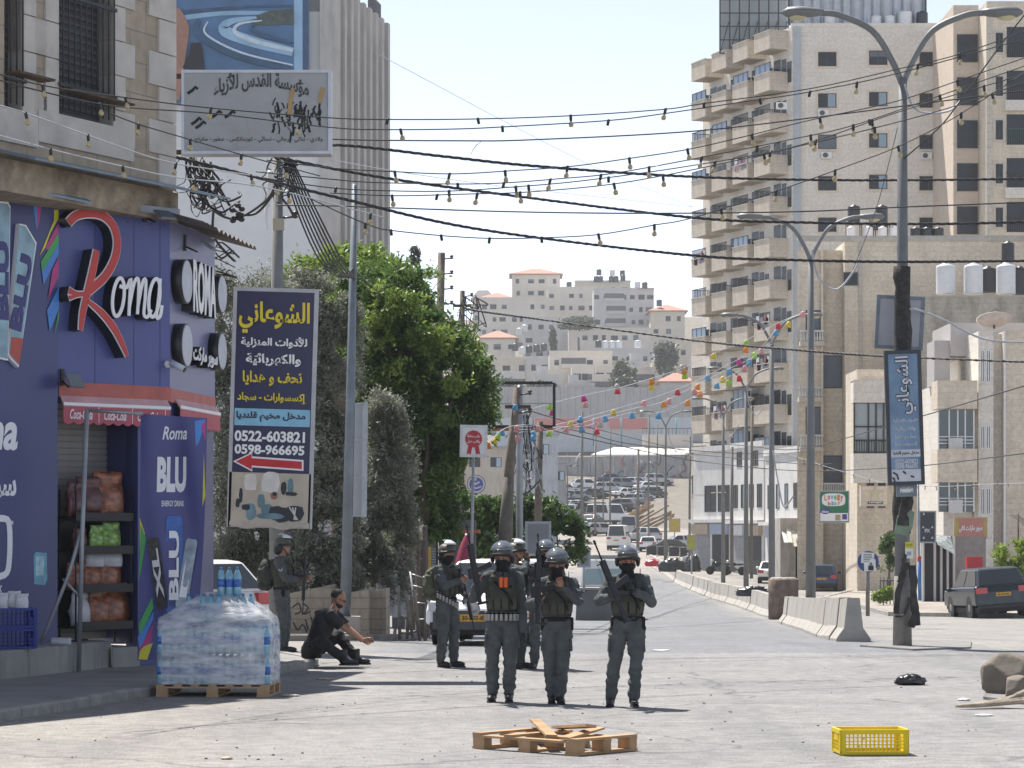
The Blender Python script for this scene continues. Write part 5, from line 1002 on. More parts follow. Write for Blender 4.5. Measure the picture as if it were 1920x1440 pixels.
tree('fig_bush', 'leafy green bush below the round emblem sign behind the maroon parasol', 'bush', (X(895, 68), 68, gz(68)), [cl(880, 970, 68, .6, .5), cl(920, 960, 68, .55, .5), cl(900, 1010, 68, .8, .6), cl(870, 1030, 68, .5, .4), cl(945, 1020, 68, .5, .7), cl(930, 985, 68, .5, .6), cl(865, 1000, 68, .5, .7)], 14000, .14, bushm, .5, .34, 1.6, 19, .05)
tree('fig_bush', 'leafy green bush around the grey sign back and cable poles', 'bush', (X(1040, 70), 70, gz(70)), [cl(1000, 960, 70, .5, .5), cl(1040, 975, 70, .6, .6), cl(1070, 1010, 70, .5, .55), cl(1030, 1030, 70, .7, .5), cl(1085, 1030, 70, .22, .4), cl(985, 1030, 70, .6, .7), cl(1010, 1000, 70, .6, .7), cl(960, 1040, 70, .5, .6)], 15000, .14, bushm, .5, .34, 1.6, 23, .05)
tree('young_tree', 'small lime green tree at the frame edge over the blue parked car', 'tree', (X(1905, 103), 103, gz(103) + .1), [cl(1895, 1040, 103, .6, .45), cl(1925, 1035, 103, .7, .5), cl(1905, 1065, 103, .6, .4), cl(1880, 1055, 103, .3, .25)], 5000, .17, lime_l, .4, .34, 1.6, 29, .06)
tree('street_shrub', 'tall dark green shrub in shade behind the wrapped lamp column', 'bush', (X(1672, 121), 121, gz(121) + .1), [cl(1672, 1020, 121, .5, .5), cl(1660, 1045, 121, .4, .6), cl(1685, 1040, 121, .3, .5)], 3000, .2, bushm, .45, .3, 1.2, 31, .05)
tree('street_shrub', 'low green weed clump at the foot of the iron fence', 'bush', (X(1655, 108), 108, gz(108) + .1), [cl(1650, 1118, 108, .35, .22), cl(1665, 1112, 108, .3, .3)], 1400, .16, lime_l, .3, .3, 1.5, 33, .02, limbs=False)
tree('cypress', 'thin dark cypress top above the sunlit tree', 'tree', (X(778, 140), 140, gz(140)), [(X(778, 140), 140, Z(485 + 40 * k, 140), .28 + .09 * k, .3, .75) for k in range(9)], 6000, .3, hill_l, .3, .38, 1.2, 37, .15)
for px, py, D, rx, rz, lab, sd_ in ((1170, 702, 520, 2.2, 2.6, 'dark round tree in front of the cream house on the slope', 41), (1170, 722, 515, 2.4, 1.6, 'low dark tree above the slab wall on the slope', 43), (1248, 668, 545, 2.4, 3.0, 'grey green tree beside the tower balconies on the slope', 47), (1037, 645, 620, .8, 3.6, 'small dark cypress between the grey houses on the slope', 53), (1085, 606, 640, 4.0, 1.5, 'spread of green trees under the tall grey flats', 59), (945, 728, 500, 4.5, 1.6, 'line of green shrubs seen through the backboard frame', 61), (1015, 728, 500, 3.0, 1.2, 'short clump of green shrubs beside the backboard frame', 67)):
 tree('hill_tree', lab, 'tree', (X(px, D), D, gz(D) - .5), [(X(px, D), D, Z(py, D), rx, rx * .8, rz), (X(px, D) - rx * .5, D - .5, Z(py, D) - rz * .5, rx * .7, rx * .5, rz * .6), (X(px, D) + rx * .5, D - .5, Z(py, D) - rz * .3, rx * .6, rx * .5, rz * .6)], 2600, .75, hill_l, .5, .28, .5, sd_, .25, limbs=False)
# ---------------- street lamps, poles ----------------
lampm = mat('lamp_grey_paint', (.165, .17, .168), .5, .2, .12, 3, stain=.25); lens_m = mat('yellowed_lamp_glass', (.50, .44, .26), .25, spec=.6)
def lamp_meshes(h, span, r0):
 m = MB(); m.tube([(0, 0, -.3), (0, 0, h * .5), (0, 0, h - .9)], [r0, r0 * .72, r0 * .55], 12)
 col = m.mesh('column', lampm); m = MB(); hd = MB(); ln = MB(); arms = []
 for s in (-1, 1):
  m = MB(); m.tube(spline([(0, 0, h - 1.2), (s * span * .10, 0, h - .8), (s * span * .3, 0, h - .28), (s * span * .62, 0, h - .02), (s * span * .8, 0, h + .02)], 5), r0 * .36, 8); am = m.mesh('arm', lampm)
  hd = MB(); hd.lathe([(.0, 0), (.05, .02), (.075, .15), (.105, .4), (.09, .62), (.03, .72), (0, .73)], 14, (s * (span * .8 - .05), 0, h + .03), 0, Matrix.Rotation(R(90 * s), 3, 'Y') @ Matrix.Rotation(R(0), 3, 'Z'), True, 1, 1.35); hm = hd.mesh('lamp_head', lampm)
  ln = MB(); ln.ell((s * (span * .8 + .40), 0, h - .03), (.17, .10, .085), 12, 8); lm = ln.mesh('lamp_glass', lens_m); arms.append((am, hm, lm))
 return col, arms
LM = lamp_meshes(9.0, 1.7, .15)
def street_lamp(px, D, label, zt, zb=None, scale=1.):
 zb = gz(D) if zb is None else zb; s = (zt - zb) / 9.0; t = thing('street_lamp', label, 'street lamp', (X(px, D), D, zb), rnd.uniform(-.06, .06), 'street lamps along the central barrier')
 o = objm('column', LM[0], t); o.scale = (1, 1, s)
 for am, hm, lm in LM[1]:
  a = objm('arm', am, t, (0, 0, 9.0 * (s - 1))); hh = objm('lamp_head', hm, a); objm('lamp_glass', lm, hh)
 return t
street_lamp(1520, 73.4, 'double-arm lamp between the wrapped one and the paper lantern garlands', Z(408, 73.4)); street_lamp(1447, 106, 'double-arm lamp where the paper lantern garlands end', Z(592, 106)); street_lamp(1399, 142, 'double-arm lamp before the tower, rising beside the motorbikes', Z(692, 142)); street_lamp(1356, 173, 'double-arm lamp half hidden against the tower balconies', Z(748, 173)); street_lamp(1248, 205, 'distant double-arm lamp in front of the pale blue wall', Z(772, 205));
# nearest lamp: wrapped foot, blank board, vertical household sign
ZL = Z(32, 45); l1 = thing('street_lamp', 'tall double-arm lamp with rag-wrapped foot and old blue signboard', 'street lamp', (X(1692, 45), 45, gz(45) + .05), 0, 'street lamps along the central barrier')
s_ = (ZL - gz(45)) / 9.0; o = objm('column', LM[0], l1); o.scale = (.95, .95, s_)
for am, hm, lm in LM[1]: a = objm('arm', am, l1, (0, 0, 9.0 * (s_ - 1))); hh = objm('lamp_head', hm, a); objm('lamp_glass', lm, hh)
yl = lambda py: Z(py, 45) - gz(45) - .05
m = MB(); pts = []; rs = []; rr = random.Random(4)
for i in range(26): py = 1000 - i * 20.; pts.append((rr.uniform(-.015, .015), 0, yl(py))); rs.append((.165 if py > 690 else .152 if py > 640 else .142) * rr.uniform(.88, 1.15))
m.tube(pts, rs, 12); m.build('pole_wrap', mat('tarred_pole_wrap', (.035, .033, .032), .9, var=.5, scale=14, bump=.8, bscale=30), l1)
m = MB(); m.tube([(0, 0, -.1), (0, 0, yl(1130)), (0, 0, yl(1080))], [.165, .15, .14], 10); m.build('concrete_foot', concrete_d, l1)
m = MB()
for (pts, wd) in (([(-.16, 1150), (-.05, 1085), (.05, 1055)], .13), ([(.10, 1060), (.16, 1110), (.24, 1172)], .10), ([(-.12, 1155), (.0, 1150), (.1, 1120)], .14), ([(.1, 1175), (.18, 1140), (.14, 1060)], .16), ([(-.1, 1090), (-.02, 1060), (.02, 1040)], .16), ([(-.02, 985), (.0, 950), (.06, 920)], .24)):
 q = spline([(a, -.19 + rr.uniform(-.03, .0), yl(b)) for a, b in pts], 5)
 for j, p in enumerate(q): q[j] = p + Vector((fbm(p * 9) * .06, fbm(p * 7 + Vector((3, 3, 3))) * .05, 0))
 m = MB(); m.tube(q, [wd * .40 * rr.uniform(.8, 1.2) for _ in q], 8, 0, True, True, .3); m.build('torn_rag', mat('torn_dark_rag', (.05, .047, .045), .95, var=.5, scale=7, bump=.7, bscale=20), l1)
m = MB(); vs = [(-.17, -.2, yl(1000)), (.05, -.22, yl(1005)), (.14, -.2, yl(990)), (.17, -.2, yl(960)), (.06, -.23, yl(955)), (-.12, -.2, yl(968))]; m.prism([(a, c) for a, b, c in vs], -.2, -.22, lambda u, v, d: (u, d + .03 * math.sin(u * 20), v)); m.build('green_cloth', mat('faded_green_cloth', (.20, .27, .19), .9, var=.2, scale=8, bump=.5), l1)
m = MB(); m.bx(.02, .155, -.19, -.175, yl(1047), yl(1016), 0); m.bx(.02, .155, -.194, -.19, yl(1028), yl(1016), 1); put_text(m, 'خصم 5', .088, yl(1022), .1, .05, -.194, .002, .02, mi=2); m.bx(.05, .12, -.193, -.191, yl(1041), yl(1034), 3); m.build('notice', [white_paint, mat('notice_yellow', (.55, .5, .03), .5), black, grey_metal], l1)
def tiltboard(name, label, cat, cx, cy, D, wd, ht, tilt, mats, dp=.05, parent=None, yaw=0):
 t = thing(name, label, cat, (X(cx, D), D, Z(cy, D))); t.rotation_euler = (0, R(tilt), yaw); w_, h_ = wd / F * D / 2, ht / F * D / 2
 m = MB(); m.bx(-w_ + .03, w_ - .03, 0, dp, -h_ + .03, h_ - .03); m.build('panel', mats[0], t)
 m = MB()
 for a in (-1, 1): m.bx(a * w_ - .03, a * w_ + .03, -.012, dp + .012, -h_ - .03, h_ + .03)
 for a in (-1, 1): m.bx(-w_ + .031, w_ - .031, -.01, dp + .01, a * h_ - .03, a * h_ + .03)
 m.build('frame', mats[1], t); k = D / F
 return t, (lambda px, py: ((px - cx) * k, -(py - cy) * k)), k
blb, fnb, kb = tiltboard('blank_board', 'blank pale board in a dark frame behind the wrapped lamp column', 'board', 1687, 605, 45.4, 84, 94, 3, (mat('blank_grey_board', (.36, .37, .41), .5, var=.05, stain=.2), bluegrey_metal))
vb, fv, kv = tiltboard('vertical_signboard', 'faded blue vertical signboard with outlined lettering on the wrapped lamp column', 'sign', 1696, 783, 44.6, 62, 246, -1.8, (mat('faded_blue_sign', (.15, .24, .36), .5, var=.35, scale=1.2, stain=.35, stain_col=(.32, .33, .38)), mat('dark_sign_frame', (.03, .035, .045), .5)), .08)
rot90 = lambda cx, cz: (lambda p: (cx - p[2], p[1], cz + p[0]))
m = MB(); put_text(m, 'الشوعاني', 0, 0, .98, .34, -.006, .003, .06, fn=rot90(*fv(1700, 722)))
m.build('lettering_outline', mat('print_black2', (.015, .015, .02), .5), vb)
m = MB(); put_text(m, 'الشوعاني', 0, 0, .97, .33, -.012, .002, .02, fn=rot90(*fv(1700, 722)))
for t_, py, wd in (('للأدوات المنزلية', 788, 46), ('والكهربائية', 804, 38), ('تحف و هدايا', 819, 40), ('إكسسوارات - سجاد', 833, 44), ('0522-603821', 865, 42), ('0598-966695', 874, 42)): put_text(m, t_, *fv(1697, py), wd * kv, 9 * kv, -.004, .003, .03)
m.bx(*sorted((fv(1668, 0)[0], fv(1724, 0)[0])), -.006, -.001, fv(0, 903)[1], fv(0, 880)[1]); m.bx(*sorted((fv(1668, 0)[0], fv(1724, 0)[0])), -.005, -.001, fv(0, 857)[1], fv(0, 843)[1]); m.build('white_print', mat('aged_white_print', (.55, .56, .6), .5, stain=.2), vb)
m = MB(); put_text(m, 'مدخل مخيم قلنديا', *fv(1697, 850), 48 * kv, 9 * kv, -.007, .002, .03)
for a, b, c, d in ((1676, 885, 10, 14), (1692, 884, 5, 5), (1707, 893, 6, 3), (1672, 895, 4, 8)): u, v = fv(a, b); stroke(m, [(u - c * kv / 2, v), (u + c * kv / 4, v - d * kv / 3), (u + c * kv / 2, v - d * kv)], .03, -.007, -.009, 0)
m.build('black_print', MC['print_black2'], vb)
sm_, fs2, ks = tiltboard('small_notice_board', 'small white notice board with two lines under the blue vertical signboard', 'sign', 1700, 919, 44.7, 32, 18, -2, (white_paint, bluegrey_metal), .02)
m = MB(); put_text(m, 'شارع المدينة', *fs2(1700, 915), 24 * ks, 5 * ks, -.004, .002, .02); put_text(m, 'المنورة', *fs2(1700, 924), 22 * ks, 5 * ks, -.004, .002, .02); m.build('lettering', MC['print_black2'], sm_)
# poles on the near side
def pole(name, label, pts, rs, D, m_=concrete_d, cat='pole', ins=0, group=None, arm=None):
 b = P(*pts[0], D); t = thing(name, label, cat, b, 0, group); m = MB(); m.tube([P(x, y, D) - b for x, y in pts], rs, 10); m.build('shaft', m_, t)
 if ins:
  m = MB(); tp = P(*pts[-1], D) - b
  for k in range(ins): z = tp.z - .18 - .42 * k; m.tube([tp + Vector((0, -.02, -.18 - .42 * k)), tp + Vector((.28, -.03, -.15 - .42 * k))], .02, 5); m.lathe([(.02, 0), (.06, .02), (.03, .05), (.06, .08), (.02, .12)], 8, tp + Vector((.28, -.03, -.18 - .42 * k)))
  m.build('insulators', mat('brown_insulator', (.06, .045, .04), .4), t)
 if arm: m = MB(); tp = P(*pts[-1], D) - b; m.bx(tp.x - arm, tp.x + arm, -.12, -.04, tp.z - .5, tp.z - .42); m.build('crossarm', rust, t)
 return t
p1 = pole('utility_pole', 'grey concrete utility pole carrying the dark blue household goods signboard', [(519, 1205), (519, 700), (521, 292)], [.13, .105, .085], 43.2, mat('smooth_grey_pole', (.20, .205, .21), .8, var=.12, stain=.35, streak=True), 'pole', 3)
m = MB(); m.bx(-.05, .13, -.16, -.09, Z(430, 43) - Z(1205, 43), Z(408, 43) - Z(1205, 43)); m.build('meter_plate', mat('plate_cream', (.4, .38, .3), .5), p1)
p2 = pole('steel_post', 'tapered blue grey steel post leaning slightly before the olives', [(647, 1172), (657, 760), (665, 345)], [.105, .085, .055], 49, bluegrey_metal, 'post')
m = MB(); m.bx(-.28, .28, -.28, .28, -.12, .16); m.build('footing', concrete, p2)
sbk = thing('sign_back', 'tall narrow sign seen nearly edge-on from behind beside the steel post', 'sign', (X(672, 49.3), 49.3, Z(862, 49.3)), R(62)); sbk.rotation_euler = (0, R(1.5), R(-58))
m = MB(); m.bx(-.25, .25, -.03, .03, -1.05, 1.05); m.build('panel', mat('grey_sheet_back', (.27, .29, .31), .5, .3, .1, 2, stain=.2), sbk); m = MB()
for z in (-1.05, -.35, .35, 1.02): m.bx(-.27, .27, -.06, -.03, z, z + .03)
for a in (-.27, .24): m.bx(a, a + .03, -.061, .04, -1.06, 1.06)
m.build('frame', grey_metal, sbk)
pole('utility_pole', 'tall dark pole with a ladder of insulators rising from the green tree', [(818, 1010), (822, 740), (828, 474)], [.14, .12, .10], 74, pole_wood, ins=7); pole('utility_pole', 'shorter dark pole with a crossarm and tangle of wires beside the tall one', [(864, 1010), (865, 760), (867, 545)], [.11, .09, .075], 80, pole_wood, ins=2, arm=.28)
pole('utility_pole', 'leaning brown pole with a broad grey sleeve behind the masked officers', [(946, 1040), (955, 880), (971, 726)], [.17, .12, .085], 62, pole_wood, ins=2, arm=.3)
m = MB(); b = P(946, 1040, 61.9); tb = MB(); tb.tube([P(946, 1040, 61.95) - b, P(950, 960, 61.95) - b, P(953, 895, 61.95) - b], [.18, .15, .10], 12); q = thing('pole_sleeve', 'broad pale concrete sleeve around the foot of the leaning brown pole', 'sleeve', b); tb.build('sleeve', mat('netted_concrete', (.135, .12, .105), .95, var=.2, scale=8, bump=.6, bscale=40, stain=.3), q)
pole('steel_post', 'straight grey pole just right of the leaning brown pole', [(974, 1060), (974, 860), (975, 722)], [.085, .08, .07], 63, grey_metal, 'post'); pole('utility_pole', 'cable-laden dark pole right of the grey pole behind the hand-to-face officer', [(1008, 1040), (1010, 900), (1013, 790)], [.10, .09, .075], 66, pole_wood)
pole('stall_post', 'thick brown post under the dark tree behind the wooden ladders', [(794, 1110), (794, 1040), (794, 985)], [.085, .085, .08], 54, mat('brown_post', (.11, .09, .08), .8, var=.15), 'post'); pole('steel_post', 'pale grey post behind the maroon parasol under the tree', [(842, 1060), (843, 980), (844, 880)], [.06, .06, .05], 60, grey_metal, 'post')
for i, (px, pt_, pb_, D, r) in enumerate(((1091, 772, 1012, 235, .14), (1116, 815, 1000, 262, .11), (1144, 800, 985, 300, .10), (1196, 842, 1032, 240, .15), (1216, 778, 1025, 262, .10), (1232, 795, 930, 330, .1), (1293, 818, 1075, 205, .10), (1372, 838, 1070, 186, .13), (1409, 760, 1085, 168, .11), (1064, 850, 960, 300, .08), (1131, 855, 985, 320, .09))):
 pole('utility_pole', ['thin distant pole beside the fig bush', 'thin pole between the stacked cars and the minibus', 'thin pole rising behind the stacked cars', 'distant pole beside the white hatchback', 'slender pole behind the silver off-roader', 'short pole by the timber pile', 'thin pole at the tower foot near the yellow board', 'pole by the parked motorbikes', 'pole in front of the red shop doors', 'short pole at the sooty wall', 'short pole amid the stacked cars'][i], [(px, pb_), (px, (pt_ + pb_) / 2), (px + 1, pt_)], [r, r * .9, r * .7], D, mat('distant_pole_grey', (.15, .14, .13), .8, var=.15))
# --- household goods signboard ---
bd, fb_, kb = tiltboard('signboard', 'tall dark blue signboard with yellow and white Arabic lettering and phone numbers', 'sign', 511, 765, 42.4, 152, 443, 1.7, (mat('navy_sign', (.022, .022, .075), .4, var=.08, spec=.5, stain=.1), mat('pale_sign_edge', (.42, .43, .46), .5)), .1)
K_ = lambda px, py: fb_(px + .029 * (py - 765), py)
yel = mat('sign_yellow', (.68, .56, .03), .5);
m = MB()
for t_, x0, x1, y0, y1, bo in (('الشوعاني', 448, 581, 566, 626, .028), ('تحف و هدايا', 455, 567, 696, 724, .03), ('إكسسوارات - سجاد', 445, 575, 737, 757, .03)):
 m = MB(); put_text(m, t_, *K_((x0 + x1) / 2, (y0 + y1) / 2), (x1 - x0) * kb, (y1 - y0) * kb, -.012, .003, bo); m.build('yellow_lettering', yel, bd)
m = MB()
for t_, x0, x1, y0, y1 in (('للأدوات المنزلية', 452, 576, 631, 653), ('والكهربائية', 461, 564, 663, 687), ('0522-603821', 440, 572, 808, 829), ('0598-966695', 440, 571, 834, 853)): m = MB(); put_text(m, t_, *K_((x0 + x1) / 2, (y0 + y1) / 2), (x1 - x0) * kb, (y1 - y0) * kb, -.012, .003, .035); m.build('white_lettering', whiteL, bd)
m = MB(); a, b = K_(436, 799); c, d = K_(582, 767); m.bx(-.60, .60, -.004, -.001, b, d); m.build('light_band', mat('sign_sky_blue', (.22, .48, .66), .5), bd)
m = MB(); put_text(m, 'مدخل مخيم قلنديا', *K_(508, 782), 130 * kb, 19 * kb, -.008, .002, .035); m.build('dark_lettering', mat('print_navy2', (.02, .02, .05), .5), bd)
for e, g_, mm in ((.004, 3.2, whiteL), (.008, 0, mat('arrow_red', (.5, .02, .03), .5))):
 m = MB(); q = [K_(442 - g_ * 1.6, 867), K_(472 + g_ * .3, 852 - g_), K_(472 + g_ * .3, 860 - g_), K_(566 + g_, 864 - g_), K_(566 + g_, 878 + g_), K_(472 + g_ * .3, 874 + g_), K_(472 + g_ * .3, 882 + g_)]; m.prism(q, -e + .003, -e, lambda u, v, d: (u, d, v)); m.build('arrow', mm, bd)
m = MB(); a, b = K_(430, 987); m.bx(-.655, .645, -.012, -.001, b - .02, K_(0, 887)[1]); m.build('photo_panel', mat('peeling_paper', (.46, .41, .34), .7, var=.15, scale=3, stain=.3, stain_col=(.2, .17, .13)), bd)
m = MB(); rr = random.Random(8); pc = [mat('print_machine_dark', (.02, .025, .035), .5), mat('print_machine_teal', (.12, .22, .26), .5, var=.3), mat('print_paper_white', (.6, .58, .55), .6), mat('print_face_brown', (.25, .13, .08), .6)]
for i, (px, py, w_, h_, mi) in enumerate(((470, 905, 26, 36, 2), (508, 905, 36, 44, 2), (446, 945, 8, 18, 0), (452, 930, 7, 30, 0), (470, 960, 20, 34, 1), (462, 952, 16, 12, 0), (490, 940, 14, 30, 1), (500, 955, 22, 20, 1), (518, 962, 26, 28, 0), (532, 915, 10, 26, 0), (545, 912, 10, 34, 1), (546, 925, 22, 8, 0), (552, 962, 34, 34, 0), (530, 965, 30, 30, 0), (514, 930, 12, 14, 3), (515, 926, 8, 8, 0), (508, 968, 50, 12, 1))):
 u, v = K_(px, py); a, b = w_ * kb / 2, h_ * kb / 2; n_ = 10; m.prism([(u + a * math.cos(2 * PI * k / n_) * rr.uniform(.85, 1.15), v + b * max(-.9, min(.9, 1.25 * math.sin(2 * PI * k / n_))) * rr.uniform(.9, 1.1)) for k in range(n_)], -.012, -.0125 - .0006 * i, lambda u, v, d: (u, d, v), mi)
u, v = K_(552, 962)
for q in range(3): stroke(m, [(u - .08 + .05 * q, v + .1), (u + .06 - .03 * q, v - .1)], .02, -.026, -.027 - .0004 * q, 2)
m.build('appliance_prints', pc, bd)
m = MB(); vs = []
for i in range(12): a = i / 11; u, v = K_(430 + 150 * a, 987); vs += [(u, -.015 - .05 * abs(math.sin(a * 9)), v - .05 * math.sin(a * 7) ** 2), (u, -.014, v + .07)]
m.add(vs + [(a, b + .004, c) for a, b, c in vs], [(2 * i, 2 * i + 2, 2 * i + 3, 2 * i + 1) for i in range(11)] + [(24 + 2 * i, 24 + 2 * i + 1, 24 + 2 * i + 3, 24 + 2 * i + 2) for i in range(11)]); m.build('curled_edge', MC['peeling_paper'], bd)
# --- smaller signs of the middle distance ---
rb_, fr2, kr = tiltboard('ribbon_sign', 'white sign with a red rosette and two ribbon tails by the backboard', 'sign', 888, 827, 55, 46, 55, 1, (white_paint, mat('white_edge', (.6, .6, .62), .5)), .06)
m = MB(); u, v = fr2(888, 823); m.prism([(u + (17 if k % 2 else 15) * kr * math.cos(2 * PI * k / 40), v + (17 if k % 2 else 15) * kr * math.sin(2 * PI * k / 40)) for k in range(40)], -.001, -.008, lambda a, b, d: (a, d, b))
for s in (-1, 1): m.prism([fr2(888 + s * 2, 836), fr2(888 + s * 10, 836), fr2(888 + s * 13, 853), fr2(888 + s * 9, 850), fr2(888 + s * 5, 854)], -.001, -.006, lambda a, b, d: (a, d, b))
mp_ = MB(); mp_.tube([(0, .09, -3.4), (0, .09, .25)], .03, 8); mp_.build('post', grey_metal, rb_); m.build('rosette', mat('rosette_red', (.42, .02, .03), .5), rb_); m = MB(); put_text(m, 'مكتب محاماة', *fr2(888, 818), 24 * kr, 7 * kr, -.01, .002, .02); put_text(m, 'وكاتب عدل', *fr2(888, 828), 24 * kr, 7 * kr, -.01, .002, .02); m.build('lettering', whiteL, rb_)
rs_ = thing('round_sign', 'round white and violet emblem sign on the stall front beneath the rosette', 'sign', P(893, 908, 65.5)); rr_ = Matrix.Rotation(R(90), 3, 'X'); k = 65.5 / F
for nm, a, e, mm in (('rim', 17.5, 0, mat('emblem_navy', (.05, .05, .16), .5)), ('disc', 16.3, .012, white_paint), ('emblem_field', 13, .02, mat('emblem_violet', (.16, .16, .42), .5, var=.2))): m = MB(); m.lathe([(a * k, -.03), (a * k, e)], 28, (0, 0, 0), 0, rr_); m.build(nm, mm, rs_)
m = MB(); stroke(m, [(-.1, .1), (-.02, 0), (.08, .06)], .05, -.021, -.026, 0); stroke(m, [(-.12, -.06), (0, -.1), (.13, -.05)], .035, -.021, -.027, 0)
for i in range(6): m.bx(-.09 + .035 * (i % 3) , -.06 + .035 * (i % 3), -.028, -.021, .09 + .035 * (i // 3), .12 + .035 * (i // 3))
m.build('emblem_marks', white_paint, rs_)
sbm = mat('grey_sign_back', (.20, .215, .235), .5, .4, .08, 2)
for px, py, D, w_, h_, pb_, lab in ((1009, 1010, 59, 44, 60, 1130, 'grey back of a road sign on a post among the officers'), (1095, 1046, 75, 21, 32, 1110, 'small grey back of a sign beside the armoured jeep')):
 t, f_, k = tiltboard('sign_back', lab, 'sign', px, py, D, w_, h_, 0, (sbm, grey_metal), .03); m = MB(); m.tube([(0, .06, -(pb_ - py) * k), (0, .06, h_ * k * .4)], .03, 8); m.build('post', grey_metal, t)
bk = thing('backboard_frame', 'black square backboard frame above an orange beam behind the officers', 'frame', P(982, 800, 64)); k = 64 / F
m = MB()
for a in (-57, 57): m.bx(a * k - .035, a * k + .035, -.03, .03, 0, 82 * k)
for b in (0, 82): m.bx(-57 * k + .036, 57 * k - .036, -.03, .03, b * k - .035, b * k + .035)
m.build('frame', black, bk); m = MB(); m.bx(-57 * k, 57 * k, -.02, .02, 42 * k, 44.5 * k); m.build('rail', grey_metal, bk); m = MB(); m.bx(-60 * k, 60 * k, -.05, .05, -8 * k, -3 * k); m.build('beam', mat('orange_beam', (.38, .14, .05), .6), bk); m = MB(); m.bx(-8 * k, -4 * k, .05, .12, -260 * k, 0); m.build('stand', bluegrey_metal, bk)
gsn, fg, kg = tiltboard('baby_shop_sign', 'green shop sign with white oval and colourful lettering on the sandy block', 'sign', 1564, 950, 138, 55, 58, 0, (mat('shop_sign_green', (.01, .16, .08), .5), grey_metal), .12)
m = MB(); m.prism([(fg(1563, 937)[0] + 22 * kg * math.copysign(abs(math.cos(a)) ** .6, math.cos(a)), fg(1563, 937)[1] + 12 * kg * math.copysign(abs(math.sin(a)) ** .6, math.sin(a))) for a in [2 * PI * i / 30 for i in range(30)]], -.001, -.02, lambda u, v, d: (u, d, v)); m.bx(fg(1538, 0)[0], fg(1590, 0)[0], -.018, -.001, fg(0, 977)[1], fg(0, 962)[1]); m.build('white_fields', whiteL, gsn)
m = MB();
for i, ch in enumerate('Lovely'): put_text(m, ch, *fg(1548 + i * 6, 933 + (2 if ch == 'y' else 0)), 5 * kg, (11 if ch in 'Lly' else 8) * kg, -.022, .004, .03, mi=i % 4)
for i, ch in enumerate('baby'): put_text(m, ch, *fg(1555 + i * 6, 944), 5 * kg, 7 * kg, -.022, .004, .03, mi=(i + 1) % 4)
m.prism([(fg(1547, 959)[0] + 9 * kg * math.cos(a), fg(1547, 959)[1] + 5 * kg * math.sin(a)) for a in [2 * PI * i / 20 for i in range(20)]], -.019, -.024, lambda u, v, d: (u, d, v), 4); put_text(m, 'chicco', *fg(1547, 959), 13 * kg, 5 * kg, -.027, .003, .02, mi=5); m.bx(*[fg(q, 0)[0] for q in (1566, 1576)], -.022, -.019, fg(0, 976)[1], fg(0, 965)[1], 6); m.bx(*[fg(q, 0)[0] for q in (1579, 1588)], -.022, -.019, fg(0, 974)[1], fg(0, 964)[1], 4)
m.build('lettering', [mat('kid_orange', (.6, .2, .05)), mat('kid_red', (.55, .06, .06)), mat('kid_blue', (.1, .3, .6)), mat('kid_green', (.15, .45, .1)), mat('kid_navy', (.08, .05, .3)), whiteL, mat('kid_beige', (.4, .3, .2))], gsn)
ns, fn2, kn = tiltboard('star_sign', 'sandy balcony sign with a cream star above a black name strip', 'sign', 1640, 930, 137, 50, 36, 0, (lime_d, trim), .5)
m = MB(); u, v = fn2(1641, 925); m.prism([(u + (9 if k % 2 else 18) * kn * .75 * math.cos(2 * PI * k / 10 + PI / 10 * 5), v + (8 if k % 2 else 18) * kn * .75 * math.sin(2 * PI * k / 10 + PI / 2)) for k in range(10)], -.001, -.04, lambda a, b, d: (a, d, b)); m.build('star', mat('cream_star', (.55, .5, .36), .5), ns)
m = MB(); m.bx(*[fn2(q, 0)[0] for q in (1627, 1655)], -.02, -.001, fn2(0, 945)[1], fn2(0, 940)[1], 0); put_text(m, 'NARJES', *fn2(1641, 942.5), 24 * kn, 4 * kn, -.022, .004, .03, mi=1); m.build('name_strip', [black, whiteL], ns)
ps_, fp, kp = tiltboard('supermarket_sign', 'pink shop sign with white Arabic lettering and yellow ends on the corner house', 'sign', 1820, 990, 116.8, 60, 38, 0, (mat('sign_pink', (.50, .20, .16), .5, var=.08), mat('sign_tan_edge', (.45, .33, .18), .5)), .15)
m = MB(); put_text(m, 'سوبر ماركت لافي', *fp(1820, 992), 44 * kp, 15 * kp, -.004, .004, .04); m.build('lettering', whiteL, ps_); m = MB(); m.bx(*[fp(q, 0)[0] for q in (1791, 1797)], -.006, -.001, fp(0, 1008)[1], fp(0, 972)[1]); m.bx(*[fp(q, 0)[0] for q in (1845, 1849)], -.006, -.001, fp(0, 1008)[1], fp(0, 972)[1]); m.build('end_stripe', mat('sign_mustard', (.45, .36, .08), .5), ps_)
bs_, fb2, kb2 = tiltboard('phone_shop_sign', 'black shop sign with small pale symbols beside the blue painted pole', 'sign', 1739, 988, 112, 30, 58, 0, (mat('sign_black_face', (.03, .03, .045), .5), grey_metal), .12)
m = MB(); put_text(m, 'PX', *fb2(1739, 995), 10 * kb2, 7 * kb2, -.004, .003, .04)
for a, b in ((1732, 963), (1732, 1008), (1748, 1008), (1731, 988), (1748, 988)): u, v = fb2(a, b); m.prism([(u - .05, v - .05), (u + .05, v - .05), (u, v + .06)], -.001, -.006, lambda a, b, d: (a, d, b))
m.build('symbols', mat('sign_symbol_pale', (.5, .5, .58), .5), bs_)
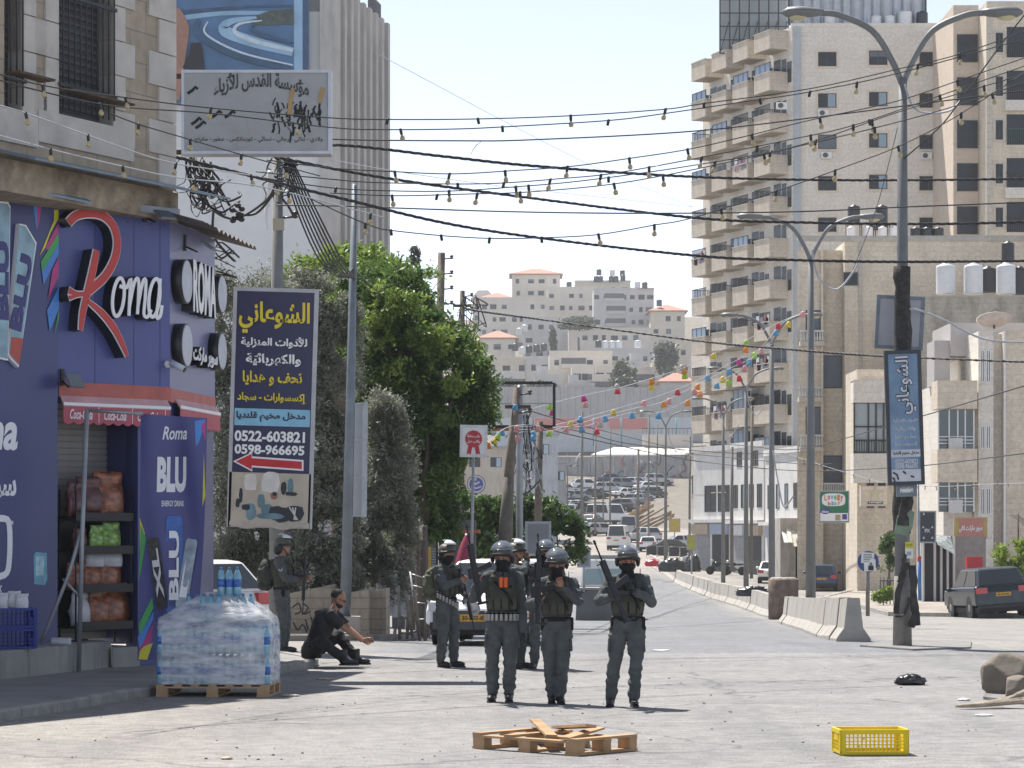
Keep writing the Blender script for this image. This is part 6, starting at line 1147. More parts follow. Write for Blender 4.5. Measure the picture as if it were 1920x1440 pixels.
pp = pole('painted_pole', 'grey pole painted bright blue below a red band by the corner shops', [(1725, 1126), (1723, 1050), (1721, 905)], [.07, .06, .05], 104, grey_metal, 'pole'); m = MB(); b = P(1725, 1126, 104); m.tube([P(1725, 1126, 104) - b, P(1723.5, 1052, 104) - b], .075, 10); m.build('blue_paint', mat('pole_blue', (.03, .16, .42), .5, stain=.15), pp); m = MB(); m.tube([P(1723.5, 1052, 104) - b, P(1723.4, 1043, 104) - b], .078, 10); m.build('red_band', red, pp)
rd = thing('round_road_sign', 'round blue road sign plastered with white notices standing at the barrier', 'road sign', P(1627, 1120, 71)); k = 71 / F
m = MB(); m.tube([(0, 0, -.5), (0, 0, 66 * k)], .055, 10); m.build('post', concrete_d, rd); m = MB(); m.lathe([(20 * k, 0), (20 * k, .02)], 28, (0, -.06, 67 * k), 0, Matrix.Rotation(R(90), 3, 'X')); m.build('disc', mat('road_sign_blue', (.02, .05, .22), .4), rd)
m = MB(); m.box((-1 * k, -.09, 74 * k), (24 * k, .01, 20 * k), Matrix.Rotation(R(3), 3, 'Y')); m.box((3 * k, -.098, 60 * k), (22 * k, .006, 22 * k), Matrix.Rotation(R(-3), 3, 'Y'))
for i in range(5): m.bx(-9 * k, rnd.uniform(2, 8) * k, -.104, -.1, (80 - 3.2 * i) * k, (81 - 3.2 * i) * k, 1)
m.ell((5 * k, -.102, 62 * k), (3 * k, .006, 4 * k), 8, 6, 2); m.box((5 * k, -.104, 55 * k), (10 * k, .006, 9 * k), None, 1); m.build('pasted_notices', [white_paint, black, mat('notice_skin', (.3, .16, .1))], rd)
# ---------------- cables and light strings ----------------
cable_m = mat('black_cable', (.022, .022, .024), .6, var=.2); bulb_m = mat('dusty_yellow_bulb', (.40, .32, .17), .2, var=.2, spec=.7); sock_m = mat('bulb_socket', (.018, .018, .02), .5); pale_wire = mat('pale_wire', (.36, .37, .39), .6)
def curve_pts(pts, k=8): return spline([P(*q) for q in pts], k)
sk_me = MB().lathe([(.0, .02), (.018, .018), (.022, -.01), (.02, -.075), (.0, -.078)], 8).mesh('socket', sock_m); bb_me = MB().lathe([(.012, -.07), (.016, -.085), (.034, -.115), (.036, -.135), (.026, -.16), (0, -.168)], 10).mesh('bulb', bulb_m)
def light_string(label, pts, bulbs, r=.008, m_=None, ks=1):
 q = curve_pts(pts); b = q[0].copy(); t = thing('light_string', label, 'light string', b, 0, 'bulb strings across the street'); m = MB(); m.tube([p - b for p in q], r, 5); m.build('cable', m_ or cable_m, t)
 for px in bulbs:
  full = px > 0; px = abs(px); best = min(range(len(q) - 1), key=lambda i: abs(960 + q[i].x / q[i].y * F - px)); i = best; xs = [960 + q[j].x / q[j].y * F for j in (i, i + 1)]; f_ = (px - xs[0]) / (xs[1] - xs[0] + 1e-9); p = q[i].lerp(q[i + 1], max(-1, min(1, f_)))
  sc = p.y / 34 * ks; o = objm('socket', sk_me, t, p - b); o.rotation_euler = (rnd.uniform(-.15, .15), rnd.uniform(-.25, .25), 0); o.scale = (max(.8, sc * .88),) * 3 if ks == 1 else (sc,) * 3
  if full: objm('bulb', bb_me, o)
def dd(pts, d0, d1): n_ = len(pts); x0, x1 = pts[0][0], pts[-1][0]; return [(x, y, d0 + (d1 - d0) * (x - x0) / (x1 - x0)) for x, y in pts]
light_string('uppermost bulb string, crossing the grey box sign and the lamp column', dd([(-40, 128), (80, 160), (235, 183), (400, 203), (620, 221), (730, 224), (896, 223), (1070, 217), (1245, 205), (1320, 194), (1520, 166), (1690, 128), (1800, 101), (1960, 45)], 28, 40), [80, 235, 396, -727, -896, 1070, 1248, -1320, 1722, 1800])
light_string('bulb string close under the uppermost one and crossing the window ledge', dd([(-40, 140), (187, 195), (400, 213), (620, 239), (720, 243), (850, 242), (942, 238), (1140, 226), (1245, 213), (1400, 190), (1520, 172), (1690, 136), (1960, 62)], 28, 40), [187, 563, 751, -942, -1141, -1425, 1607, -1519])
light_string('bulb string starting under the grey box sign and passing over the tower windows', dd([(500, 300), (620, 315), (740, 322), (850, 326), (960, 320), (1070, 312), (1180, 297), (1290, 280), (1400, 255), (1520, 225), (1680, 190), (1800, 150), (1960, 95)], 33, 40), [740, 843, 947, 1064, 1180, 1289, 1410, 1537, 1795])
light_string('bulb string tangled over the middle of the sky with closely spaced sockets', dd([(480, 322), (620, 336), (700, 342), (850, 345), (945, 343), (1050, 335), (1150, 325), (1300, 298), (1480, 262), (1600, 235), (1760, 180), (1960, 110)], 33.4, 40), [-858, -945, 1032, 1127, 1217, 1316, -1420, 1520, 1600, -1630, 1762])
light_string('bulb string dipping beside the twisted cable in the middle of the sky', dd([(470, 330), (620, 352), (740, 358), (850, 358), (970, 350), (1100, 338), (1300, 310), (1500, 272), (1700, 205), (1960, 128)], 33.8, 40), [520, -630, 842, 967, 991, -1141, 1341, 1445, 1530, 1635, 1845])
light_string('bulb string hanging under the others below the twisted cable', dd([(620, 362), (740, 367), (870, 364), (990, 360), (1150, 345), (1300, 318), (1450, 285), (1640, 240), (1800, 196), (1960, 140)], 34.2, 40), [735, -820, 895, 975, 1151, 1243, 1432, 1640, 1860])
light_string('lowest bulb string, sagging from the pole across the sky to the lamp column', dd([(430, 318), (520, 345), (640, 400), (700, 425), (733, 432), (830, 442), (920, 447), (1010, 446), (1120, 440), (1227, 422), (1300, 408), (1450, 360), (1570, 318), (1690, 272), (1800, 214), (1960, 110)], 33, 40), [520, 685, -733, -827, -918, -1015, 1122, 1227, 1352, 1456, 1566, 1684, 1802])
light_string('bulb string falling from the barred window past its sill', dd([(-30, 190), (48, 212), (165, 254), (300, 300), (400, 318), (480, 330)], 27, 33), [48, 165, 330, 470], m_=pale_wire)
light_string('bulb string running low along the stone wall above the shop roof', dd([(-30, 246), (95, 280), (230, 312), (340, 334), (500, 352), (720, 408)], 27, 34), [95, 230, 365, 540, 695], m_=pale_wire)
light_string('bulb string from the window ledge behind the grey box sign', dd([(205, 212), (260, 233), (357, 262), (453, 290), (600, 330)], 30, 34), [260, 357, 453, 540])
def twisted(label, pts, r=.0125, off=.015, pitch=.5):
 q = curve_pts(pts, 26); b = q[0].copy(); m = MB(); ln = 0; st = [[], [], []]
 for i, p in enumerate(q):
  if i: ln += (p - q[i - 1]).length
  for s in range(3): a = 2 * PI * (ln / pitch + s / 3); st[s].append(p - b + Vector((0, math.cos(a) * off, math.sin(a) * off)))
 for s in st: m.tube(s, r, 5)
 o = m.build('power_cable', cable_m, None, b); tag(o, label, 'cable', 'twisted power cables across the street')
twisted('uppermost twisted power cable, running level across the tower windows', dd([(525, 288), (630, 272), (830, 293), (1000, 311), (1290, 331), (1600, 338), (1960, 335)], 42, 46)); twisted('twisted power cable crossing just under the tower windows', dd([(525, 296), (700, 330), (940, 364), (1300, 408), (1500, 417), (1750, 420), (1960, 415)], 42, 46)); twisted('twisted power cable slanting from the stone wall to the tank rooftops', dd([(290, 285), (400, 312), (640, 372), (900, 430), (1290, 478), (1500, 488), (1700, 491), (1960, 489)], 38, 46)); twisted('twisted power cable slanting down from the crossarm pole past the tower', dd([(868, 572), (885, 581), (1000, 597), (1300, 638), (1480, 655), (1660, 668), (1960, 680)], 79, 62), .017, .021)
def wire(label, pts, r=.008, m_=None, group='thin wires across the street'): q = curve_pts(pts); b = q[0].copy(); m = MB(); m.tube([p - b for p in q], r, 5); tag(m.build('wire', m_ or cable_m, None, b), label, 'wire', group)
wire('plain wire with a rag caught on it above the twisted cables', dd([(500, 250), (620, 261), (860, 264), (1000, 262), (1300, 246), (1560, 216), (1700, 198), (1960, 165)], 38, 42), .011)
rg = MB(); b = P(903, 264, 39.6); rg.tube([Vector((0, 0, 0)), P(893, 272, 39.6) - b, P(886, 282, 39.6) - b, P(883, 291, 39.6) - b], [.02, .03, .018, .01], 6, 0, True, True, .3); tag(rg.build('rag', white_paint, None, b), 'pale rag caught on a wire in the sky', 'rag')
wire('level wire under the lowest bulbs crossing to the lamp heads', dd([(520, 385), (620, 386), (740, 390), (960, 397), (1200, 400), (1490, 397), (1700, 388), (1960, 378)], 42, 45), .012)
wire('pale hairline wire slanting down the sky to the tower', dd([(702, 98), (800, 150), (960, 235), (1130, 320), (1300, 388)], 100, 180), .012, pale_wire); wire('hairline wire from the finned building down to the tower balconies', dd([(620, 300), (800, 330), (1000, 356), (1300, 388)], 60, 170), .012, pale_wire)
wire('thin wire dropping from the lamp column to the sandy block roof', dd([(1692, 200), (1668, 300), (1640, 400), (1600, 505)], 45, 60), .008); wire('dark cable slanting from the frame edge to the lamp column', dd([(1960, -20), (1880, 80), (1800, 190), (1760, 240), (1692, 300)], 40, 45), .012)
wire('white cable looping beside the tall lamp column', [(1696, 158, 44.8), (1712, 200, 44.8), (1740, 212, 44.8), (1780, 208, 44.8), (1800, 190, 44.9)], .018, pale_wire); wire('white cable arching from behind the blank board to the frame edge', [(1682, 600, 45), (1692, 585, 45), (1715, 580, 45), (1770, 600, 46), (1850, 637, 47), (1960, 642, 48)], .02, pale_wire)
for (px, D, pts) in ((1520, 73, [(1522, 468), (1535, 520), (1568, 543), (1600, 510), (1613, 480)]), (1400, 141, [(1400, 720), (1405, 760), (1418, 780), (1430, 765)]), (1356, 172, [(1354, 780), (1362, 812), (1373, 815), (1385, 795)]), (1447, 105, [(1449, 845), (1460, 910), (1470, 950), (1488, 930)]), (1248, 204, [(1250, 800), (1258, 830), (1270, 850)])): wire('white slack cable hanging in a loop from a lamp column', [(a, b, D) for a, b in pts], .03 if D > 70 else .02, pale_wire, 'slack cables on the lamp columns')
for lab, pts, r in (('wire rising from the shop row past the blue sign to the frame edge', dd([(1280, 826), (1400, 836), (1500, 842), (1660, 800), (1960, 712)], 150, 60), .02), ('wire crossing behind the blue sign to the corner house', dd([(1280, 862), (1480, 882), (1660, 878), (1760, 870), (1960, 845)], 160, 70), .02), ('wire running low before the shop houses', dd([(1240, 840), (1290, 850), (1480, 868), (1560, 870)], 200, 140), .025), ('sagging wire past the red salmon board to the tower foot', dd([(975, 765), (1080, 795), (1200, 825), (1300, 850)], 66, 200), .02), ('upper wire from the backboard toward the shop houses', dd([(1010, 795), (1100, 812), (1200, 835), (1380, 850), (1500, 850)], 66, 190), .02), ('wire from the cable pole along the stacked cars', dd([(1012, 800), (1100, 822), (1290, 862), (1440, 880)], 66, 190), .022), ('wire from the tall insulator pole back over the bushes', dd([(830, 520), (760, 585), (665, 520)], 74, 49), .012), ('wire from the steel post down into the tree', dd([(668, 510), (750, 590), (864, 720)], 49, 80), .012)): wire(lab, pts, r)
light_string('string of small clear bulbs along the corner house front', dd([(1480, 852), (1540, 872), (1600, 890), (1660, 905), (1760, 912), (1850, 908), (1960, 905)], 120, 95), [1495, 1508, 1540, 1552, 1585, 1600, 1630, 1700, 1735, 1755, 1790, 1825, 1870, 1890], .012, pale_wire, .3)
# wire bundles at the crossing pole
tg = thing('cable_tangle', 'snarl of loose black cables strung between the stone wall and the concrete pole', 'cable tangle', P(400, 330, 40)); m = MB(); rr = random.Random(12); b = P(400, 330, 40)
for i in range(30):
 x, y = rr.uniform(345, 400), rr.uniform(285, 340); pts = [P(x, y, 40)]
 for k in range(5): x += rr.uniform(-18, 26); y += rr.uniform(8, 34) * (1 if k < 3 else -.4); pts.append(P(x, y, 40 + rr.uniform(-.3, .3)))
 m.tube([p - b for p in spline(pts, 4)], rr.choice((.008, .012, .018)), 4)
m.build('loose_cables', cable_m, tg)
m = MB()
for s, (pts) in enumerate(([(355, 290), (375, 330), (392, 385), (440, 410), (500, 375), (519, 340)], [(385, 310), (410, 350), (440, 395), (480, 400), (515, 360)], [(400, 395), (400, 440), (420, 470), (440, 490)])): m.tube([p - b for p in spline([P(x, y, 40.5 + .4 * s) for x, y in pts], 6)], .022, 5)
for k in range(10): x, y = rr.uniform(435, 455), rr.uniform(385, 415); m.ell(P(x, y, 40) - b, (.05, .04, .04), 6, 5)
m.build('thick_cables', cable_m, tg)
m = MB()
for i in range(16): x, y = 398 + rr.uniform(-4, 8), 445 + rr.uniform(-10, 75); m.tube([p - b for p in spline([P(x, y, 39.5), P(x + 12, y + rr.uniform(-8, 10), 39.4), P(x + rr.uniform(15, 45), y + rr.uniform(-14, 26), 39.3)], 4)], rr.choice((.008, .014)), 4)
m.build('frayed_ends', cable_m, tg)
pt2 = thing('cable_bundle', 'bunch of cables and ties knotted round the top of the concrete pole', 'cable tangle', P(519, 330, 42.8)); b = P(519, 330, 42.8); m = MB()
for i in range(16):
 x, y = rr.uniform(498, 545), rr.uniform(292, 345); pts = [P(x, y, 42.9)]
 for k in range(4): x += rr.uniform(-14, 14); y += rr.uniform(-8, 26); pts.append(P(x, y, 42.9 + rr.uniform(-.25, .1)))
 m.tube([p - b for p in spline(pts, 4)], rr.choice((.01, .014, .02)), 4)
for k in range(7): m.tube([p - b for p in spline([P(530 + 3 * k, 300, 42.9), P(555 + 6 * k, 390, 43), P(600 + 7 * k, 490, 44), P(640 + 4 * k, 520, 47), P(664, 500 + 4 * k, 49)], 5)], .014, 4)
m.build('loose_cables', cable_m, pt2); m = MB(); m.tube([p - b for p in spline([P(508, 320, 42.6), P(505, 360, 42.6), P(499, 400, 42.6), P(502, 432, 42.6)], 4)], [.05, .06, .05, .05, .04, .03, .03, .03, .03, .03, .02, .02, .01], 6, 0, True, True, .4); m.build('white_strip', white_paint, pt2)
for (cx, cy, D, lab, n_) in ((985, 860, 63.5, 'white and black drop wires looping around the poles behind the officers', 22), (880, 590, 79.5, 'coil of black wire beside the crossarm pole', 10)):
 b = P(cx, cy, D); m = MB()
 for i in range(n_):
  x0, y0 = cx + rr.uniform(-22, 16), cy - rr.uniform(60, 95) * (1 if n_ > 12 else .4); x1, y1 = cx + rr.uniform(-40, 35), cy + rr.uniform(-40, 60) * (1 if n_ > 12 else .5); m.tube([p - b for p in spline([P(x0, y0, D), P((x0 + x1) / 2 + rr.uniform(-22, 22), max(y0, y1) + rr.uniform(0, 26), D + rr.uniform(-.3, .3)), P(x1, y1, D)], 5)], rr.choice((.01, .014, .018)), 4, i % 2 if n_ > 12 else 0)
 tag(m.build('drop_wires', [cable_m, pale_wire], None, b), lab, 'wires')
# --- paper lantern garlands ---
GC = {'b': (.09, .30, .50), 'y': (.60, .46, .04), 'p': (.60, .28, .28), 'r': (.55, .03, .05), 'g': (.28, .52, .04), 'o': (.66, .22, .02), 'm': (.50, .04, .24), 'w': (.42, .38, .35)}
shade_me = {}
for k_, c in GC.items():
 lm_ = mat('lantern_' + k_, c, .6, var=.06); m = MB(); m.lathe([(.0, .0), (.06, -.002), (.075, -.03), (.125, -.22), (.118, -.22), (.055, -.03)], 10); shade_me[k_] = m.mesh('lantern', lm_)
def garland(label, pts, d0, d1, cols, extra=()):
 q = dd(pts, d0, d1); c_ = curve_pts(q, 5); b = c_[0].copy(); t = thing('lantern_garland', label, 'garland', b, 0, 'lantern garlands over the road'); m = MB(); m.tube([p - b for p in c_], .012, 4); m.build('cord', pale_wire, t)
 for (x, y, D), c in list(zip(q, cols)) + [((x, y, d0 + (d1 - d0) * (x - pts[0][0]) / (pts[-1][0] - pts[0][0])), c) for x, y, c in extra]:
  if c == '-': continue
  o = objm('lantern', shade_me[c], t, P(x, y, D) - b); o.rotation_euler = (rnd.uniform(-.3, .3), rnd.uniform(-.35, .35), 0); s = .68 * D / 68; o.scale = (s, s, s)
garland('uppermost lantern garland from the leaning pole to the lamp with garlands', [(972, 775), (1032, 757), (1093, 742), (1158, 728), (1220, 710), (1281, 690), (1340, 662), (1399, 638), (1458, 606), (1507, 584)], 62, 98, '-gmrooygrp', [(1035, 768, 'm'), (1098, 753, 'p'), (1158, 720, 'w'), (1221, 720, 'y'), (1283, 699, 'g'), (1280, 684, 'w'), (1480, 603, 'y')])
garland('lantern garland with grey and red shades passing under the uppermost one', [(972, 812), (1071, 790), (1150, 768), (1209, 751), (1270, 730), (1326, 704), (1384, 674), (1427, 653), (1447, 640)], 62, 104, '-yypr bmp-'.replace(' ', ''), [(1300, 729, 'p'), (1400, 650, 'o'), (1415, 661, 'g')])
garland('lantern garland with blue and orange shades in front of the pale blue wall', [(972, 806), (1064, 800), (1133, 780), (1193, 765), (1244, 753), (1310, 720), (1366, 692), (1404, 674), (1447, 645)], 62, 104, '-pbwoobb-', [(1203, 770, 'w'), (1255, 747, 'p'), (1088, 781, 'b'), (1312, 733, 'o'), (1355, 706, 'y'), (1365, 712, 'g')])
garland('lowest lantern garland ending with red and blue shades by the lamp', [(972, 800), (1089, 800), (1125, 790), (1184, 774), (1235, 774), (1290, 750), (1345, 718), (1397, 686), (1455, 618)], 62, 104, '-bwbbobpb', [(1119, 804, 'r'), (1385, 704, 'r')])
garland('short lantern garland across the backboard frame', [(905, 840), (916, 830), (942, 806), (968, 798), (1008, 798), (1030, 808), (1060, 800)], 60, 63, '-obppg-', [(936, 814, 'g'), (929, 822, 'y'), (969, 816, 'p'), (1000, 808, 'b'), (999, 816, 'b'), (967, 758, 'b')])
# ---------------- roof tanks ----------------
def tank_me(nm, m_, r, h): m = MB(); pr = [(r * .96, 0)]; [pr.extend([(r, h * (.05 + .1 * i)), (r * .97, h * (.1 + .1 * i))]) for i in range(9)]; pr += [(r, h * .95), (r * .9, h), (r * .35, h * 1.06), (r * .33, h * 1.1), (0, h * 1.1)]; m.lathe(pr, 18); return m.mesh(nm, m_)
tw = tank_me('water_tank', mat('white_tank_plastic', (.66, .67, .69), .45, var=.04, stain=.1), .62, 1.5); tb = tank_me('water_tank', mat('black_tank_plastic', (.018, .02, .025), .4, var=.1), .6, 1.5)
def tank(px, py, D, me, h, label, group, sx=1.): o = objm('water_tank', me, None, P(px, py, D)); o.scale = (sx * h / 1.5, sx * h / 1.5, h / 1.5); tag(o, label, 'water tank', group); return o
for px, lab in ((1773, 'white ribbed tank nearest the blank board on the stained block'), (1825, 'middle white ribbed tank on the stained block'), (1886, 'white ribbed tank at the frame edge on the stained block')):
 z = tank(px, 552, 144, tw, 1.55, lab, 'white tanks on the stained block', .82)
 m = MB(); b = P(px, 558, 144);
 for a in (-.4, .4): m.bx(a - .03, a + .03, -.4, .4, 0, .17)
 m.bx(-.45, .45, -.45, -.4, .12, .17); tag(m.build('tank_stand', rust, None, (b.x, 144, Z(556, 141))), 'rusty iron stand under a white ribbed tank', 'stand', 'stands under the white tanks')
for px, py, h, lab in ((1852, 548, 1.3, 'black tank between two white ribbed tanks'), (1912, 552, 1.4, 'black tank behind the white ribbed tank at the frame edge'), (1890, 490, 1.0, 'small black tank high at the frame edge')): tank(px, py, 147, tb, h, lab, 'black tanks near the stained block', .9)
for px in (1717, 1738, 1759): tank(px, 451, 153, tb, .7, 'squat black tank in the row along the sandy block roof', 'squat black tanks in a row', 1.2)
for px, lab in ((1601, 'black tank on a frame above the sandy block, beside the lamp head'), (1653, 'black tank on a frame above the sandy block, next to the lamp column')):
 tank(px, 420, 153, tb, 1.0, lab, 'raised black tanks', .9); m = MB(); b = P(px, 451, 153)
 for a in (-.4, .4):
  for c in (-.4, .4): m.tube([(a, c, 0), (a, c, .98)], .03, 5)
 m.bx(-.45, .45, -.45, .45, .93, .97); tag(m.build('tank_scaffold', rust, None, b), 'thin iron frame holding up a black roof tank', 'stand', 'frames under the raised black tanks')
for px in (1596, 1628, 1655, 1676): tank(px, 451, 152.4, tw, .75, 'low white tank on the sandy block roof', 'low white tanks on the sandy block', .85)
for px, lab in ((1556, 'white tank beneath the lamp head on the tower roof'), (1643, 'first white tank before the tower hoarding'), (1668, 'second white tank before the tower hoarding'), (1697, 'larger white tank before the tower hoarding')): tank(px, 51, 192.4, tw, 1.1 if 'larger' in lab else .8, lab, 'tanks on the tower roof', 1.1)
tank(1729, 51, 192.4, tb, 1.05, 'black tank beside the larger white tank on the tower roof', 'tanks on the tower roof', 1.0)
for px, py, D, k in ((1118, 529, 750, 0), (1126, 529, 750, 0), (1146, 529, 750, 0), (1155, 529, 750, 0), (1148, 517, 750, 1), (1168, 527, 750, 0), (1167, 518, 751, 0), (1123, 516, 751, 0), (1195, 540, 704, 1), (1209, 541, 704, 0), (1236, 574, 692, 0), (1067, 540, 730, 0), (966, 658, 612, 0), (992, 662, 612, 0), (1006, 660, 612, 0), (1020, 658, 612, 0), (980, 664, 611, 1), (984, 622, 655, 1), (974, 628, 655, 1), (1122, 652, 612, 0), (1136, 653, 612, 1), (1148, 653, 612, 1), (1160, 653, 612, 1), (1196, 652, 612, 1), (1095, 615, 652, 0), (1110, 615, 652, 0)):
 tank(px, py, D, tw if k else tb, 1.6, 'small %s tank on a hillside rooftop' % ('white' if k else 'black'), '%s tanks on the hillside roofs' % ('white' if k else 'black'), 1.15)
# air conditioners
am = MB(); am.bx(-.42, .42, -.32, 0, -.3, .3, 0); am.lathe([(.22, 0), (.22, .012), (.05, .014)], 18, (-.1, -.32, 0), 1, Matrix.Rotation(R(90), 3, 'X')); ac_me = am.mesh('air_conditioner', [white_paint, mat('ac_grille_dark', (.08, .08, .09), .5)])
for px, py, lab in ((1549, 292, 'air conditioner under the third-row tower window above the lamp arm'), (1736, 293, 'air conditioner under the tower window beside the lamp column'), (1543, 213, 'air conditioner under the second-row tower window'), (1459, 209, 'air conditioner hung on the tower balcony nearest the corner')):
 D = 191.9 if px > 1500 else 193; o = objm('air_conditioner', ac_me, None, P(px, py, D)); o.location.y = D - .02 if px > 1500 else 190.6; o.scale = (.9, 1, .8); tag(o, lab, 'air conditioner', 'air conditioners on the tower')
# ---------------- barriers ----------------
def jersey(Lb): m = MB(); m.prism([(-.31, 0), (.31, 0), (.31, .08), (.17, .28), (.11, .82), (-.11, .82), (-.17, .28), (-.31, .08)], 0, Lb, lambda u, v, d: (u, d, v)); return m.mesh('barrier', concrete)
JB = jersey(3.0)
def run(pts, labels, first=None):
 pts = [Vector(p) for p in pts]; sp = spline([p.to_3d() for p in pts], 400); acc = 0; last = sp[0]; ps = [sp[0]]
 for p in sp:
  if (p - ps[-1]).length >= 3.01: ps.append(p)
 for i in range(len(ps) - 1):
  a, b = ps[i], ps[i + 1]; o = objm('barrier', JB, None, (a.x, a.y, gz(a.y) - .02)); o.rotation_mode = 'XYZ'; dz = gz(b.y) - gz(a.y); o.rotation_euler = (math.atan2(dz, 3.04), 0, math.atan2(-(b.x - a.x), b.y - a.y)); o.location.z += rnd.uniform(-.015, .02)
  o.rotation_euler[2] += rnd.uniform(-.012, .012); tag(o, labels[min(i, len(labels) - 1)], 'barrier', 'concrete barrier blocks dividing the road')
run([(6.15, 48), (7.45, 66), (8.55, 84)], ['concrete barrier block with its bare end face towards the wrapped lamp', 'concrete barrier block in the short row beside the wrapped lamp'])
run([(9.15, 92), (9.7, 112), (10.0, 135), (10.5, 160), (11.2, 190), (11.4, 222)], ['concrete barrier block next to the rusty drum', 'concrete barrier block in the long curving row beyond the drum'])
dr = thing('concrete_drum', 'big rust stained concrete filled drum between two runs of barriers', 'drum', (X(1469, 89), 89, gz(89)))
m = MB(); n_ = 20; vs = []
for j, (r, z) in enumerate([(.50, 0), (.51, .45), (.50, .9), (.51, 1.32), (.46, 1.36)]): vs.append((r, z))
m.lathe(vs, 20, (0, 0, 0)); m.build('shell', mat('rusty_drum', (.20, .145, .115), .9, .1, .3, 4, bump=.6, stain=.7, streak=True, stain_col=(.06, .045, .04)), dr)
m = MB(); rr = random.Random(3)
for i in range(7): m.ell((rr.uniform(-.3, .3), rr.uniform(-.3, .3), 1.34), (.16, .16, .07), 7, 5)
m.build('rubble_fill', concrete, dr)
def lump(name, label, cat, loc, r, m_, seed, amp=.3, fr=2.2, nu=26, nv=18, flat=True, fold=0, group=None):
 o_ = Vector((seed * 3.1, seed * 1.7, seed)); r = Vector(r)
 rc = random.Random(seed); cuts = [(Vector((rc.gauss(0, 1), rc.gauss(0, 1), rc.gauss(.3, .8))).normalized(), rc.uniform(.62, .86)) for _ in range(14)] if name == 'boulder' else []
 def f(p):
  q = Vector((p.x / r.x, p.y / r.y, p.z / r.z)); k = 1 + amp * fbm(q * fr + o_, 4)
  for cn, cd in cuts:
   dq = (q * k).dot(cn)
   if dq > cd: k *= cd / dq
  if fold: k += fold * abs(noise.noise(q * fr * 2.5 + o_))
  z = p.z * k
  return Vector((p.x * k, p.y * k, max(z, -r.z * .55) if flat else z))
 m = MB(); m.ell((0, 0, r.z * .55), r, nu, nv, 0, None, f); return tag(m.build(name, m_, None, loc), label, cat, group)
rock = mat('pale_rock', (.19, .165, .135), .95, var=.3, scale=3, bump=.9, bscale=9, stain=.4, stain_col=(.12, .10, .08))
for args in (('boulder', 'large rough boulder at the edge of the rubble patch', 'boulder', (X(1893, 30.6), 30.7, .0), (.36, .3, .32), rock, 2, .12, 2.2, 64, 44), ('boulder', 'smaller rock leaning on the large boulder', 'boulder', (X(1908, 29.9), 29.9, .03), (.17, .15, .19), rock, 5, .15, 2.2, 40, 28), ('boulder', 'low broken slab beside the large boulder', 'boulder', (X(1925, 29.7), 29.5, .03), (.22, .2, .1), rock, 9, .4)): lump(*args)
m = MB()
for i in range(9): a = .08 * i; m.tube(spline([(-.55 + .06 * i, -.1 + .05 * i, .015), (-.2 + .05 * i, .02 * i - .05, .03 + .012 * i), (.35, .1 + .03 * i, .07 + .02 * i)], 4), [.012, .02, .024, .028, .028, .028, .03, .03, .03], 6)
tag(m.build('driftwood', mat('split_timber', (.36, .30, .23), .9, var=.3, scale=8, bump=.6), None, (X(1885, 28.4), 28.4, .02)), 'splintered pale timber lying before the boulder', 'timber')
bagm = mat('black_bin_bag', (.015, .015, .017), .28, var=.2, spec=.7, bump=.5, bscale=14)
for lab, px, py, D, r, s in (('flattened black rag bundle lying alone on the open road', 1707, 1284, 32.9, (.17, .12, .075), 21), ('black bin bag slumped on the far barrier by the red bag', 1262, 1072, 175, (.85, .5, .5), 22), ('black bin bag tied at a post on the barrier near the yellow board', 1299, 1072, 162, (.45, .4, .6), 23), ('black rag draped over the barrier top before the drum', 1411, 1118, 105, (.55, .25, .24), 24)): lump('black_bag', lab, 'bag', P(px, py, D) if D > 50 else (X(px, D), D, .005), r, bagm, s, .5, 2.4, fold=.5)
lump('red_bag', 'crumpled red and white plastic bag on the barrier behind a helmet', 'bag', P(1222, 1062, 180), (.42, .3, .32), mat('red_plastic', (.5, .03, .05), .35, var=.3), 31, .5, fold=.4)
for lab, px, py, D, r in (('small white paper scrap on the road beside the rubble patch', 1808, 1314, 29.8, (.07, .06, .015)), ('small white paper scrap on the road near the rubble patch timber', 1846, 1342, 27.3, (.09, .07, .01)), ('white scrap lying flat on the seam behind the patrol', 1240, 1216, 43.2, (.14, .14, .01)), ('tiny pale scrap on the asphalt at the picture foot', 425, 1424, 22.05, (.05, .04, .012)), ('pale scrap by the water pallet', 610, 1274, 34.1, (.12, .1, .01)), ('torn cardboard scrap beside the water pallet foot', 545, 1306, 30.6, (.11, .08, .012))): lump('litter_scrap', lab, 'litter', (X(px, D), D, gz(D) + .004), r, white_paint if 'white' in lab else mat('scrap_tan', (.45, .38, .28), .8), int(px), .5)
m = MB(); g_ = np.random.default_rng(5)
for i in range(150):
 y = 22 + 16 * g_.random() ** 1.4; x = g_.uniform(-4.6, 6.5) * y / 25; s = g_.uniform(.006, .017);
 if -5.2 < x: m.ell((x, y, s * .3), (s, s * g_.uniform(.6, 1.3), s * .6), 5, 4)
o = m.build('gravel', mat('road_grit', (.2, .185, .165), .95, var=.4, scale=3)); o['kind'] = 'stuff'
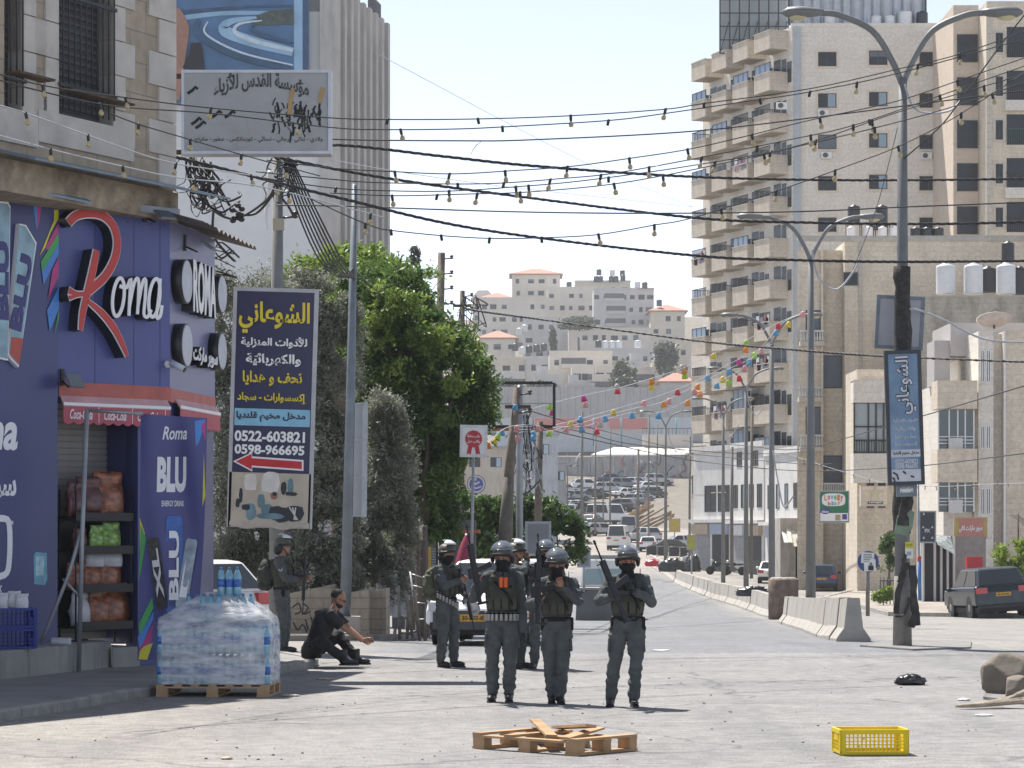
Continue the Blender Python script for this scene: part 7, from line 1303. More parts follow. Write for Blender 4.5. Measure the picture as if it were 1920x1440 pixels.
# ---------------- pallets, water, crate ----------------
def pallet_parts(t, Lx, Ly, skip=(), m_=wood, hz=.0):
 for i, x in enumerate((-Lx / 2 + .07, 0, Lx / 2 - .07)):
  m = MB(); m.bx(x - .07, x + .07, -Ly / 2, Ly / 2, 0, .02); m.build('bottom_board', m_, t)
  for y in (-Ly / 2 + .055, 0, Ly / 2 - .055): m = MB(); m.bx(x - .065, x + .065, y - .05, y + .05, .021, .098); m.build('block', m_, t)
 for y in (-Ly / 2 + .055, 0, Ly / 2 - .055): m = MB(); m.bx(-Lx / 2, Lx / 2, y - .05, y + .05, .099, .118); m.build('stringer', m_, t)
 for i in range(7):
  if i in skip: continue
  x = -Lx / 2 + .05 + (Lx - .1) * i / 6; m = MB(); m.bx(x - .048, x + .048, -Ly / 2 + .002, Ly / 2 - .002, .119, .14); m.build('deck_board', m_, t)
bp = thing('wooden_pallet', 'broken wooden pallet with loose boards sticking up, alone on the road', 'pallet', (X(1040, 23.0), 23.05, .003), R(-42)); oldw = mat('sunned_pallet_wood', (.40, .25, .13), .8, var=.3, scale=4, bump=.4, stain=.35, stain_col=(.12, .07, .035))
pallet_parts(bp, 1.2, .8, (1, 3, 4, 5), oldw)
for c, d, rx, ry, rz in (((-.22, .1, .17), (.1, .98, .02), 4, 3, 50), ((.08, .16, .19), (.1, .8, .022), -5, 8, 62), ((.30, .02, .155), (.095, .86, .02), 2, 3, 20)): m = MB(); m.box(c, d, Matrix.Rotation(R(rz), 3, 'Z') @ Matrix.Rotation(R(ry), 3, 'Y') @ Matrix.Rotation(R(rx), 3, 'X')); m.build('loose_board', oldw, bp)
yc = mat('yellow_crate_plastic', (.70, .53, .01), .45, var=.1, spec=.4, stain=.35, stain_col=(.30, .22, .08))
crate('plastic_crate', 'bright yellow slatted plastic crate standing alone on the road', 'crate', (X(1632, 22.6), 22.62, .003), R(4), (.56, .37, .215), yc, None, 14, 5, .035)
wp = thing('wooden_pallet', 'wooden pallet under the wrapped water bottles at the kerb', 'pallet', (X(410, 30.9), 30.95, .0), R(-3)); pallet_parts(wp, 1.3, 1.0)
film_r = random.Random(2); bot = mat('pale_blue_bottle', (.20, .42, .55), .12, var=.15, spec=.7, alpha=.85); cap_ = mat('blue_bottle_cap', (.05, .18, .42), .4); lab_ = mat('blue_bottle_label', (.04, .13, .42), .4, var=.5, scale=16)
def pack_mesh(nx, ny, r=.043, h=.33):
 m = MB()
 for i in range(nx):
  for j in range(ny): c = ((i - (nx - 1) / 2) * r * 2.02, (j - (ny - 1) / 2) * r * 2.02, 0); m.lathe([(r * .8, 0), (r, .012), (r, .10), (r * .93, .12), (r, .14), (r, h * .68), (r * .6, h * .85), (r * .3, h * .92)], 10, c, 0); m.lathe([(r * .34, h * .92), (r * .34, h)], 8, c, 1); m.lathe([(r * 1.015, .11), (r * 1.015, .2)], 10, c, 2)
 return m.mesh('bottle_pack', [bot, cap_, lab_])
pk = pack_mesh(3, 2); wt = thing('water_stack', 'shrink-wrapped stack of bottled water packs on the pallet at the kerb', 'water stack', (X(410, 30.9), 30.95, .143), R(-3))
for l in range(2):
 for i in range(5):
  for j in range(5):
   if 0 < i < 4 and 0 < j < 4 and l < 1: continue
   objm('bottle_pack', pk, wt, (-.52 + .262 * i, -.38 + .185 * j, .345 * l), rnd.uniform(-.05, .05))
for (x, y, a) in ((-.25, -.1, .2), (.05, .05, -.3), (.3, -.12, .1), (-.05, -.25, 0), (.12, .25, .5)): o = objm('bottle_pack', pk, wt, (x, y, .70), a)
def film_mat():
 m = bpy.data.materials.new('stretch_film'); m.use_nodes = True; n = m.node_tree.nodes; l = m.node_tree.links; b = n['Principled BSDF']; b.inputs['Base Color'].default_value = (.72, .74, .77, 1); b.inputs['Roughness'].default_value = .22
 tc = n.new('ShaderNodeTexCoord'); mp = n.new('ShaderNodeMapping'); mp.inputs['Scale'].default_value = (3, 3, 9); l.new(tc.outputs['Object'], mp.inputs[0]); nz = n.new('ShaderNodeTexNoise'); nz.inputs['Scale'].default_value = 1.6; nz.inputs['Detail'].default_value = 6; l.new(mp.outputs[0], nz.inputs['Vector'])
 r = n.new('ShaderNodeMapRange'); r.inputs['From Min'].default_value = .35; r.inputs['From Max'].default_value = .68; r.inputs['To Min'].default_value = .3; r.inputs['To Max'].default_value = .74; l.new(nz.outputs[0], r.inputs[0])
 bp_ = n.new('ShaderNodeBump'); bp_.inputs['Strength'].default_value = .6; bp_.inputs['Distance'].default_value = .03; l.new(nz.outputs[0], bp_.inputs['Height']); l.new(bp_.outputs[0], b.inputs['Normal'])
 t = n.new('ShaderNodeBsdfTransparent'); mx = n.new('ShaderNodeMixShader'); l.new(r.outputs[0], mx.inputs[0]); l.new(t.outputs[0], mx.inputs[1]); l.new(b.outputs[0], mx.inputs[2]); l.new(mx.outputs[0], n['Material Output'].inputs[0]); return m
fm_ = film_mat(); m = MB(); n_ = 56; vs = []; fs = []; LV_ = [(0, 1.0), (.18, 1.01), (.36, 1.0), (.54, 1.01), (.68, 1.0), (.74, .95), (.82, .82), (.92, .62), (.99, .4), (1.04, .2), (1.05, .02)]
for j, (z, k) in enumerate(LV_):
 for i in range(n_):
  a = 2 * PI * i / n_; ca, sa = math.cos(a), math.sin(a); x = math.copysign(abs(ca) ** .28, ca) * .665 * k; y = math.copysign(abs(sa) ** .28, sa) * .50 * k; w_ = fbm(Vector((x * 4, y * 4, z * 7)), 4) * (.02 if j < 5 else .09); vs.append((x * (1 + w_) , y * (1 + w_), z + (w_ * .6 if j > 4 else 0)))
for j in range(len(LV_) - 1):
 for i in range(n_): fs.append((j * n_ + i, j * n_ + (i + 1) % n_, (j + 1) * n_ + (i + 1) % n_, (j + 1) * n_ + i))
m.add(vs, fs, 0, True); m.build('stretch_film', fm_, wt)
tp = objm('bottle_pack', pack_mesh(3, 2, .046, .34), None, (X(430, 30.9), 30.9, 1.14), .1); tag(tp, 'loose pack of pale blue water bottles standing on top of the wrapped stack', 'bottle pack')
# ---------------- vehicles ----------------
lamp_red = mat('tail_lamp_red', (.42, .02, .02), .2, spec=.7); lamp_clear = mat('head_lamp_clear', (.55, .57, .6), .12, spec=.8); plate_y = mat('yellow_plate', (.62, .33, .03), .45); carglass = mat('car_glass', (.02, .027, .033), .06, 0, .05, 1, spec=.5)
def carpaint(c): return mat('car_paint_%02x%02x%02x' % tuple(int(v * 255) for v in c), c, .3, .1, .05, 1, spec=.4, coat=.2, stain=.1, stain_col=(.35, .32, .28))
CARP = {'sedan': (4.55, 1.78, 1.44, [(-2.27, .38), (-2.25, .62), (-2.1, .74), (-1.15, .90), (1.2, .95), (2.1, .95), (2.25, .85), (2.27, .4)], (-1.2, 1.75), (-.35, 1.05)),
  'hatch': (4.1, 1.72, 1.48, [(-2.05, .38), (-2.03, .64), (-1.9, .76), (-1.1, .92), (1.2, .98), (1.95, .98), (2.03, .8), (2.05, .4)], (-1.2, 2.0), (-.4, 1.55)),
  'suv': (4.7, 1.92, 1.72, [(-2.35, .42), (-2.33, .80), (-2.2, .95), (-1.2, 1.08), (1.2, 1.12), (2.25, 1.12), (2.33, .9), (2.35, .45)], (-1.25, 2.28), (-.5, 1.8)),
  'van': (5.4, 2.05, 2.5, [(-2.7, .42), (-2.68, .9), (-2.5, 1.1), (-2.0, 1.3), (1.2, 1.35), (2.68, 1.35), (2.7, .9), (2.7, .45)], (-2.05, 2.68), (-1.5, 2.6))}
CARM = {}
def car(name, label, loc, rz, kind, col, plate=None, group=None, detail=True, tilt=(0, 0)):
 """car pointing to local -x"""
 Lc, W, Hc, low, belt, roof = CARP[kind]; key = (kind, col)
 if key not in CARM:
  p = carpaint(col); hw = W / 2; bl = {}
  m = MB(); prof = low; n_ = len(prof)
  rings = []
  for y, s in ((-hw, .94), (-hw * .93, 1), (hw * .93, 1), (hw, .94)): rings.append([(x * (1 if s == 1 else .985), y, .38 + (z - .38) * (s if z > .5 else 1) + (.02 if s != 1 and z < .5 else 0)) for x, z in prof])
  vs = [v for r_ in rings for v in r_]; fs = [tuple(range(n_)), tuple(3 * n_ + i for i in range(n_))[::-1]]
  for k in range(3): fs += [(k * n_ + i, (k + 1) * n_ + i, (k + 1) * n_ + (i + 1) % n_, k * n_ + (i + 1) % n_) for i in range(n_)]
  m.add(vs, fs, 0, False); m.bx(-Lc / 2 + .1, Lc / 2 - .1, -hw * .9, hw * .9, .2, .4, 1)
  bl['body'] = m.mesh('body', [p, rubber])
  bz = np.interp; zb0 = float(bz(belt[0], [a for a, b in low], [b for a, b in low])) - .02; zb1 = float(bz(min(belt[1], low[-3][0]), [a for a, b in low], [b for a, b in low])) - .02; rw = hw * .76; bw = hw * .92
  A = [(belt[0], -bw, zb0), (belt[1], -bw, zb1), (belt[1], bw, zb1), (belt[0], bw, zb0)]; B = [(roof[0], -rw, Hc - .04), (roof[1], -rw, Hc - .04), (roof[1], rw, Hc - .04), (roof[0], rw, Hc - .04)]; xm = (roof[0] + roof[1]) / 2; T = [(roof[0] + .25, -rw * .75, Hc), (roof[1] - .25, -rw * .75, Hc), (roof[1] - .25, rw * .75, Hc), (roof[0] + .25, rw * .75, Hc)]
  m = MB(); m.add(A + B + T, [(0, 1, 5, 4), (1, 2, 6, 5), (2, 3, 7, 6), (3, 0, 4, 7), (4, 5, 9, 8), (5, 6, 10, 9), (6, 7, 11, 10), (7, 4, 8, 11), (8, 9, 10, 11)], 0, False); bl['cabin'] = m.mesh('cabin', p)
  def pane(q, e=.012, ins=.08):
   q = [Vector(v) for v in q]; c = sum(q, Vector()) / 4; nn = (q[1] - q[0]).cross(q[2] - q[0]).normalized()
   if nn.dot(c - Vector((xm, 0, .8))) < 0: nn = -nn
   q = [c + (v - c) * (1 - ins * 1.6 if True else 1) for v in q]; m = MB(); m.add([v + nn * e for v in q] + [v - nn * .01 for v in q], [(0, 1, 2, 3), (7, 6, 5, 4), (0, 4, 5, 1), (1, 5, 6, 2), (2, 6, 7, 3), (3, 7, 4, 0)]); return m.mesh('window', carglass)
  bl['window'] = [pane([A[3], A[0], B[0], B[3]], ins=.06), pane([A[1], A[2], B[2], B[1]], ins=.09)]
  for s in (0, 1):
   a0, a1, b0, b1 = (A[0], A[1], B[0], B[1]) if s == 0 else (A[3], A[2], B[3], B[2]); mid = lambda p, q, t: tuple(Vector(p).lerp(Vector(q), t))
   for t0, t1 in ((0.02, .5), (.53, .98)): bl['window'].append(pane([mid(a0, a1, t0), mid(a0, a1, t1), mid(b0, b1, t1), mid(b0, b1, t0)]))
  wr = .33 if kind != 'suv' else .37; wr = .36 if kind == 'van' else wr; m = MB(); rx = Matrix.Rotation(R(90), 3, 'X'); m.lathe([(wr * .62, -.1), (wr, -.09), (wr, .09), (wr * .62, .1)], 20, (0, 0, 0), 0, rx); bl['wheel'] = m.mesh('wheel', rubber); m = MB(); m.lathe([(0, -.105), (wr * .6, -.10), (wr * .6, .10), (0, .105)], 14, (0, 0, 0), 0, rx); bl['rim'] = m.mesh('rim', grey_metal); m = MB(); m.lathe([(wr * 1.16, -.02), (wr * 1.16, .02)], 20, (0, 0, 0), 0, rx); bl['arch'] = m.mesh('wheel_arch', black); bl['wr'] = wr
  zt = low[3][1]; m = MB(); m.box((-Lc / 2 + .12, hw * .72, low[2][1] - .07), (.3, hw * .42, .15)); bl['hl'] = m.mesh('headlight', lamp_clear)
  m = MB(); m.box((Lc / 2 - .1, hw * .76, low[4][1] - .16), (.26, hw * .40, .2)); bl['tl'] = m.mesh('taillight', lamp_red); m = MB(); m.bx(-Lc / 2 - .02, -Lc / 2 + .06, -hw * .45, hw * .45, .48, .62); m.bx(-Lc / 2 - .03, -Lc / 2 + .1, -hw * .9, hw * .9, .3, .42); bl['grille'] = m.mesh('grille', black); m = MB(); m.bx(Lc / 2 - .1, Lc / 2 + .03, -hw * .9, hw * .9, .34, .46); bl['bumper'] = m.mesh('bumper', black)
  m = MB(); m.ell((-1.0 if kind != 'van' else -1.95, hw + .1, 1.0 if kind != 'van' else 1.5), (.06, .11, .08 if kind != 'van' else .16), 8, 6); bl['mirror'] = m.mesh('mirror', p); CARM[key] = bl
 bl = CARM[key]; t = thing(name, label, 'van' if kind == 'van' else 'car', loc, rz, group); t.rotation_euler = (tilt[0], tilt[1], rz)
 for nm in ('body', 'cabin'):
  o = objm(nm, bl[nm], t); b = o.modifiers.new('bevel', 'BEVEL'); b.width = .07; b.segments = 3; b.limit_method = 'ANGLE'; b.angle_limit = R(25)
 for w_ in bl['window']: objm('window', w_, t)
 for x in (-Lc * .29, Lc * .29):
  for s in (-1, 1): wv = objm('wheel', bl['wheel'], t, (x, s * (W / 2 - .1), bl['wr'])); objm('rim', bl['rim'], wv); objm('wheel_arch', bl['arch'], t, (x, s * (W / 2 - .018), bl['wr']))
 for nm in ('hl', 'tl', 'mirror'):
  a = objm({'hl': 'headlight', 'tl': 'taillight', 'mirror': 'mirror'}[nm], bl[nm], t); b = objm(a.name, bl[nm], t); b.scale = (1, -1, 1)
 objm('grille', bl['grille'], t); objm('bumper', bl['bumper'], t)
 if plate:
  for s in ([-1] if plate[0] == 'f' else [1]):
   m = MB(); zz = .5 if s < 0 else low[4][1] * .72; m.bx(s * (Lc / 2 + .045) - .012, s * (Lc / 2 + .045) + .012, -.26, .26, zz - .06, zz + .06, 0)
   put_text(m, plate[1:], 0, 0, .42, .075, 0, .003, .02, mi=1, fn=(lambda p: (s * (Lc / 2 + .06) + s * abs(p[1]), s * p[0], p[2] + zz)) if True else None); m.build('number_plate', [plate_y, black], t)
 return t
def gl(px, D, dz=0): return (X(px, D), D, gz(D) + dz)
W_, S_, K1, N_, G_, R_ = (.74, .74, .74), (.42, .43, .45), (.022, .024, .028), (.03, .05, .12), (.18, .19, .21), (.35, .03, .03)
mz_ = car('parked_car', 'white car facing the street with dark bumper, half hidden by the masked officers', gl(930, 47.6, .0), R(80), 'hatch', W_, 'f30-902-85'); m = MB(); m.bx(-2.09, -1.97, -.72, .72, .3, .60); m.build('front_bumper', mat('dark_bumper', (.06, .065, .075), .4), mz_)
m = MB(); rx = Matrix.Rotation(R(90), 3, 'Y'); m.lathe([(.085, 0), (.10, .012), (.115, .0)], 20, (-2.115, .0, .66), 0, rx); stroke(m, [(-.075, .025), (0, -.02), (.075, .025)], .022, 0, .012, 0); k = len(m.v) - 12; m.v[k:] = [(-2.118 - b * .2, a, c + .66) for a, b, c in m.v[k:]]; m.build('badge', mat('chrome', (.7, .7, .72), .1, 1), mz_)
car('parked_car', 'white hatchback with red tail lamps behind the hanging banner', gl(290, 46.5, .0), R(-40), 'hatch', W_, 'r63-118-24')
car('parked_car', 'white saloon parked tail-on by the red shop doors', gl(1448, 172), R(-97), 'sedan', W_, 'r41-207-36'); car('parked_car', 'small navy hatchback parked tail-on behind the lamp column by the torn awning', gl(1541, 148), R(-97), 'hatch', N_, 'r57-330-12')
sv = car('parked_car', 'black off-road car parked askew on the kerb by the corner shops', gl(1852, 93, .03), R(-86), 'suv', (.02, .03, .04), 'r66-214-85', None, True, (R(4), R(-1))); car('parked_car', 'blue car nosed in beside the black off-road car under the lime tree', gl(1925, 110, .1), R(-35), 'hatch', (.03, .09, .22))
car('minibus', 'white minibus seen from behind on the rising road', gl(1160, 268), R(-97), 'van', (.72, .72, .70), 'r58-441-70')
CL_ = [(1206, 288, -60, 'suv', S_, 'silver off-road car turned sideways behind the white hatchback'), (1216, 262, -95, 'hatch', W_, 'white hatchback tail-on below the timber pile'), (1262, 252, -178, 'sedan', K1, 'black saloon side-on behind the black crowd barriers'), (1285, 272, -170, 'sedan', S_, 'grey saloon beyond the black saloon at the shop corner'), (1178, 300, -92, 'van', S_, 'grey pickup van with glazed cabin behind the minibus'), (1322, 214, -60, 'hatch', S_, 'silver hatchback nose-in by the parked motorbikes'),
       (1088, 322, -120, 'sedan', G_, 'grey saloon in the lowest row of the car yard'), (1112, 330, -115, 'sedan', K1, 'wrecked black saloon amid the lowest row of the car yard'), (1140, 335, -150, 'van', W_, 'white van body dumped behind the minibus'), (1072, 350, -100, 'suv', S_, 'silver estate at the bush edge of the car yard'), (1098, 356, -165, 'suv', K1, 'large dark off-road car in the middle of the car yard'), (1125, 362, -150, 'sedan', G_, 'grey saloon beside the large dark off-road car'), (1160, 364, -20, 'suv', (.05, .05, .06), 'black off-road wreck with open bonnet in the car yard'), (1062, 376, -100, 'sedan', N_, 'navy saloon low at the bush edge of the car yard'), (1080, 380, -160, 'hatch', (.25, .3, .3), 'teal grey hatchback in the upper car yard'), (1112, 384, -160, 'sedan', K1, 'black saloon in the upper car yard under the sooty wall'), (1140, 392, -165, 'suv', S_, 'silver off-road car in the upper car yard'), (1175, 385, -150, 'sedan', W_, 'white saloon with long bonnet in the upper car yard'), (1200, 380, -140, 'sedan', S_, 'silver saloon by the timber pile in the car yard'), (1170, 400, -165, 'suv', G_, 'grey car topmost in the car yard under the sooty wall'), (1195, 402, -170, 'hatch', W_, 'white hatchback topmost in the car yard by the slender pole'), (1215, 396, -150, 'sedan', W_, 'white saloon topmost in the car yard near the yellow machinery'), (1093, 310, -150, 'hatch', W_, 'white hatchback half behind the bushes at the yard foot'), (1128, 306, -160, 'hatch', S_, 'silver hatchback nose-out at the yard foot beside the minibus')]
CL_ += [(1150, 344, -140, 'sedan', W_, 'white saloon squeezed beside the dumped white van'), (1085, 364, -150, 'hatch', S_, 'silver hatchback between two dark cars in the car yard'), (1186, 372, -30, 'suv', G_, 'grey off-road car nosing toward the timber pile'), (1224, 386, -150, 'hatch', K1, 'black hatchback at the yard end by the tower'), (1060, 392, -160, 'sedan', S_, 'silver saloon at the uppermost bush edge of the car yard'), (1146, 406, -172, 'sedan', N_, 'navy saloon topmost in the car yard'), (1232, 404, -165, 'suv', S_, 'silver off-road car topmost at the yard end'), (1100, 398, -165, 'suv', W_, 'white off-road car topmost at the bush side')]
for px, D, a, k, c, lab in CL_: car('parked_car', lab, gl(px, D), R(a), k, c, None, 'cars parked up the rising yard')
# armoured jeep with a shield
jp = thing('armoured_jeep', 'grey armoured jeep with a dark front shield standing on the road behind the patrol', 'jeep', gl(1137, 87), R(-2)); jm = mat('jeep_grey_green', (.24, .25, .23), .5, .1, .1, 2, stain=.2)
m = MB(); m.bx(-.95, .95, .6, 4.4, .5, 1.15); m.bx(-.9, .9, -.2, .6, .5, 1.08); m.build('body', jm, jp, bevel=.06); m = MB(); m.add([(-.88, .55, 1.1), (.88, .55, 1.1), (.88, 4.3, 1.1), (-.88, 4.3, 1.1), (-.78, 1.1, 1.98), (.78, 1.1, 1.98), (.78, 4.2, 1.98), (-.78, 4.2, 1.98)], [(0, 1, 5, 4), (1, 2, 6, 5), (2, 3, 7, 6), (3, 0, 4, 7), (4, 5, 6, 7)]); m.build('cabin', mat('jeep_white_grey', (.42, .43, .44), .35, .1, .06, 2), jp, bevel=.05)
m = MB(); m.add([(-.74, .60, 1.2), (.74, .60, 1.2), (.66, 1.03, 1.86), (-.66, 1.03, 1.86)], [(0, 1, 2, 3)]); m.build('windscreen', glassy('jeep_windscreen', (.16, .22, .24), .05), jp); m = MB(); m.bx(-.6, .6, 1.4, 3.2, 2.0, 2.12); m.build('roof_hatch', jm, jp, bevel=.03)
m = MB(); m.prism([(-1.0, 0.02), (1.0, .02), (.96, .78), (.6, .98), (-.6, .98), (-.96, .78)], -.75, -.62, lambda u, v, d: (u, d + .12 * v, v)); m.build('front_shield', mat('dark_shield_steel', (.10, .105, .105), .5, .2, .15, 2, stain=.3), jp); m = MB(); m.bx(-.9, .9, -.6, -.2, .86, 1.0); m.build('bonnet', rubber, jp)
for s in (-1, 1):
 m = MB(); m.box((s * 1.08, .75, 1.25), (.16, .1, .24)); m.build('mirror', black, jp)
 for y in (.1, 3.5): m = MB(); m.lathe([(.2, -.12), (.38, -.11), (.38, .11), (.2, .12)], 18, (s * .8, y, .38), 0, Matrix.Rotation(R(90), 3, 'Y')); m.build('wheel', rubber, jp)
# motorbikes
def motorbike(label, loc, rz):
 t = thing('motorbike', label, 'motorbike', loc, rz, 'motorbikes parked by the shop houses'); rx = Matrix.Rotation(R(90), 3, 'X')
 for x in (-.65, .65): m = MB(); m.lathe([(.22, -.06), (.31, -.05), (.31, .05), (.22, .06)], 18, (x, 0, .31), 0, rx); w_ = m.build('wheel', rubber, t); m = MB(); m.lathe([(0, -.05), (.22, -.02), (.22, .02), (0, .05)], 12, (x, 0, .31), 0, rx); m.build('rim', grey_metal, w_)
 m = MB(); m.tube([(-.65, 0, .31), (-.42, 0, .9), (-.36, 0, 1.02)], .04, 6); m.tube([(-.36, -.35, 1.05), (-.36, .35, 1.05)], .02, 6); m.tube([(-.4, 0, .8), (.1, 0, .45), (.65, 0, .31)], .05, 6); m.build('frame', black, t); m = MB(); m.ell((-.1, 0, .78), (.3, .15, .15), 12, 8); m.build('fuel_tank', mat('bike_black', (.02, .02, .025), .2), t); m = MB(); m.ell((.4, 0, .78), (.42, .14, .08), 12, 8); m.build('seat', rubber, t); m = MB(); m.ell((.0, 0, .42), (.22, .16, .18), 10, 8); m.build('engine', bluegrey_metal, t); m = MB(); m.ell((-.52, 0, .98), (.1, .12, .12), 10, 8); m.build('headlight', lamp_clear, t)
motorbike('black motorbike with visible front wheel by the shop houses', gl(1348, 192), R(10)); motorbike('second black motorbike partly behind the pole by the shop houses', gl(1376, 190), R(25))
# black crowd barriers across the far road
for i in range(4):
 t = thing('crowd_barrier', ['black crowd barrier next to the bus side of the row', 'second black crowd barrier from the minibus', 'black crowd barrier next to the distant lamp column', 'black crowd barrier at the shop end of the row'][i], 'barrier', gl(1212 + 21 * i, 240 - i * 2), R(3), 'black crowd barriers across the far road'); m = MB(); m.bx(.03, .9, -.03, .03, .25, 1.05); m.build('panel', black, t); m = MB(); m.tube([(0, 0, 0), (0, 0, 1.1), (.93, 0, 1.1), (.93, 0, 0)], .025, 5); m.build('frame', grey_metal, t)
tl = thing('timber_pile', 'sloping pile of tan boards beside the car yard', 'timber pile', gl(1190, 318)); m = MB()
for i in range(16): m.box((rnd.uniform(-1, 3), rnd.uniform(-.5, 1), .5 + i * .13), (4.2, .9, .2), Matrix.Rotation(R(-28 + rnd.uniform(-6, 6)), 3, 'Y') @ Matrix.Rotation(R(rnd.uniform(-10, 10)), 3, 'Z'))
m.build('boards', mat('tan_boards', (.36, .24, .14), .8, var=.3), tl)
for lab, px, py, D, w_, h_, c in (('mustard yellow board on a post beside the far shops', 1308, 1007, 228, 18, 19, 'board_mustard'), ('yellow green plate on a thin post above the median bags', 1297, 1017, 160, 17, 26, 'board_olive'), ('large mustard sheet leaning at the timber pile', 1265, 985, 262, 20, 24, 'board_mustard')):
 t, f_, k = tiltboard('post_board', lab, 'board', px, py, D, w_, h_, 0, (mat(c, (.45, .34, .06) if 'must' in c else (.36, .36, .08), .6, var=.15), grey_metal), .05); m = MB(); m.tube([(0, .1, -3.2), (0, .1, 0)], .05, 6); m.build('post', grey_metal, t)
# --- stall, ladders, parasol, low walls left of the patrol ---
wst = stone('planter_stone', (.42, .365, .285), (.38, .33, .26), (.28, .24, .19), .5, .2, .012, .3, .5)
for i, (xa, xb, ya, yb, D, lab) in enumerate(((458, 621, 1130, 1097, 50.4, 'long stone planter wall with black graffiti behind the seated man'), (650, 689, 1113, 1106, 50.0, 'short stone planter wall at the foot of the steel post'), (689, 724, 1113, 1104, 50.8, 'stone planter wall end beside the flower stall boards'))):
 b = (X(xa, D), D, gz(D)); t = thing('planter_wall', lab, 'wall', b); w_ = X(xb, D) - b[0]; m = MB(); m.prism([(0, 0), (w_, 0), (w_, Z(yb, D) - b[2]), (0, Z(ya, D) - b[2])], 0, 1.6, lambda u, v, d: (u, d, v)); m.build('wall', wst, t)
 if i == 0:
  m = MB(); u0 = X(548, D) - b[0]
  for j, pts in enumerate(([(0, .62), (.12, .7), (.16, .55), (.05, .5)], [(.2, .7), (.3, .62), (.22, .5), (.34, .55)], [(.02, .35), (.1, .2), (.2, .3), (.28, .15)], [(.25, .4), (.3, .2)], [(.36, .45), (.4, .2)])): stroke(m, [(u0 + p.x, p.y) for p in spline([(a, c, 0) for a, c in pts], 4)], .03, -.002, -.004 - .0006 * j, 0)
  m.build('graffiti', MC['spray_black'], t)
stl = thing('street_stall', 'dark sheet-sided stall under the spreading tree with red flowers before it', 'stall', (X(735, 61), 61, gz(61))); m = MB(); m.bx(0, 1.0, 0, 2, 0, Z(1000, 61) - gz(61)); m.bx(1.05, 1.9, .5, 2, 0, Z(975, 61) - gz(61)); m.build('side_sheet', mat('stall_sheet_grey', (.13, .13, .14), .7, var=.15, stain=.3), stl); m = MB(); m.bx(-.2, 2.0, -.3, 2.2, Z(1000, 61) - gz(61) + .003, Z(993, 61) - gz(61)); m.build('roof', mat('stall_orange', (.36, .13, .06), .7, var=.3), stl)
yr = thing('yellow_rack', 'narrow yellow and grey wire rack beside the brown stall post', 'rack', P(808, 1085, 55)); k = 55 / F; m = MB(); m.bx(-5 * k, 0, -.03, .03, 0, 60 * k, 0)
for i in range(12): m.bx(0, 9 * k, -.02, .02, i * 5 * k, (i * 5 + 2) * k, 1)
m.build('rack_panel', [mat('rack_yellow', (.6, .36, .03), .5), grey_metal], yr)
for px, py, w_, h_, D, lab in ((727, 1112, 30, 80, 52.8, 'white display board printed with brown sweets before the stall'), (752, 1120, 26, 70, 53.2, 'white display board with a pink print beside the ladders')):
 t, f_, k = tiltboard('display_board', lab, 'board', px, py, D, w_, h_, 0, (mat('display_white', (.62, .64, .68), .5, stain=.1), white_paint), .05); m = MB()
 for a, b, r, q in ((px - 2, py - 22, 5, 0), (px + 3, py - 26, 4, 0), (px + 2, py - 18, 5, 0), (px - 7, py - 24, 2, 1)): m.prism([(f_(a, b)[0] + r * k * math.cos(2 * PI * i / 9) * rnd.uniform(.7, 1.1), f_(a, b)[1] + r * k * math.sin(2 * PI * i / 9) * rnd.uniform(.7, 1.1)) for i in range(9)], -.001, -.004 - .0008 * a % .002, lambda u, v, d: (u, d, v), q)
 m.build('print', [mat('sweet_brown', (.34, .18, .08)) if px < 740 else mat('print_pink', (.55, .06, .22)), black], t)
fp_ = thing('flower_pot', 'red flowers in a black pot on the white display boards', 'flower pot', P(748, 1072, 52.9)); objm('blooms', leaf_mesh('blooms', mat('red_petals', (.45, .03, .02), .5), [(0, 0, .13, .13, .1, .07)], 260, .05, .8, 0, 1, 3), fp_); m = MB(); m.lathe([(.05, -.02), (.09, .1), (.08, .1)], 12); m.build('pot', black, fp_)
lw = mat('grey_worn_wood', (.22, .20, .175), .9, var=.3, scale=6, bump=.4, stain=.4)
def ladder(label, pts, D, rungs, m_=lw, r=.032):
 b = P(*pts[0][0], D); t = thing('wooden_ladder', label, 'ladder', b, 0, 'ladders propped by the stall')
 for (a, c) in pts: m = MB(); m.tube([P(*a, D) - b, P(*c, D + .15) - b], r, 6); m.build('rail', m_, t)
 for f_ in rungs: p = [P(*a, D).lerp(P(*c, D + .15), f_) - b for a, c in pts]; m = MB(); m.tube(p, r * .6, 6); m.build('rung', m_, t)
ladder('pale wooden ladder with broad rails next to the display boards', [((750, 1202), (747, 1098)), ((775, 1204), (760, 1108))], 49.5, (.15, .45, .8)); ladder('taller wooden ladder crossing behind the pale one', [((763, 1203), (767, 1125)), ((787, 1203), (776, 1105))], 49.9, (.2, .55, .9)); ladder('white metal folding steps behind the wooden ladders', [((785, 1200), (769, 1072)), ((812, 1195), (795, 1080))], 50.6, (.3, .55, .8, .97), mat('step_white_metal', (.55, .55, .56), .4, .3), .018); ladder('short stubby wooden trestle nearest the officer with the grenade belt', [((797, 1203), (800, 1130)), ((738, 1205), (741, 1180))], 49.3, (.1,))
um = thing('parasol', 'closed maroon parasol standing behind the patrol', 'parasol', P(874, 1150, 53)); k = 53 / F; m = MB(); n_ = 16; vs = []; fs = []
for j, (z, r) in enumerate([(66 * k, .27), (75 * k, .265), (100 * k, .2), (125 * k, .13), (142 * k, .05), (147 * k, .015)]):
 for i in range(n_): a = 2 * PI * i / n_; q = r * (1 + .16 * (1 if i % 2 else -1) * (1 - j / 6)); vs.append((q * math.cos(a), q * math.sin(a), z + (.03 * (i % 2) if j == 0 else 0)))
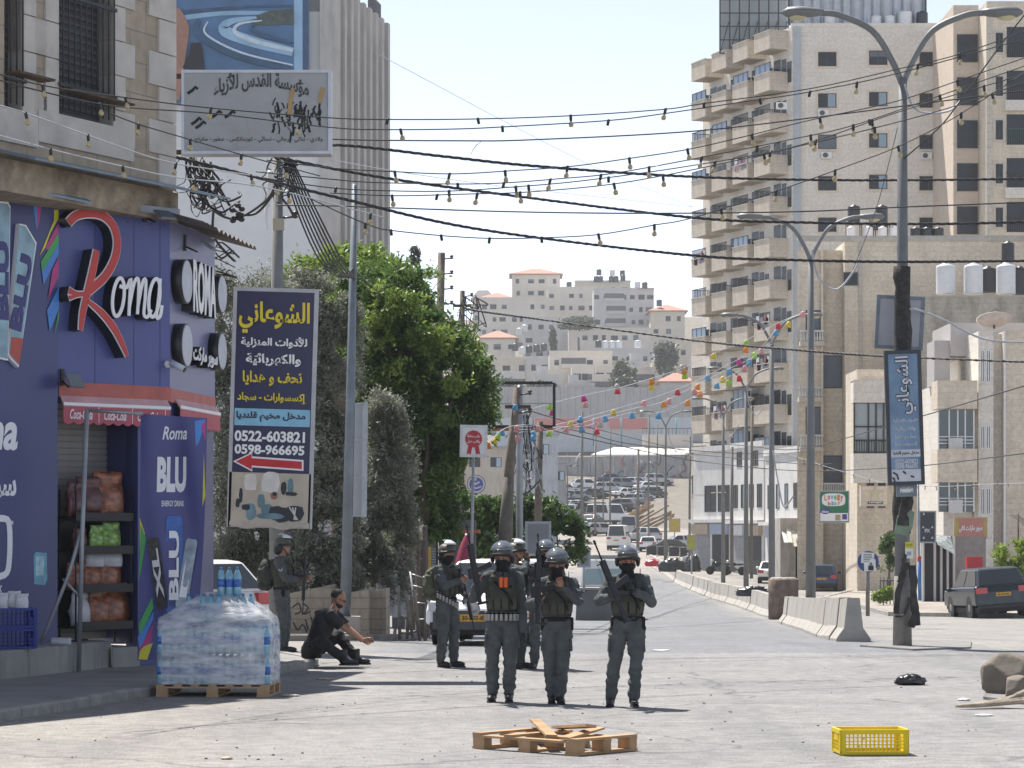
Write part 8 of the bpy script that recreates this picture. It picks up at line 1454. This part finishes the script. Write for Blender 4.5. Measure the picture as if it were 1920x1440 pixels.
for j in range(5):
 for i in range(n_): fs.append((j * n_ + i, j * n_ + (i + 1) % n_, (j + 1) * n_ + (i + 1) % n_, (j + 1) * n_ + i))
m.add(vs, fs, 0, True); m.build('canopy', mat('maroon_cloth', (.30, .035, .075), .8, var=.12), um); m = MB(); m.tube([(0, 0, 0), (0, 0, 150 * k)], .02, 6); m.build('pole', white_paint, um)
fl = thing('iron_fence', 'short run of dark iron fence by the sandy shops', 'fence', gl(1650, 110)); m = MB()
for i in range(10): m.tube([(.14 * i, 0, .12), (.14 * i + .02, 0, 1.25)], .025, 5)
m.tube([(0, 0, 1.1), (1.3, 0, 1.15)], .03, 5); m.tube([(0, 0, .4), (1.3, 0, .4)], .03, 5); m.build('bars', iron, fl)
sr = thing('shop_arcade', 'dark shop mouths with pale pillars under the corner house balconies', 'shop arcade', gl(1730, 114, .1)); m = MB(); z1 = Z(1010, 114) - gz(114); m.bx(0, X(1850, 114) - X(1730, 114), .3, .5, 0, z1, 0)
for px in (1730, 1752, 1764, 1776, 1788): a = X(px, 114) - X(1730, 114); m.bx(a, a + .09, .1, .31, 0, z1, 1)
m.bx(X(1792, 114) - X(1730, 114), X(1850, 114) - X(1730, 114), .2, .29, 0, z1, 2); m.build('front', [mat('shop_dark', (.03, .03, .035), .6), white_wall, mat('shop_grey_shutter', (.27, .25, .23), .7, stain=.3, streak=True)], sr); m = MB(); m.add([(X(1752, 114) - X(1730, 114), -.9, z1 - .35), (X(1785, 114) - X(1730, 114), -.9, z1 - .8), (X(1785, 114) - X(1730, 114), .3, z1), (X(1752, 114) - X(1730, 114), .3, z1 + .1)], [(0, 1, 2, 3)]); m.build('awning', mat('patterned_awning', (.25, .28, .27), .8, var=.5, scale=6), sr)
cs, fcs, kc = tiltboard('drinks_sign', 'red drinks cabinet sign standing on the pavement behind the black off-road car', 'sign', 1828, 1066, 112, 27, 42, 0, (mat('drinks_red', (.45, .02, .03), .4), red), .4); m = MB(); put_text(m, 'Coca-Cola', *fcs(1828, 1072), 20 * kc, 8 * kc, -.004, .004, .02, .3); m.build('lettering', whiteL, cs)
tp_ = thing('tarpaulin', 'slack grey tarpaulin sheltering the shop at the frame edge', 'tarpaulin', P(1902, 1010, 108)); m = MB(); nq = 10; vs = [];
for j in range(nq + 1):
 for i in range(nq + 1): u, v = i / nq, j / nq; vs.append((u * 1.6, -.8 + v * 2, .95 - u * 1.1 * (1 - v * .4) - .25 * math.sin(u * PI) * math.sin(v * PI)))
o_ = len(vs); vs += [(a, b, c - .01) for a, b, c in vs]; m.add(vs, [(j * (nq + 1) + i, j * (nq + 1) + i + 1, (j + 1) * (nq + 1) + i + 1, (j + 1) * (nq + 1) + i) for j in range(nq) for i in range(nq)] + [(o_ + j * (nq + 1) + i, o_ + (j + 1) * (nq + 1) + i, o_ + (j + 1) * (nq + 1) + i + 1, o_ + j * (nq + 1) + i + 1) for j in range(nq) for i in range(nq)], 0, True); m.build('sheet', mat('tarp_grey', (.33, .32, .31), .8, var=.1), tp_); m = MB(); m.tube([(0, -.8, -2.6), (0, -.8, 1)], .04, 6); m.build('pole', rust, tp_)
# ---------------- people ----------------
skin = mat('tanned_skin', (.36, .19, .125), .5, var=.08, scale=12, spec=.4); cloth_g = mat('grey_green_uniform', (.074, .082, .083), .9, var=.28, scale=7, bump=.5, bscale=45); vest_m = mat('olive_vest', (.050, .052, .042), .9, var=.25, scale=9, bump=.5, bscale=60); pouch_m = mat('olive_pouch', (.066, .066, .050), .9, var=.2, scale=9, bump=.4, bscale=60)
boot_m = mat('black_boot_leather', (.018, .018, .019), .5, var=.3, scale=12, bump=.3); hood_m = mat('black_knit', (.010, .010, .012), .95, var=.2, scale=30, bump=.4); helm_m = mat('olive_helmet', (.075, .073, .055), .5, var=.25, scale=6); glove_m = mat('dark_glove', (.022, .022, .024), .8, var=.3, scale=20); eye_m = mat('eye_dark', (.02, .015, .012), .2); silver = mat('silver_canister', (.36, .36, .36), .4, .3, .2); orange_ = mat('orange_canister', (.7, .12, .02), .45); gun_m = mat('gunmetal', (.016, .016, .018), .4, .3, .2, 20)
visor_m = bpy.data.materials.new('visor_plastic'); visor_m.use_nodes = True; b_ = visor_m.node_tree.nodes['Principled BSDF']; b_.inputs['Base Color'].default_value = (.20, .23, .28, 1); b_.inputs['Roughness'].default_value = .10; b_.inputs['Alpha'].default_value = .42; b_.inputs['Specular IOR Level'].default_value = .6
def remesh(mb, vox, sm=3, disp=0, seed=0, f=9):
 o = bpy.data.objects.new('tmp', mb.mesh('tmp', skin)); md = o.modifiers.new('r', 'REMESH'); md.mode = 'VOXEL'; md.voxel_size = vox; md.use_smooth_shade = True; s = o.modifiers.new('s', 'SMOOTH'); s.factor = .5; s.iterations = sm
 me = baked(o); TS.collection.objects.unlink(o)
 if disp:
  n_ = len(me.vertices); co = np.empty(n_ * 3, np.float32); nr = np.empty(n_ * 3, np.float32); me.vertices.foreach_get('co', co); me.vertices.foreach_get('normal', nr); c3 = co.reshape(-1, 3); q = c3 * np.array([f, f, f * 1.5]) + np.array([seed, 0, 0])
  k = np.array([1 - 2 * abs(noise.noise(p)) + .5 * noise.noise(Vector(p) * 2.3) for p in q]) * disp; me.vertices.foreach_set('co', (c3 + nr.reshape(-1, 3) * k[:, None]).astype(np.float32).ravel()); me.update()
 return me
def ik(a, c, l1, l2, pole):
 d = c - a; L = min(d.length, (l1 + l2) * .999); d = d.normalized(); x = (l1 * l1 - l2 * l2 + L * L) / (2 * L); h = math.sqrt(max(l1 * l1 - x * x, 0)); p = Vector(pole); p = (p - d * p.dot(d)).normalized(); return a + d * x + p * h
def hand(mb, w, ax, nn, curl, side):
 """palm, four unequal fingers bent at the knuckles, thumb from the side of the palm"""
 ax = Vector(ax).normalized(); nn = Vector(nn); nn = (nn - ax * nn.dot(ax)).normalized(); sd_ = ax.cross(nn) * side
 mb.tube([w, w + ax * .03, w + ax * .085], [.026, .034, .036], 10, 0, True, True, .55) if False else mb.ell(w + ax * .05, (.02, .042, .056), 10, 8, 0, Matrix((nn, sd_, ax)).transposed())
 for i, l in enumerate((.070, .080, .075, .058)):
  p = w + ax * .088 + sd_ * (.031 - .0205 * i); d = ax.copy(); pts = [p - ax * .03, p]
  for k in range(3): d = (Matrix.Rotation(curl * (.75 + .25 * k), 3, sd_ * -side if False else nn.cross(ax)) @ d).normalized(); p = p + d * l * (.45, .32, .25)[k]; pts.append(p)
  mb.tube(pts, [.010, .0105, .0095, .009, .0075], 7)
 p = w + ax * .03 + sd_ * .03; d = (ax * .6 + sd_ * .75 + nn * .25 * min(curl, 1)).normalized(); q = p + d * .045; mb.tube([p - d * .01, p, q, q + (ax * .8 + nn * .5 * curl - sd_ * .2 * curl).normalized() * .035], [.013, .0125, .0105, .009], 7)
def head(mb, c, rot):
 E = lambda o, r, **k: mb.ell(c + rot @ Vector(o), r, 14, 10, 0, rot, **k)
 E((0, .012, .025), (.076, .096, .10)); E((0, -.022, -.045), (.058, .066, .072)); E((0, -.04, -.09), (.034, .036, .024)); E((0, -.098, -.02), (.012, .018, .026)); E((0, -.084, .018), (.046, .016, .012)); E((0, -.088, -.062), (.022, .012, .010))
 for s in (-1, 1): E((s * .078, .012, -.01), (.010, .02, .033))
def person(label, px, py, D, th, s, arms, feet, hyaw=0, hpitch=0, kit='', pelvis=(0, 0, .95), lean=(0, 0), z0=None, group='riot officers standing in the road', seed=1, gl_=('', ''), curl=(1.1, 1.1), axes=(None, None)):
 """faces local -y; left hand side is +x.  arms / feet: (right, left) wrist or ankle targets"""
 z0 = gz(D) if z0 is None else z0; t = thing('person', label, 'person', (X(px, D), D, z0), R(th), group); t.scale = (s, s, s); V = Vector
 pe = V(pelvis); ch = pe + V((lean[0] * .6, lean[1] * .6, .36)); nk = pe + V((lean[0], lean[1], .545)); hd = nk + V((lean[0] * .15, -.025 + lean[1] * .2, .155)); hrot = Matrix.Rotation(R(hyaw), 3, 'Z') @ Matrix.Rotation(R(hpitch), 3, 'X')
 sh = [nk + V((q * .182, .012, -.065)) for q in (-1, 1)]; hp = [pe + V((q * .092, 0, -.02)) for q in (-1, 1)]; wr = [V(a[0]) for a in arms]; el = [ik(sh[i], wr[i], .29, .262, arms[i][1]) for i in (0, 1)]; an = [V(f[0]) for f in feet]; kn = [ik(hp[i], an[i], .43, .42, f[1] if len(f) > 1 else (0.15 * (2 * i - 1), -1, 0)) for i, f in enumerate(feet)]; sit = 'sit' in kit
 def torso(mb, k, top=True): mb.tube([pe + V((0, 0, -.09)), pe, pe + V((lean[0] * .2, lean[1] * .2, .12)), ch, ch + V((0, 0, .09)), nk + V((0, 0, -.02))], [.13 * k, .158 * k, .142 * k, .172 * k, .170 * k, .075 * k], 16, 0, True, True, .66)
 def limbs(mb, k, cuff=0.):
  for i in (0, 1):
   mb.tube([nk + V(((2 * i - 1) * .07, .01, -.05)), sh[i], sh[i].lerp(el[i], .5), el[i]], [.055 * k, .064 * k, .053 * k, .043 * k], 12); e2 = el[i].lerp(wr[i], 1 - cuff) ; mb.tube([el[i], el[i].lerp(wr[i], .35), e2], [.043 * k, .043 * k, .03 * k + .004 * (k > 1)], 12); mb.ell(el[i], (.044 * k,) * 3, 10, 8)
   mb.tube([hp[i] + V((0, 0, .06)), hp[i].lerp(kn[i], .3), kn[i]], [.085 * k, .088 * k, .06 * k], 12); mb.ell(kn[i], (.06 * k,) * 3, 10, 8); mb.tube([kn[i], kn[i].lerp(an[i], .3), kn[i].lerp(an[i], .82), an[i]], [.058 * k, .062 * k, .045 * k + .012 * (k > 1), .042 * k], 12)
 m = MB(); torso(m, .88); limbs(m, .84); m.tube([nk + V((0, 0, -.06)), nk, hd + V((0, .01, -.03))], [.07, .055, .052], 12); head(m, hd, hrot)
 for i in (0, 1): m.tube([el[i], wr[i]], [.036, .027], 10)
 me = remesh(m, .009, 3); m2 = MB()
 for i in (0, 1):
  ax, nn = axes[i] if axes[i] else ((wr[i] - el[i]).normalized(), V((1 - 2 * i, 0, .2))); hand(m2, wr[i], ax, nn, curl[i], (1 if i else -1))
 for q in (-1, 1): m2.ell(hd + hrot @ V((q * .031, -.089, .004)), (.011, .006, .006), 8, 6, 1)
 b = bmesh.new(); b.from_mesh(me); e_ = m2.mesh('x', [skin, eye_m, glove_m]); b.from_mesh(e_); me2 = bpy.data.meshes.new('body'); b.to_mesh(me2); b.free()
 for mm in (skin, eye_m, glove_m): me2.materials.append(mm)
 for p in me2.polygons:
  p.use_smooth = True
  for i in (0, 1):
   if gl_[i] and (p.center - wr[i]).length < .2 and (p.center - el[i]).dot(wr[i] - el[i]) > (wr[i] - el[i]).length_squared * .97: p.material_index = 2
 objm('body', me2, t)
 um = mat('black_tee', (.018, .018, .021), .85, var=.3, scale=6, bump=.4) if sit else cloth_g
 m = MB(); torso(m, 1.1 if not sit else 1.2)
 if sit:
  limbs(m, 1.15, 0); m3 = MB(); torso(m3, 1.34)
  for i in (0, 1): m3.tube([nk + V(((2 * i - 1) * .07, .01, -.05)), sh[i], sh[i].lerp(el[i], .5), sh[i].lerp(el[i], .72)], [.075, .09, .078, .076], 12)
  m4 = MB(); m4.tube([pe + V((0, 0, -.1)), pe + V((0, 0, .02))], [.17, .19], 14, 0, True, True, .75)
  for i in (0, 1): m4.tube([hp[i] + V((0, 0, .06)), hp[i].lerp(kn[i], .3), kn[i]], [.10, .105, .075], 12); m4.ell(kn[i], (.078,) * 3, 10, 8); m4.tube([kn[i], kn[i].lerp(an[i], .3), an[i]], [.07, .072, .055], 12)
  for nm, q, mm in (('polo_shirt', m3, um), ('trousers', m4, mat('black_trousers', (.014, .014, .016), .9, var=.3, scale=6))): me = remesh(q, .013, 3, .010, seed); me.materials.clear(); me.materials.append(mm); objm(nm, me, t)
  m = MB()
  for i in (0, 1):
   p, q = sh[i].lerp(el[i], .60), sh[i].lerp(el[i], .66); m.tube([p, q], [.0745, .0735], 14, 0, False)
  m.build('sleeve_stripes', whiteL, t)
 else:
  limbs(m, 1.14, .02); m.tube([nk + V((0, .0, -.06)), nk + V((0, 0, .0))], [.08, .065], 12); me = remesh(m, .012, 2, .017, seed, 7.5); me.materials.clear(); me.materials.append(um); objm('uniform', me, t)
 for i in (0, 1):     # boots
  f = V((.1 * (2 * i - 1), -1, 0)) if len(feet[i]) < 3 else V(feet[i][2]); f = f.normalized(); a = an[i]; m = MB(); zt = a.z - .085
  m.tube([a + V((0, 0, .13)), a + V((0, 0, .02)), V((a.x, a.y, zt + .03))], [.056, .055, .05], 12); sdv = V((-f.y, f.x, 0)); rt = Matrix((sdv, -f, V((0, 0, 1)))).transposed(); m.ell(V((a.x, a.y, zt + .045)) + f * .075, (.047, .135, .046), 12, 8, 0, rt, lambda p: V((p.x, p.y, max(p.z, -.038)))); me = remesh(m, .009, 2); me.materials.clear(); me.materials.append(boot_m); bo = objm('boot', me, t); m = MB(); c_ = V((a.x, a.y, zt + .009)) + f * .075; m.lathe([(1, -.012), (1.0, .012)], 16, c_, 0, rt, True, .049, .139); m.build('sole', rubber, bo)
 if sit:
  m = MB(); m.ell(hd + V((0, .014, .034)), (.080, .10, .10), 16, 12, 0, hrot, lambda p: V((p.x, p.y, p.z)) if p.z > -.01 - (p.y < -.03) * -.06 else V((p.x * .9, p.y * .9, max(p.z, -.04)))); me = remesh(m, .008, 2, .003, 3, 60); me.materials.clear(); me.materials.append(mat('cropped_dark_hair', (.03, .026, .024), .9, var=.4, scale=60)); ho = objm('hair', me, t); ho.data.transform(Matrix.Translation(hrot @ V((0, .012, .006))))
  m = MB(); m.ell(hd + hrot @ V((0, -.024, -.066)), (.060, .066, .056), 14, 10, 0, hrot, lambda p: V((p.x, p.y, min(p.z, .012)))); m.build('beard', MC['cropped_dark_hair'], t)
  m = MB()
  for q in (-1, 1): m.ell(hd + hrot @ V((q * .032, -.096, .006)), (.027, .008, .019), 10, 8, 0, hrot); m.tube([hd + hrot @ V((q * .058, -.088, .01)), hd + hrot @ V((q * .082, .01, .008))], .004, 5)
  m.build('sunglasses', black, t); return t
 # balaclava, helmet, raised visor
 E = lambda mb, o, r, mi=0, fn=None, n=16: mb.ell(hd + hrot @ V(o), r, n, 12, mi, hrot, fn)
 if 'm' in kit: m = MB(); m.tube([nk + V((0, .0, -.05)), nk + V((0, 0, .03)), hd + V((0, 0, -.06))], [.088, .074, .066], 14); E(m, (0, -.020, -.048), (.072, .083, .080), 0, lambda p: V((p.x, p.y, min(p.z, .036)))); E(m, (0, -.10, -.03), (.016, .02, .022)); me = remesh(m, .009, 2); me.materials.clear(); me.materials.append(hood_m); objm('face_mask', me, t)
 elif 'c' in kit: m = MB(); m.tube([hd + hrot @ V((-.07, .0, .0)), hd + hrot @ V((-.045, -.07, -.09)), hd + hrot @ V((0, -.085, -.115)), hd + hrot @ V((.045, -.07, -.09)), hd + hrot @ V((.07, 0, 0))], .008, 6); m.build('chin_strap', black, t)
 m = MB(); E(m, (0, .016, .05), (.122, .142, .118), 0, lambda p: V((p.x, p.y, max(p.z, -.012 if p.y < 0 else -.05)))); hm = m.build('helmet', helm_m, t)
 m = MB(); pts = [hd + hrot @ V((.128 * math.sin(a), .016 - .148 * math.cos(a), .046 - .02 * (1 - math.cos(a)))) for a in np.linspace(-2.0, 2.0, 21)]; m.tube(pts, .019, 8, 0, True, True, 1.0); m.build('visor_seal', black, hm)
 m = MB()
 for q in (-1, 1): E(m, (q * .118, .03, -.0), (.026, .05, .06), 0, None, 10)
 E(m, (0, .075, -.05), (.10, .08, .07), 0, None, 12); m.build('neck_guard', mat('black_guard', (.014, .014, .016), .6), hm)
 m = MB(); vs = []; fs = []; up = 'V' in kit
 for j in range(9):
  for i in range(17):
   e = R(14 + 82 * j / 8) + (R(18) if up else 0); a = R(-82 + 164 * i / 16); r = .168; vs.append(hd + hrot @ V((r * .86 * math.cos(e) * math.sin(a), .012 - r * 1.02 * math.cos(e) * math.cos(a) + (.02 if not up else -.0), .062 + r * .84 * math.sin(e) + (.012 if up else 0))))
 for j in range(8):
  for i in range(16): fs.append((j * 17 + i, j * 17 + i + 1, (j + 1) * 17 + i + 1, (j + 1) * 17 + i))
 m.add(vs, fs, 0, True); vo = m.build('visor', visor_m if not up else mat('scuffed_pale_visor', (.62, .64, .66), .3, var=.2, scale=9), hm); sm_ = vo.modifiers.new('thick', 'SOLIDIFY'); sm_.thickness = .004  # tilted-up visor gets a pale opaque colour with random mottling
 # vest with pouches and shoulder straps, belt
 if 'v' in kit:
  m = MB(); L1, L2 = V((lean[0], lean[1], 0)), V((0, 0, 1)); m.tube([pe + L1 * .1 + L2 * .09, pe + L1 * .2 + L2 * .14, ch, ch + V((0, 0, .08)), ch + V((0, 0, .125))], [.168, .182, .206, .196, .14], 18, 0, True, True, .74)
  for q in (-1, 1): m.tube([ch + V((q * .10, -.12, .08)), nk + V((q * .098, -.04, -.01)), nk + V((q * .098, .06, -.01)), ch + V((q * .10, .13, .06))], .034, 8, 0, True, True, .6)
  m.box(ch + V((0, -.128, .005)), (.25, .06, .26)); m.box(ch + V((0, .125, .0)), (.27, .06, .30)); me = remesh(m, .012, 2, .006, seed + 5, 14); me.materials.clear(); me.materials.append(vest_m); vo = objm('vest', me, t)
  for i in range(4): m = MB(); m.box(pe + L1 * .3 + V((-.135 + .09 * i, -.158 + .03 * abs(i - 1.5), .185)), (.075, .05, .135), None, 0, .92); m.build('pouch', pouch_m, vo, bevel=.008)
  m = MB(); m.tube([nk + V((-.10, -.02, -.0)), ch + V((-.06, -.178, .06)), ch + V((.07, -.185, -.07)), pe + V((.165, -.10, .10))], .017, 6, 0, True, True, .35); m.tube([nk + V((.10, .05, .0)), ch + V((.12, -.15, .09)), ch + V((.10, -.175, .0))], .015, 6, 0, True, True, .35); m.build('rifle_sling', hood_m, vo); m = MB(); m.box(ch + V((.115, -.17, .085)), (.045, .04, .10)); m.tube([ch + V((.13, -.165, .12)), ch + V((.135, -.15, .26))], .005, 5); m.build('radio', black, vo)
  m = MB(); m.box(ch + V((.02, -.168, .06)), (.10, .03, .07)); m.build('chest_pouch', pouch_m, vo, bevel=.008)
  if 'o' in kit:
   for q in (0, 1): m = MB(); m.lathe([(.0, -.06), (.024, -.055), (.026, .05), (.02, .06), (0, .062)], 12, ch + V((.0 + .055 * q, -.175, .065))); m.build('orange_canister', orange_, vo)
 m = MB(); m.lathe([(.176, -.026), (.18, 0), (.176, .026)], 24, pe + V((0, 0, .055)), 0, None, True, 1, .74); bt = m.build('belt', hood_m, t)
 if 'g' in kit:
  tl_ = .5 if 'B' in kit else 0
  for i in range(11 if 'B' not in kit else 12):
   a = -PI / 2 + (i - 5) * .29 if 'B' not in kit else -PI / 2 + (i - 5.5) * .29; dz = -.02 - tl_ * .18 * math.cos(a + .6); m = MB(); c_ = pe + V((.19 * math.cos(a), .148 * math.sin(a), .06 + dz)); m.lathe([(.0, -.055), (.019, -.052), (.02, .028), (.016, .045), (0, .048)], 10, c_); m.lathe([(.0215, .022), (.0215, .042)], 10, c_, 1); m.build('grenade', [silver, hood_m], bt)
 else:
  for q in (-1, 1): m = MB(); m.box(pe + V((q * .165, -.03, .0)), (.06, .11, .15)); m.build('belt_pouch', hood_m, bt, bevel=.01)
 for i in (0, 1):
  p = hp[i].lerp(kn[i], .52) + V(((2 * i - 1) * .085, 0, 0)); m = MB(); m.box(p, (.035, .13, .17), Matrix.Rotation(R(4 * (1 - 2 * i)), 3, 'Y')); m.build('thigh_pocket', cloth_g, t, bevel=.014)
  p = sh[i].lerp(el[i], .42) + V(((2 * i - 1) * .055, 0, 0)); m = MB(); m.ell(p, (.012, .034, .04), 10, 6, 0); m.ell(p + V(((2 * i - 1) * .003, 0, 0)), (.012, .024, .029), 10, 6, 1); m.build('arm_badge', [mat('badge_pale', (.42, .45, .5), .7), mat('badge_navy', (.06, .08, .16), .7)], t)
 return t
def rifle(label, grip, muzzle, up, s=1.0, cat='rifle'):
 """grip and muzzle in world space"""
 g, mz = Vector(grip), Vector(muzzle); x = (mz - g).normalized(); z = Vector(up); z = (z - x * z.dot(x)).normalized(); y = z.cross(x); t = thing('rifle', label, cat, g, 0, 'black rifles carried by the officers'); t.rotation_mode = 'QUATERNION'; t.rotation_quaternion = Matrix((x, y, z)).transposed().to_quaternion(); t.scale = (s, s, s)
 for nm, boxes in (('receiver', [(-.06, .17, -.02, .02, .02, .085)]), ('handguard', [(.171, .38, -.025, .025, .025, .082)]), ('stock', [(-.27, -.061, -.016, .016, .035, .075), (-.30, -.271, -.02, .02, -.045, .085)]), ('sight', [(.0, .12, -.018, .018, .0851, .13), (.345, .36, -.008, .008, .083, .13)])):
  m = MB(); [m.bx(*b) for b in boxes]; m.build(nm, gun_m, t, bevel=.004)
 m = MB(); m.tube([(.38, 0, .055), (.60, 0, .055)], .0095, 8); m.tube([(.555, 0, .055), (.60, 0, .055)], .014, 8); m.build('barrel', gun_m, t); m = MB(); m.box((.10, 0, -.07), (.06, .024, .18), Matrix.Rotation(R(-12), 3, 'Y')); m.build('magazine', gun_m, t); m = MB(); m.box((-.01, 0, -.035), (.04, .026, .12), Matrix.Rotation(R(20), 3, 'Y')); m.build('grip', gun_m, t)
 return t
OFF = []
C_ = person('masked officer with orange canisters on the chest and one arm hanging down', 942, 1316, 29.6, -4, .965, (((-.255, -.20, 1.40), (-.5, .2, -1)), ((.245, -.03, .80), (.5, 1, 0))), (((-.115, .0, .085),), ((.075, .01, .085),)), -6, 0, 'mvog', gl_=('', 'g'), curl=(1.2, .8), axes=(((.05, -.35, .9), (1, .2, 0)), None))
F_ = person('officer with a plain visor pulling a black scarf over the face with one hand', 1044, 1319, 29.3, 2, .925, (((-.20, -.26, 1.22), (-.6, .3, -.8)), ((.055, -.175, 1.385), (.8, -.1, -.8))), (((-.055, .03, .085),), ((.035, -.06, .085),)), 0, 10, 'mv', seed=3, curl=(1.1, .9), axes=(((.05, -.3, .9), (1, .1, 0)), ((-.35, .15, .85), (-.2, 1, 0))))
G_ = person('masked officer with gloved hands slanting a rifle across the chest', 1172, 1325, 28.8, 0, .955, (((-.13, -.26, 1.27), (-.8, .2, -.8)), ((.10, -.255, 1.315), (.8, .2, -.8))), (((-.165, .02, .085),), ((.095, -.02, .085),)), 3, 2, 'mv', pelvis=(.03, 0, .94), seed=5, gl_=('g', 'g'), curl=(1.2, 1.2), axes=(((.1, -.4, .85), (1, 0, .2)), ((-.5, -.3, .7), (0, -.4, .8))))
B_ = person('officer with olive backpack and silver grenade belt slung low, looking along the street', 837, 1251, 37.3, 52, .955, (((.02, -.24, 1.27), (-.7, -.1, -.8)), ((.16, -.22, 1.07), (.7, .5, -.6))), (((-.10, .03, .085),), ((.10, -.05, .085),)), 6, 0, 'mvgBV', seed=7, curl=(1.1, 1.0))
A_ = person('officer in shade with bare face and backpack, seen in profile by the utility pole', 528, 1224, 41.4, 84, .99, (((-.03, -.30, 1.14), (-.6, .5, -.8)), ((.10, -.36, 1.18), (.6, .4, -.8))), (((-.09, .0, .085),), ((.10, -.02, .085),)), 2, 0, 'cvV', z0=.02, seed=9, curl=(1.2, 1.2))
D_ = person('officer behind the grenade belt wearer raising a bare arm to the face', 966, 1254, 36.9, 62, .965, (((-.03, -.20, 1.56), (-.6, -.9, -.4)), ((.13, -.20, 1.2), (.6, .3, -.8))), (((-.10, .03, .085),), ((.10, -.03, .085),)), 0, 0, 'cvV', seed=11)
E_ = person('officer standing behind the scarf wearer with one arm hanging and legs apart', 1021, 1255, 36.8, -8, .975, (((-.20, -.06, .82), (-.5, 1, 0)), ((.14, -.26, 1.2), (.6, .3, -.8))), (((-.15, .0, .085),), ((.30, .04, .085),)), 10, 0, 'mv', seed=13, pelvis=(.02, 0, .93))
bm_ = bpy.context.view_layer; bm_.update()
def wp_(t, v): return t.matrix_world @ Vector(v)
rifle('black rifle held muzzle up beside the orange canisters', wp_(C_, (-.235, -.27, 1.44)), wp_(C_, (-.34, -.30, 2.05)), (-1, -.5, 0)); rifle('black rifle held muzzle up by the scarf wearer', wp_(F_, (-.19, -.33, 1.27)), wp_(F_, (-.19, -.28, 1.9)), (-1, -.5, 0)); rifle('black rifle slanting across the chest of the gloved officer', wp_(G_, (-.07, -.33, 1.29)), wp_(G_, (-.30, -.36, 1.86)), (-.9, -.5, -.3), 1.05)
rifle('black rifle hanging muzzle down in front of the grenade belt', wp_(B_, (.07, -.30, 1.08)), wp_(B_, (.13, -.42, .45)), (.3, 1, .2)); rifle('black rifle slung muzzle down on the officer in shade', wp_(A_, (.04, -.36, 1.2)), wp_(A_, (.03, -.33, .55)), (0, -1, 0)); rifle('black rifle upright on the chest of the legs-apart officer', wp_(E_, (-.09, -.26, 1.3)), wp_(E_, (-.12, -.26, 1.95)), (1, -.2, 0))
def backpack(own, label, m_, seed):
 m = MB(); m.ell((0, .235, 1.22), (.18, .13, .25), 14, 10); m.box((0, .27, 1.16), (.26, .16, .3)); m.ell((0, .31, 1.1), (.13, .08, .12)); me = remesh(m, .012, 3, .012, seed, 12); me.materials.clear(); me.materials.append(m_); o = objm('backpack', me, None, own.location, own.rotation_euler[2]); o.scale = own.scale; tag(o, label, 'backpack', 'backpacks of the patrol')
backpack(B_, 'olive backpack on the officer with the silver grenade belt', mat('olive_pack', (.10, .11, .07), .9, var=.3, scale=9, bump=.5), 3); backpack(A_, 'dark backpack on the officer by the utility pole', mat('dark_pack', (.04, .042, .036), .9, var=.3, scale=9, bump=.5), 4)
MAN = person('bearded man in black polo shirt and sunglasses sitting on the kerb looking at his phone', 600, 1250, 37.3, 84, 1.02, (((-.07, -.60, .33), (-.3, .1, -1)), ((.05, -.61, .33), (.3, .2, -1))), (((-.20, -.36, .09), (-.9, -.9, .35), (.1, -1, 0)), ((.12, -.48, .09), (.6, -.6, .9), (-.1, -1, 0))), 0, 22, 'sit', pelvis=(0, .12, .20), lean=(0, -.30), z0=.03, group=None, seed=15, curl=(.9, .9), axes=(((.15, -.9, .2), (.8, 0, .3)), ((-.15, -.9, .2), (-.8, 0, .3))))
m = MB(); m.box((0, 0, 0), (.07, .012, .145)); ph = m.build('phone', gun_m, None, wp_(MAN, (0, -.71, .38)), R(84), bevel=.006) if False else MB().box((0, 0, 0), (.075, .012, .145), Matrix.Rotation(R(-35), 3, 'X')).build('phone', gun_m, None, (MAN.location.x + .71 * math.sin(R(84)), MAN.location.y - .71 * math.cos(R(84)), MAN.location.z + .39), R(84)); tag(ph, 'black phone held in both hands by the seated man', 'phone')
bpy.data.batch_remove([o for o in bpy.data.objects if not o.users_scene]); bpy.data.scenes.remove(TS)
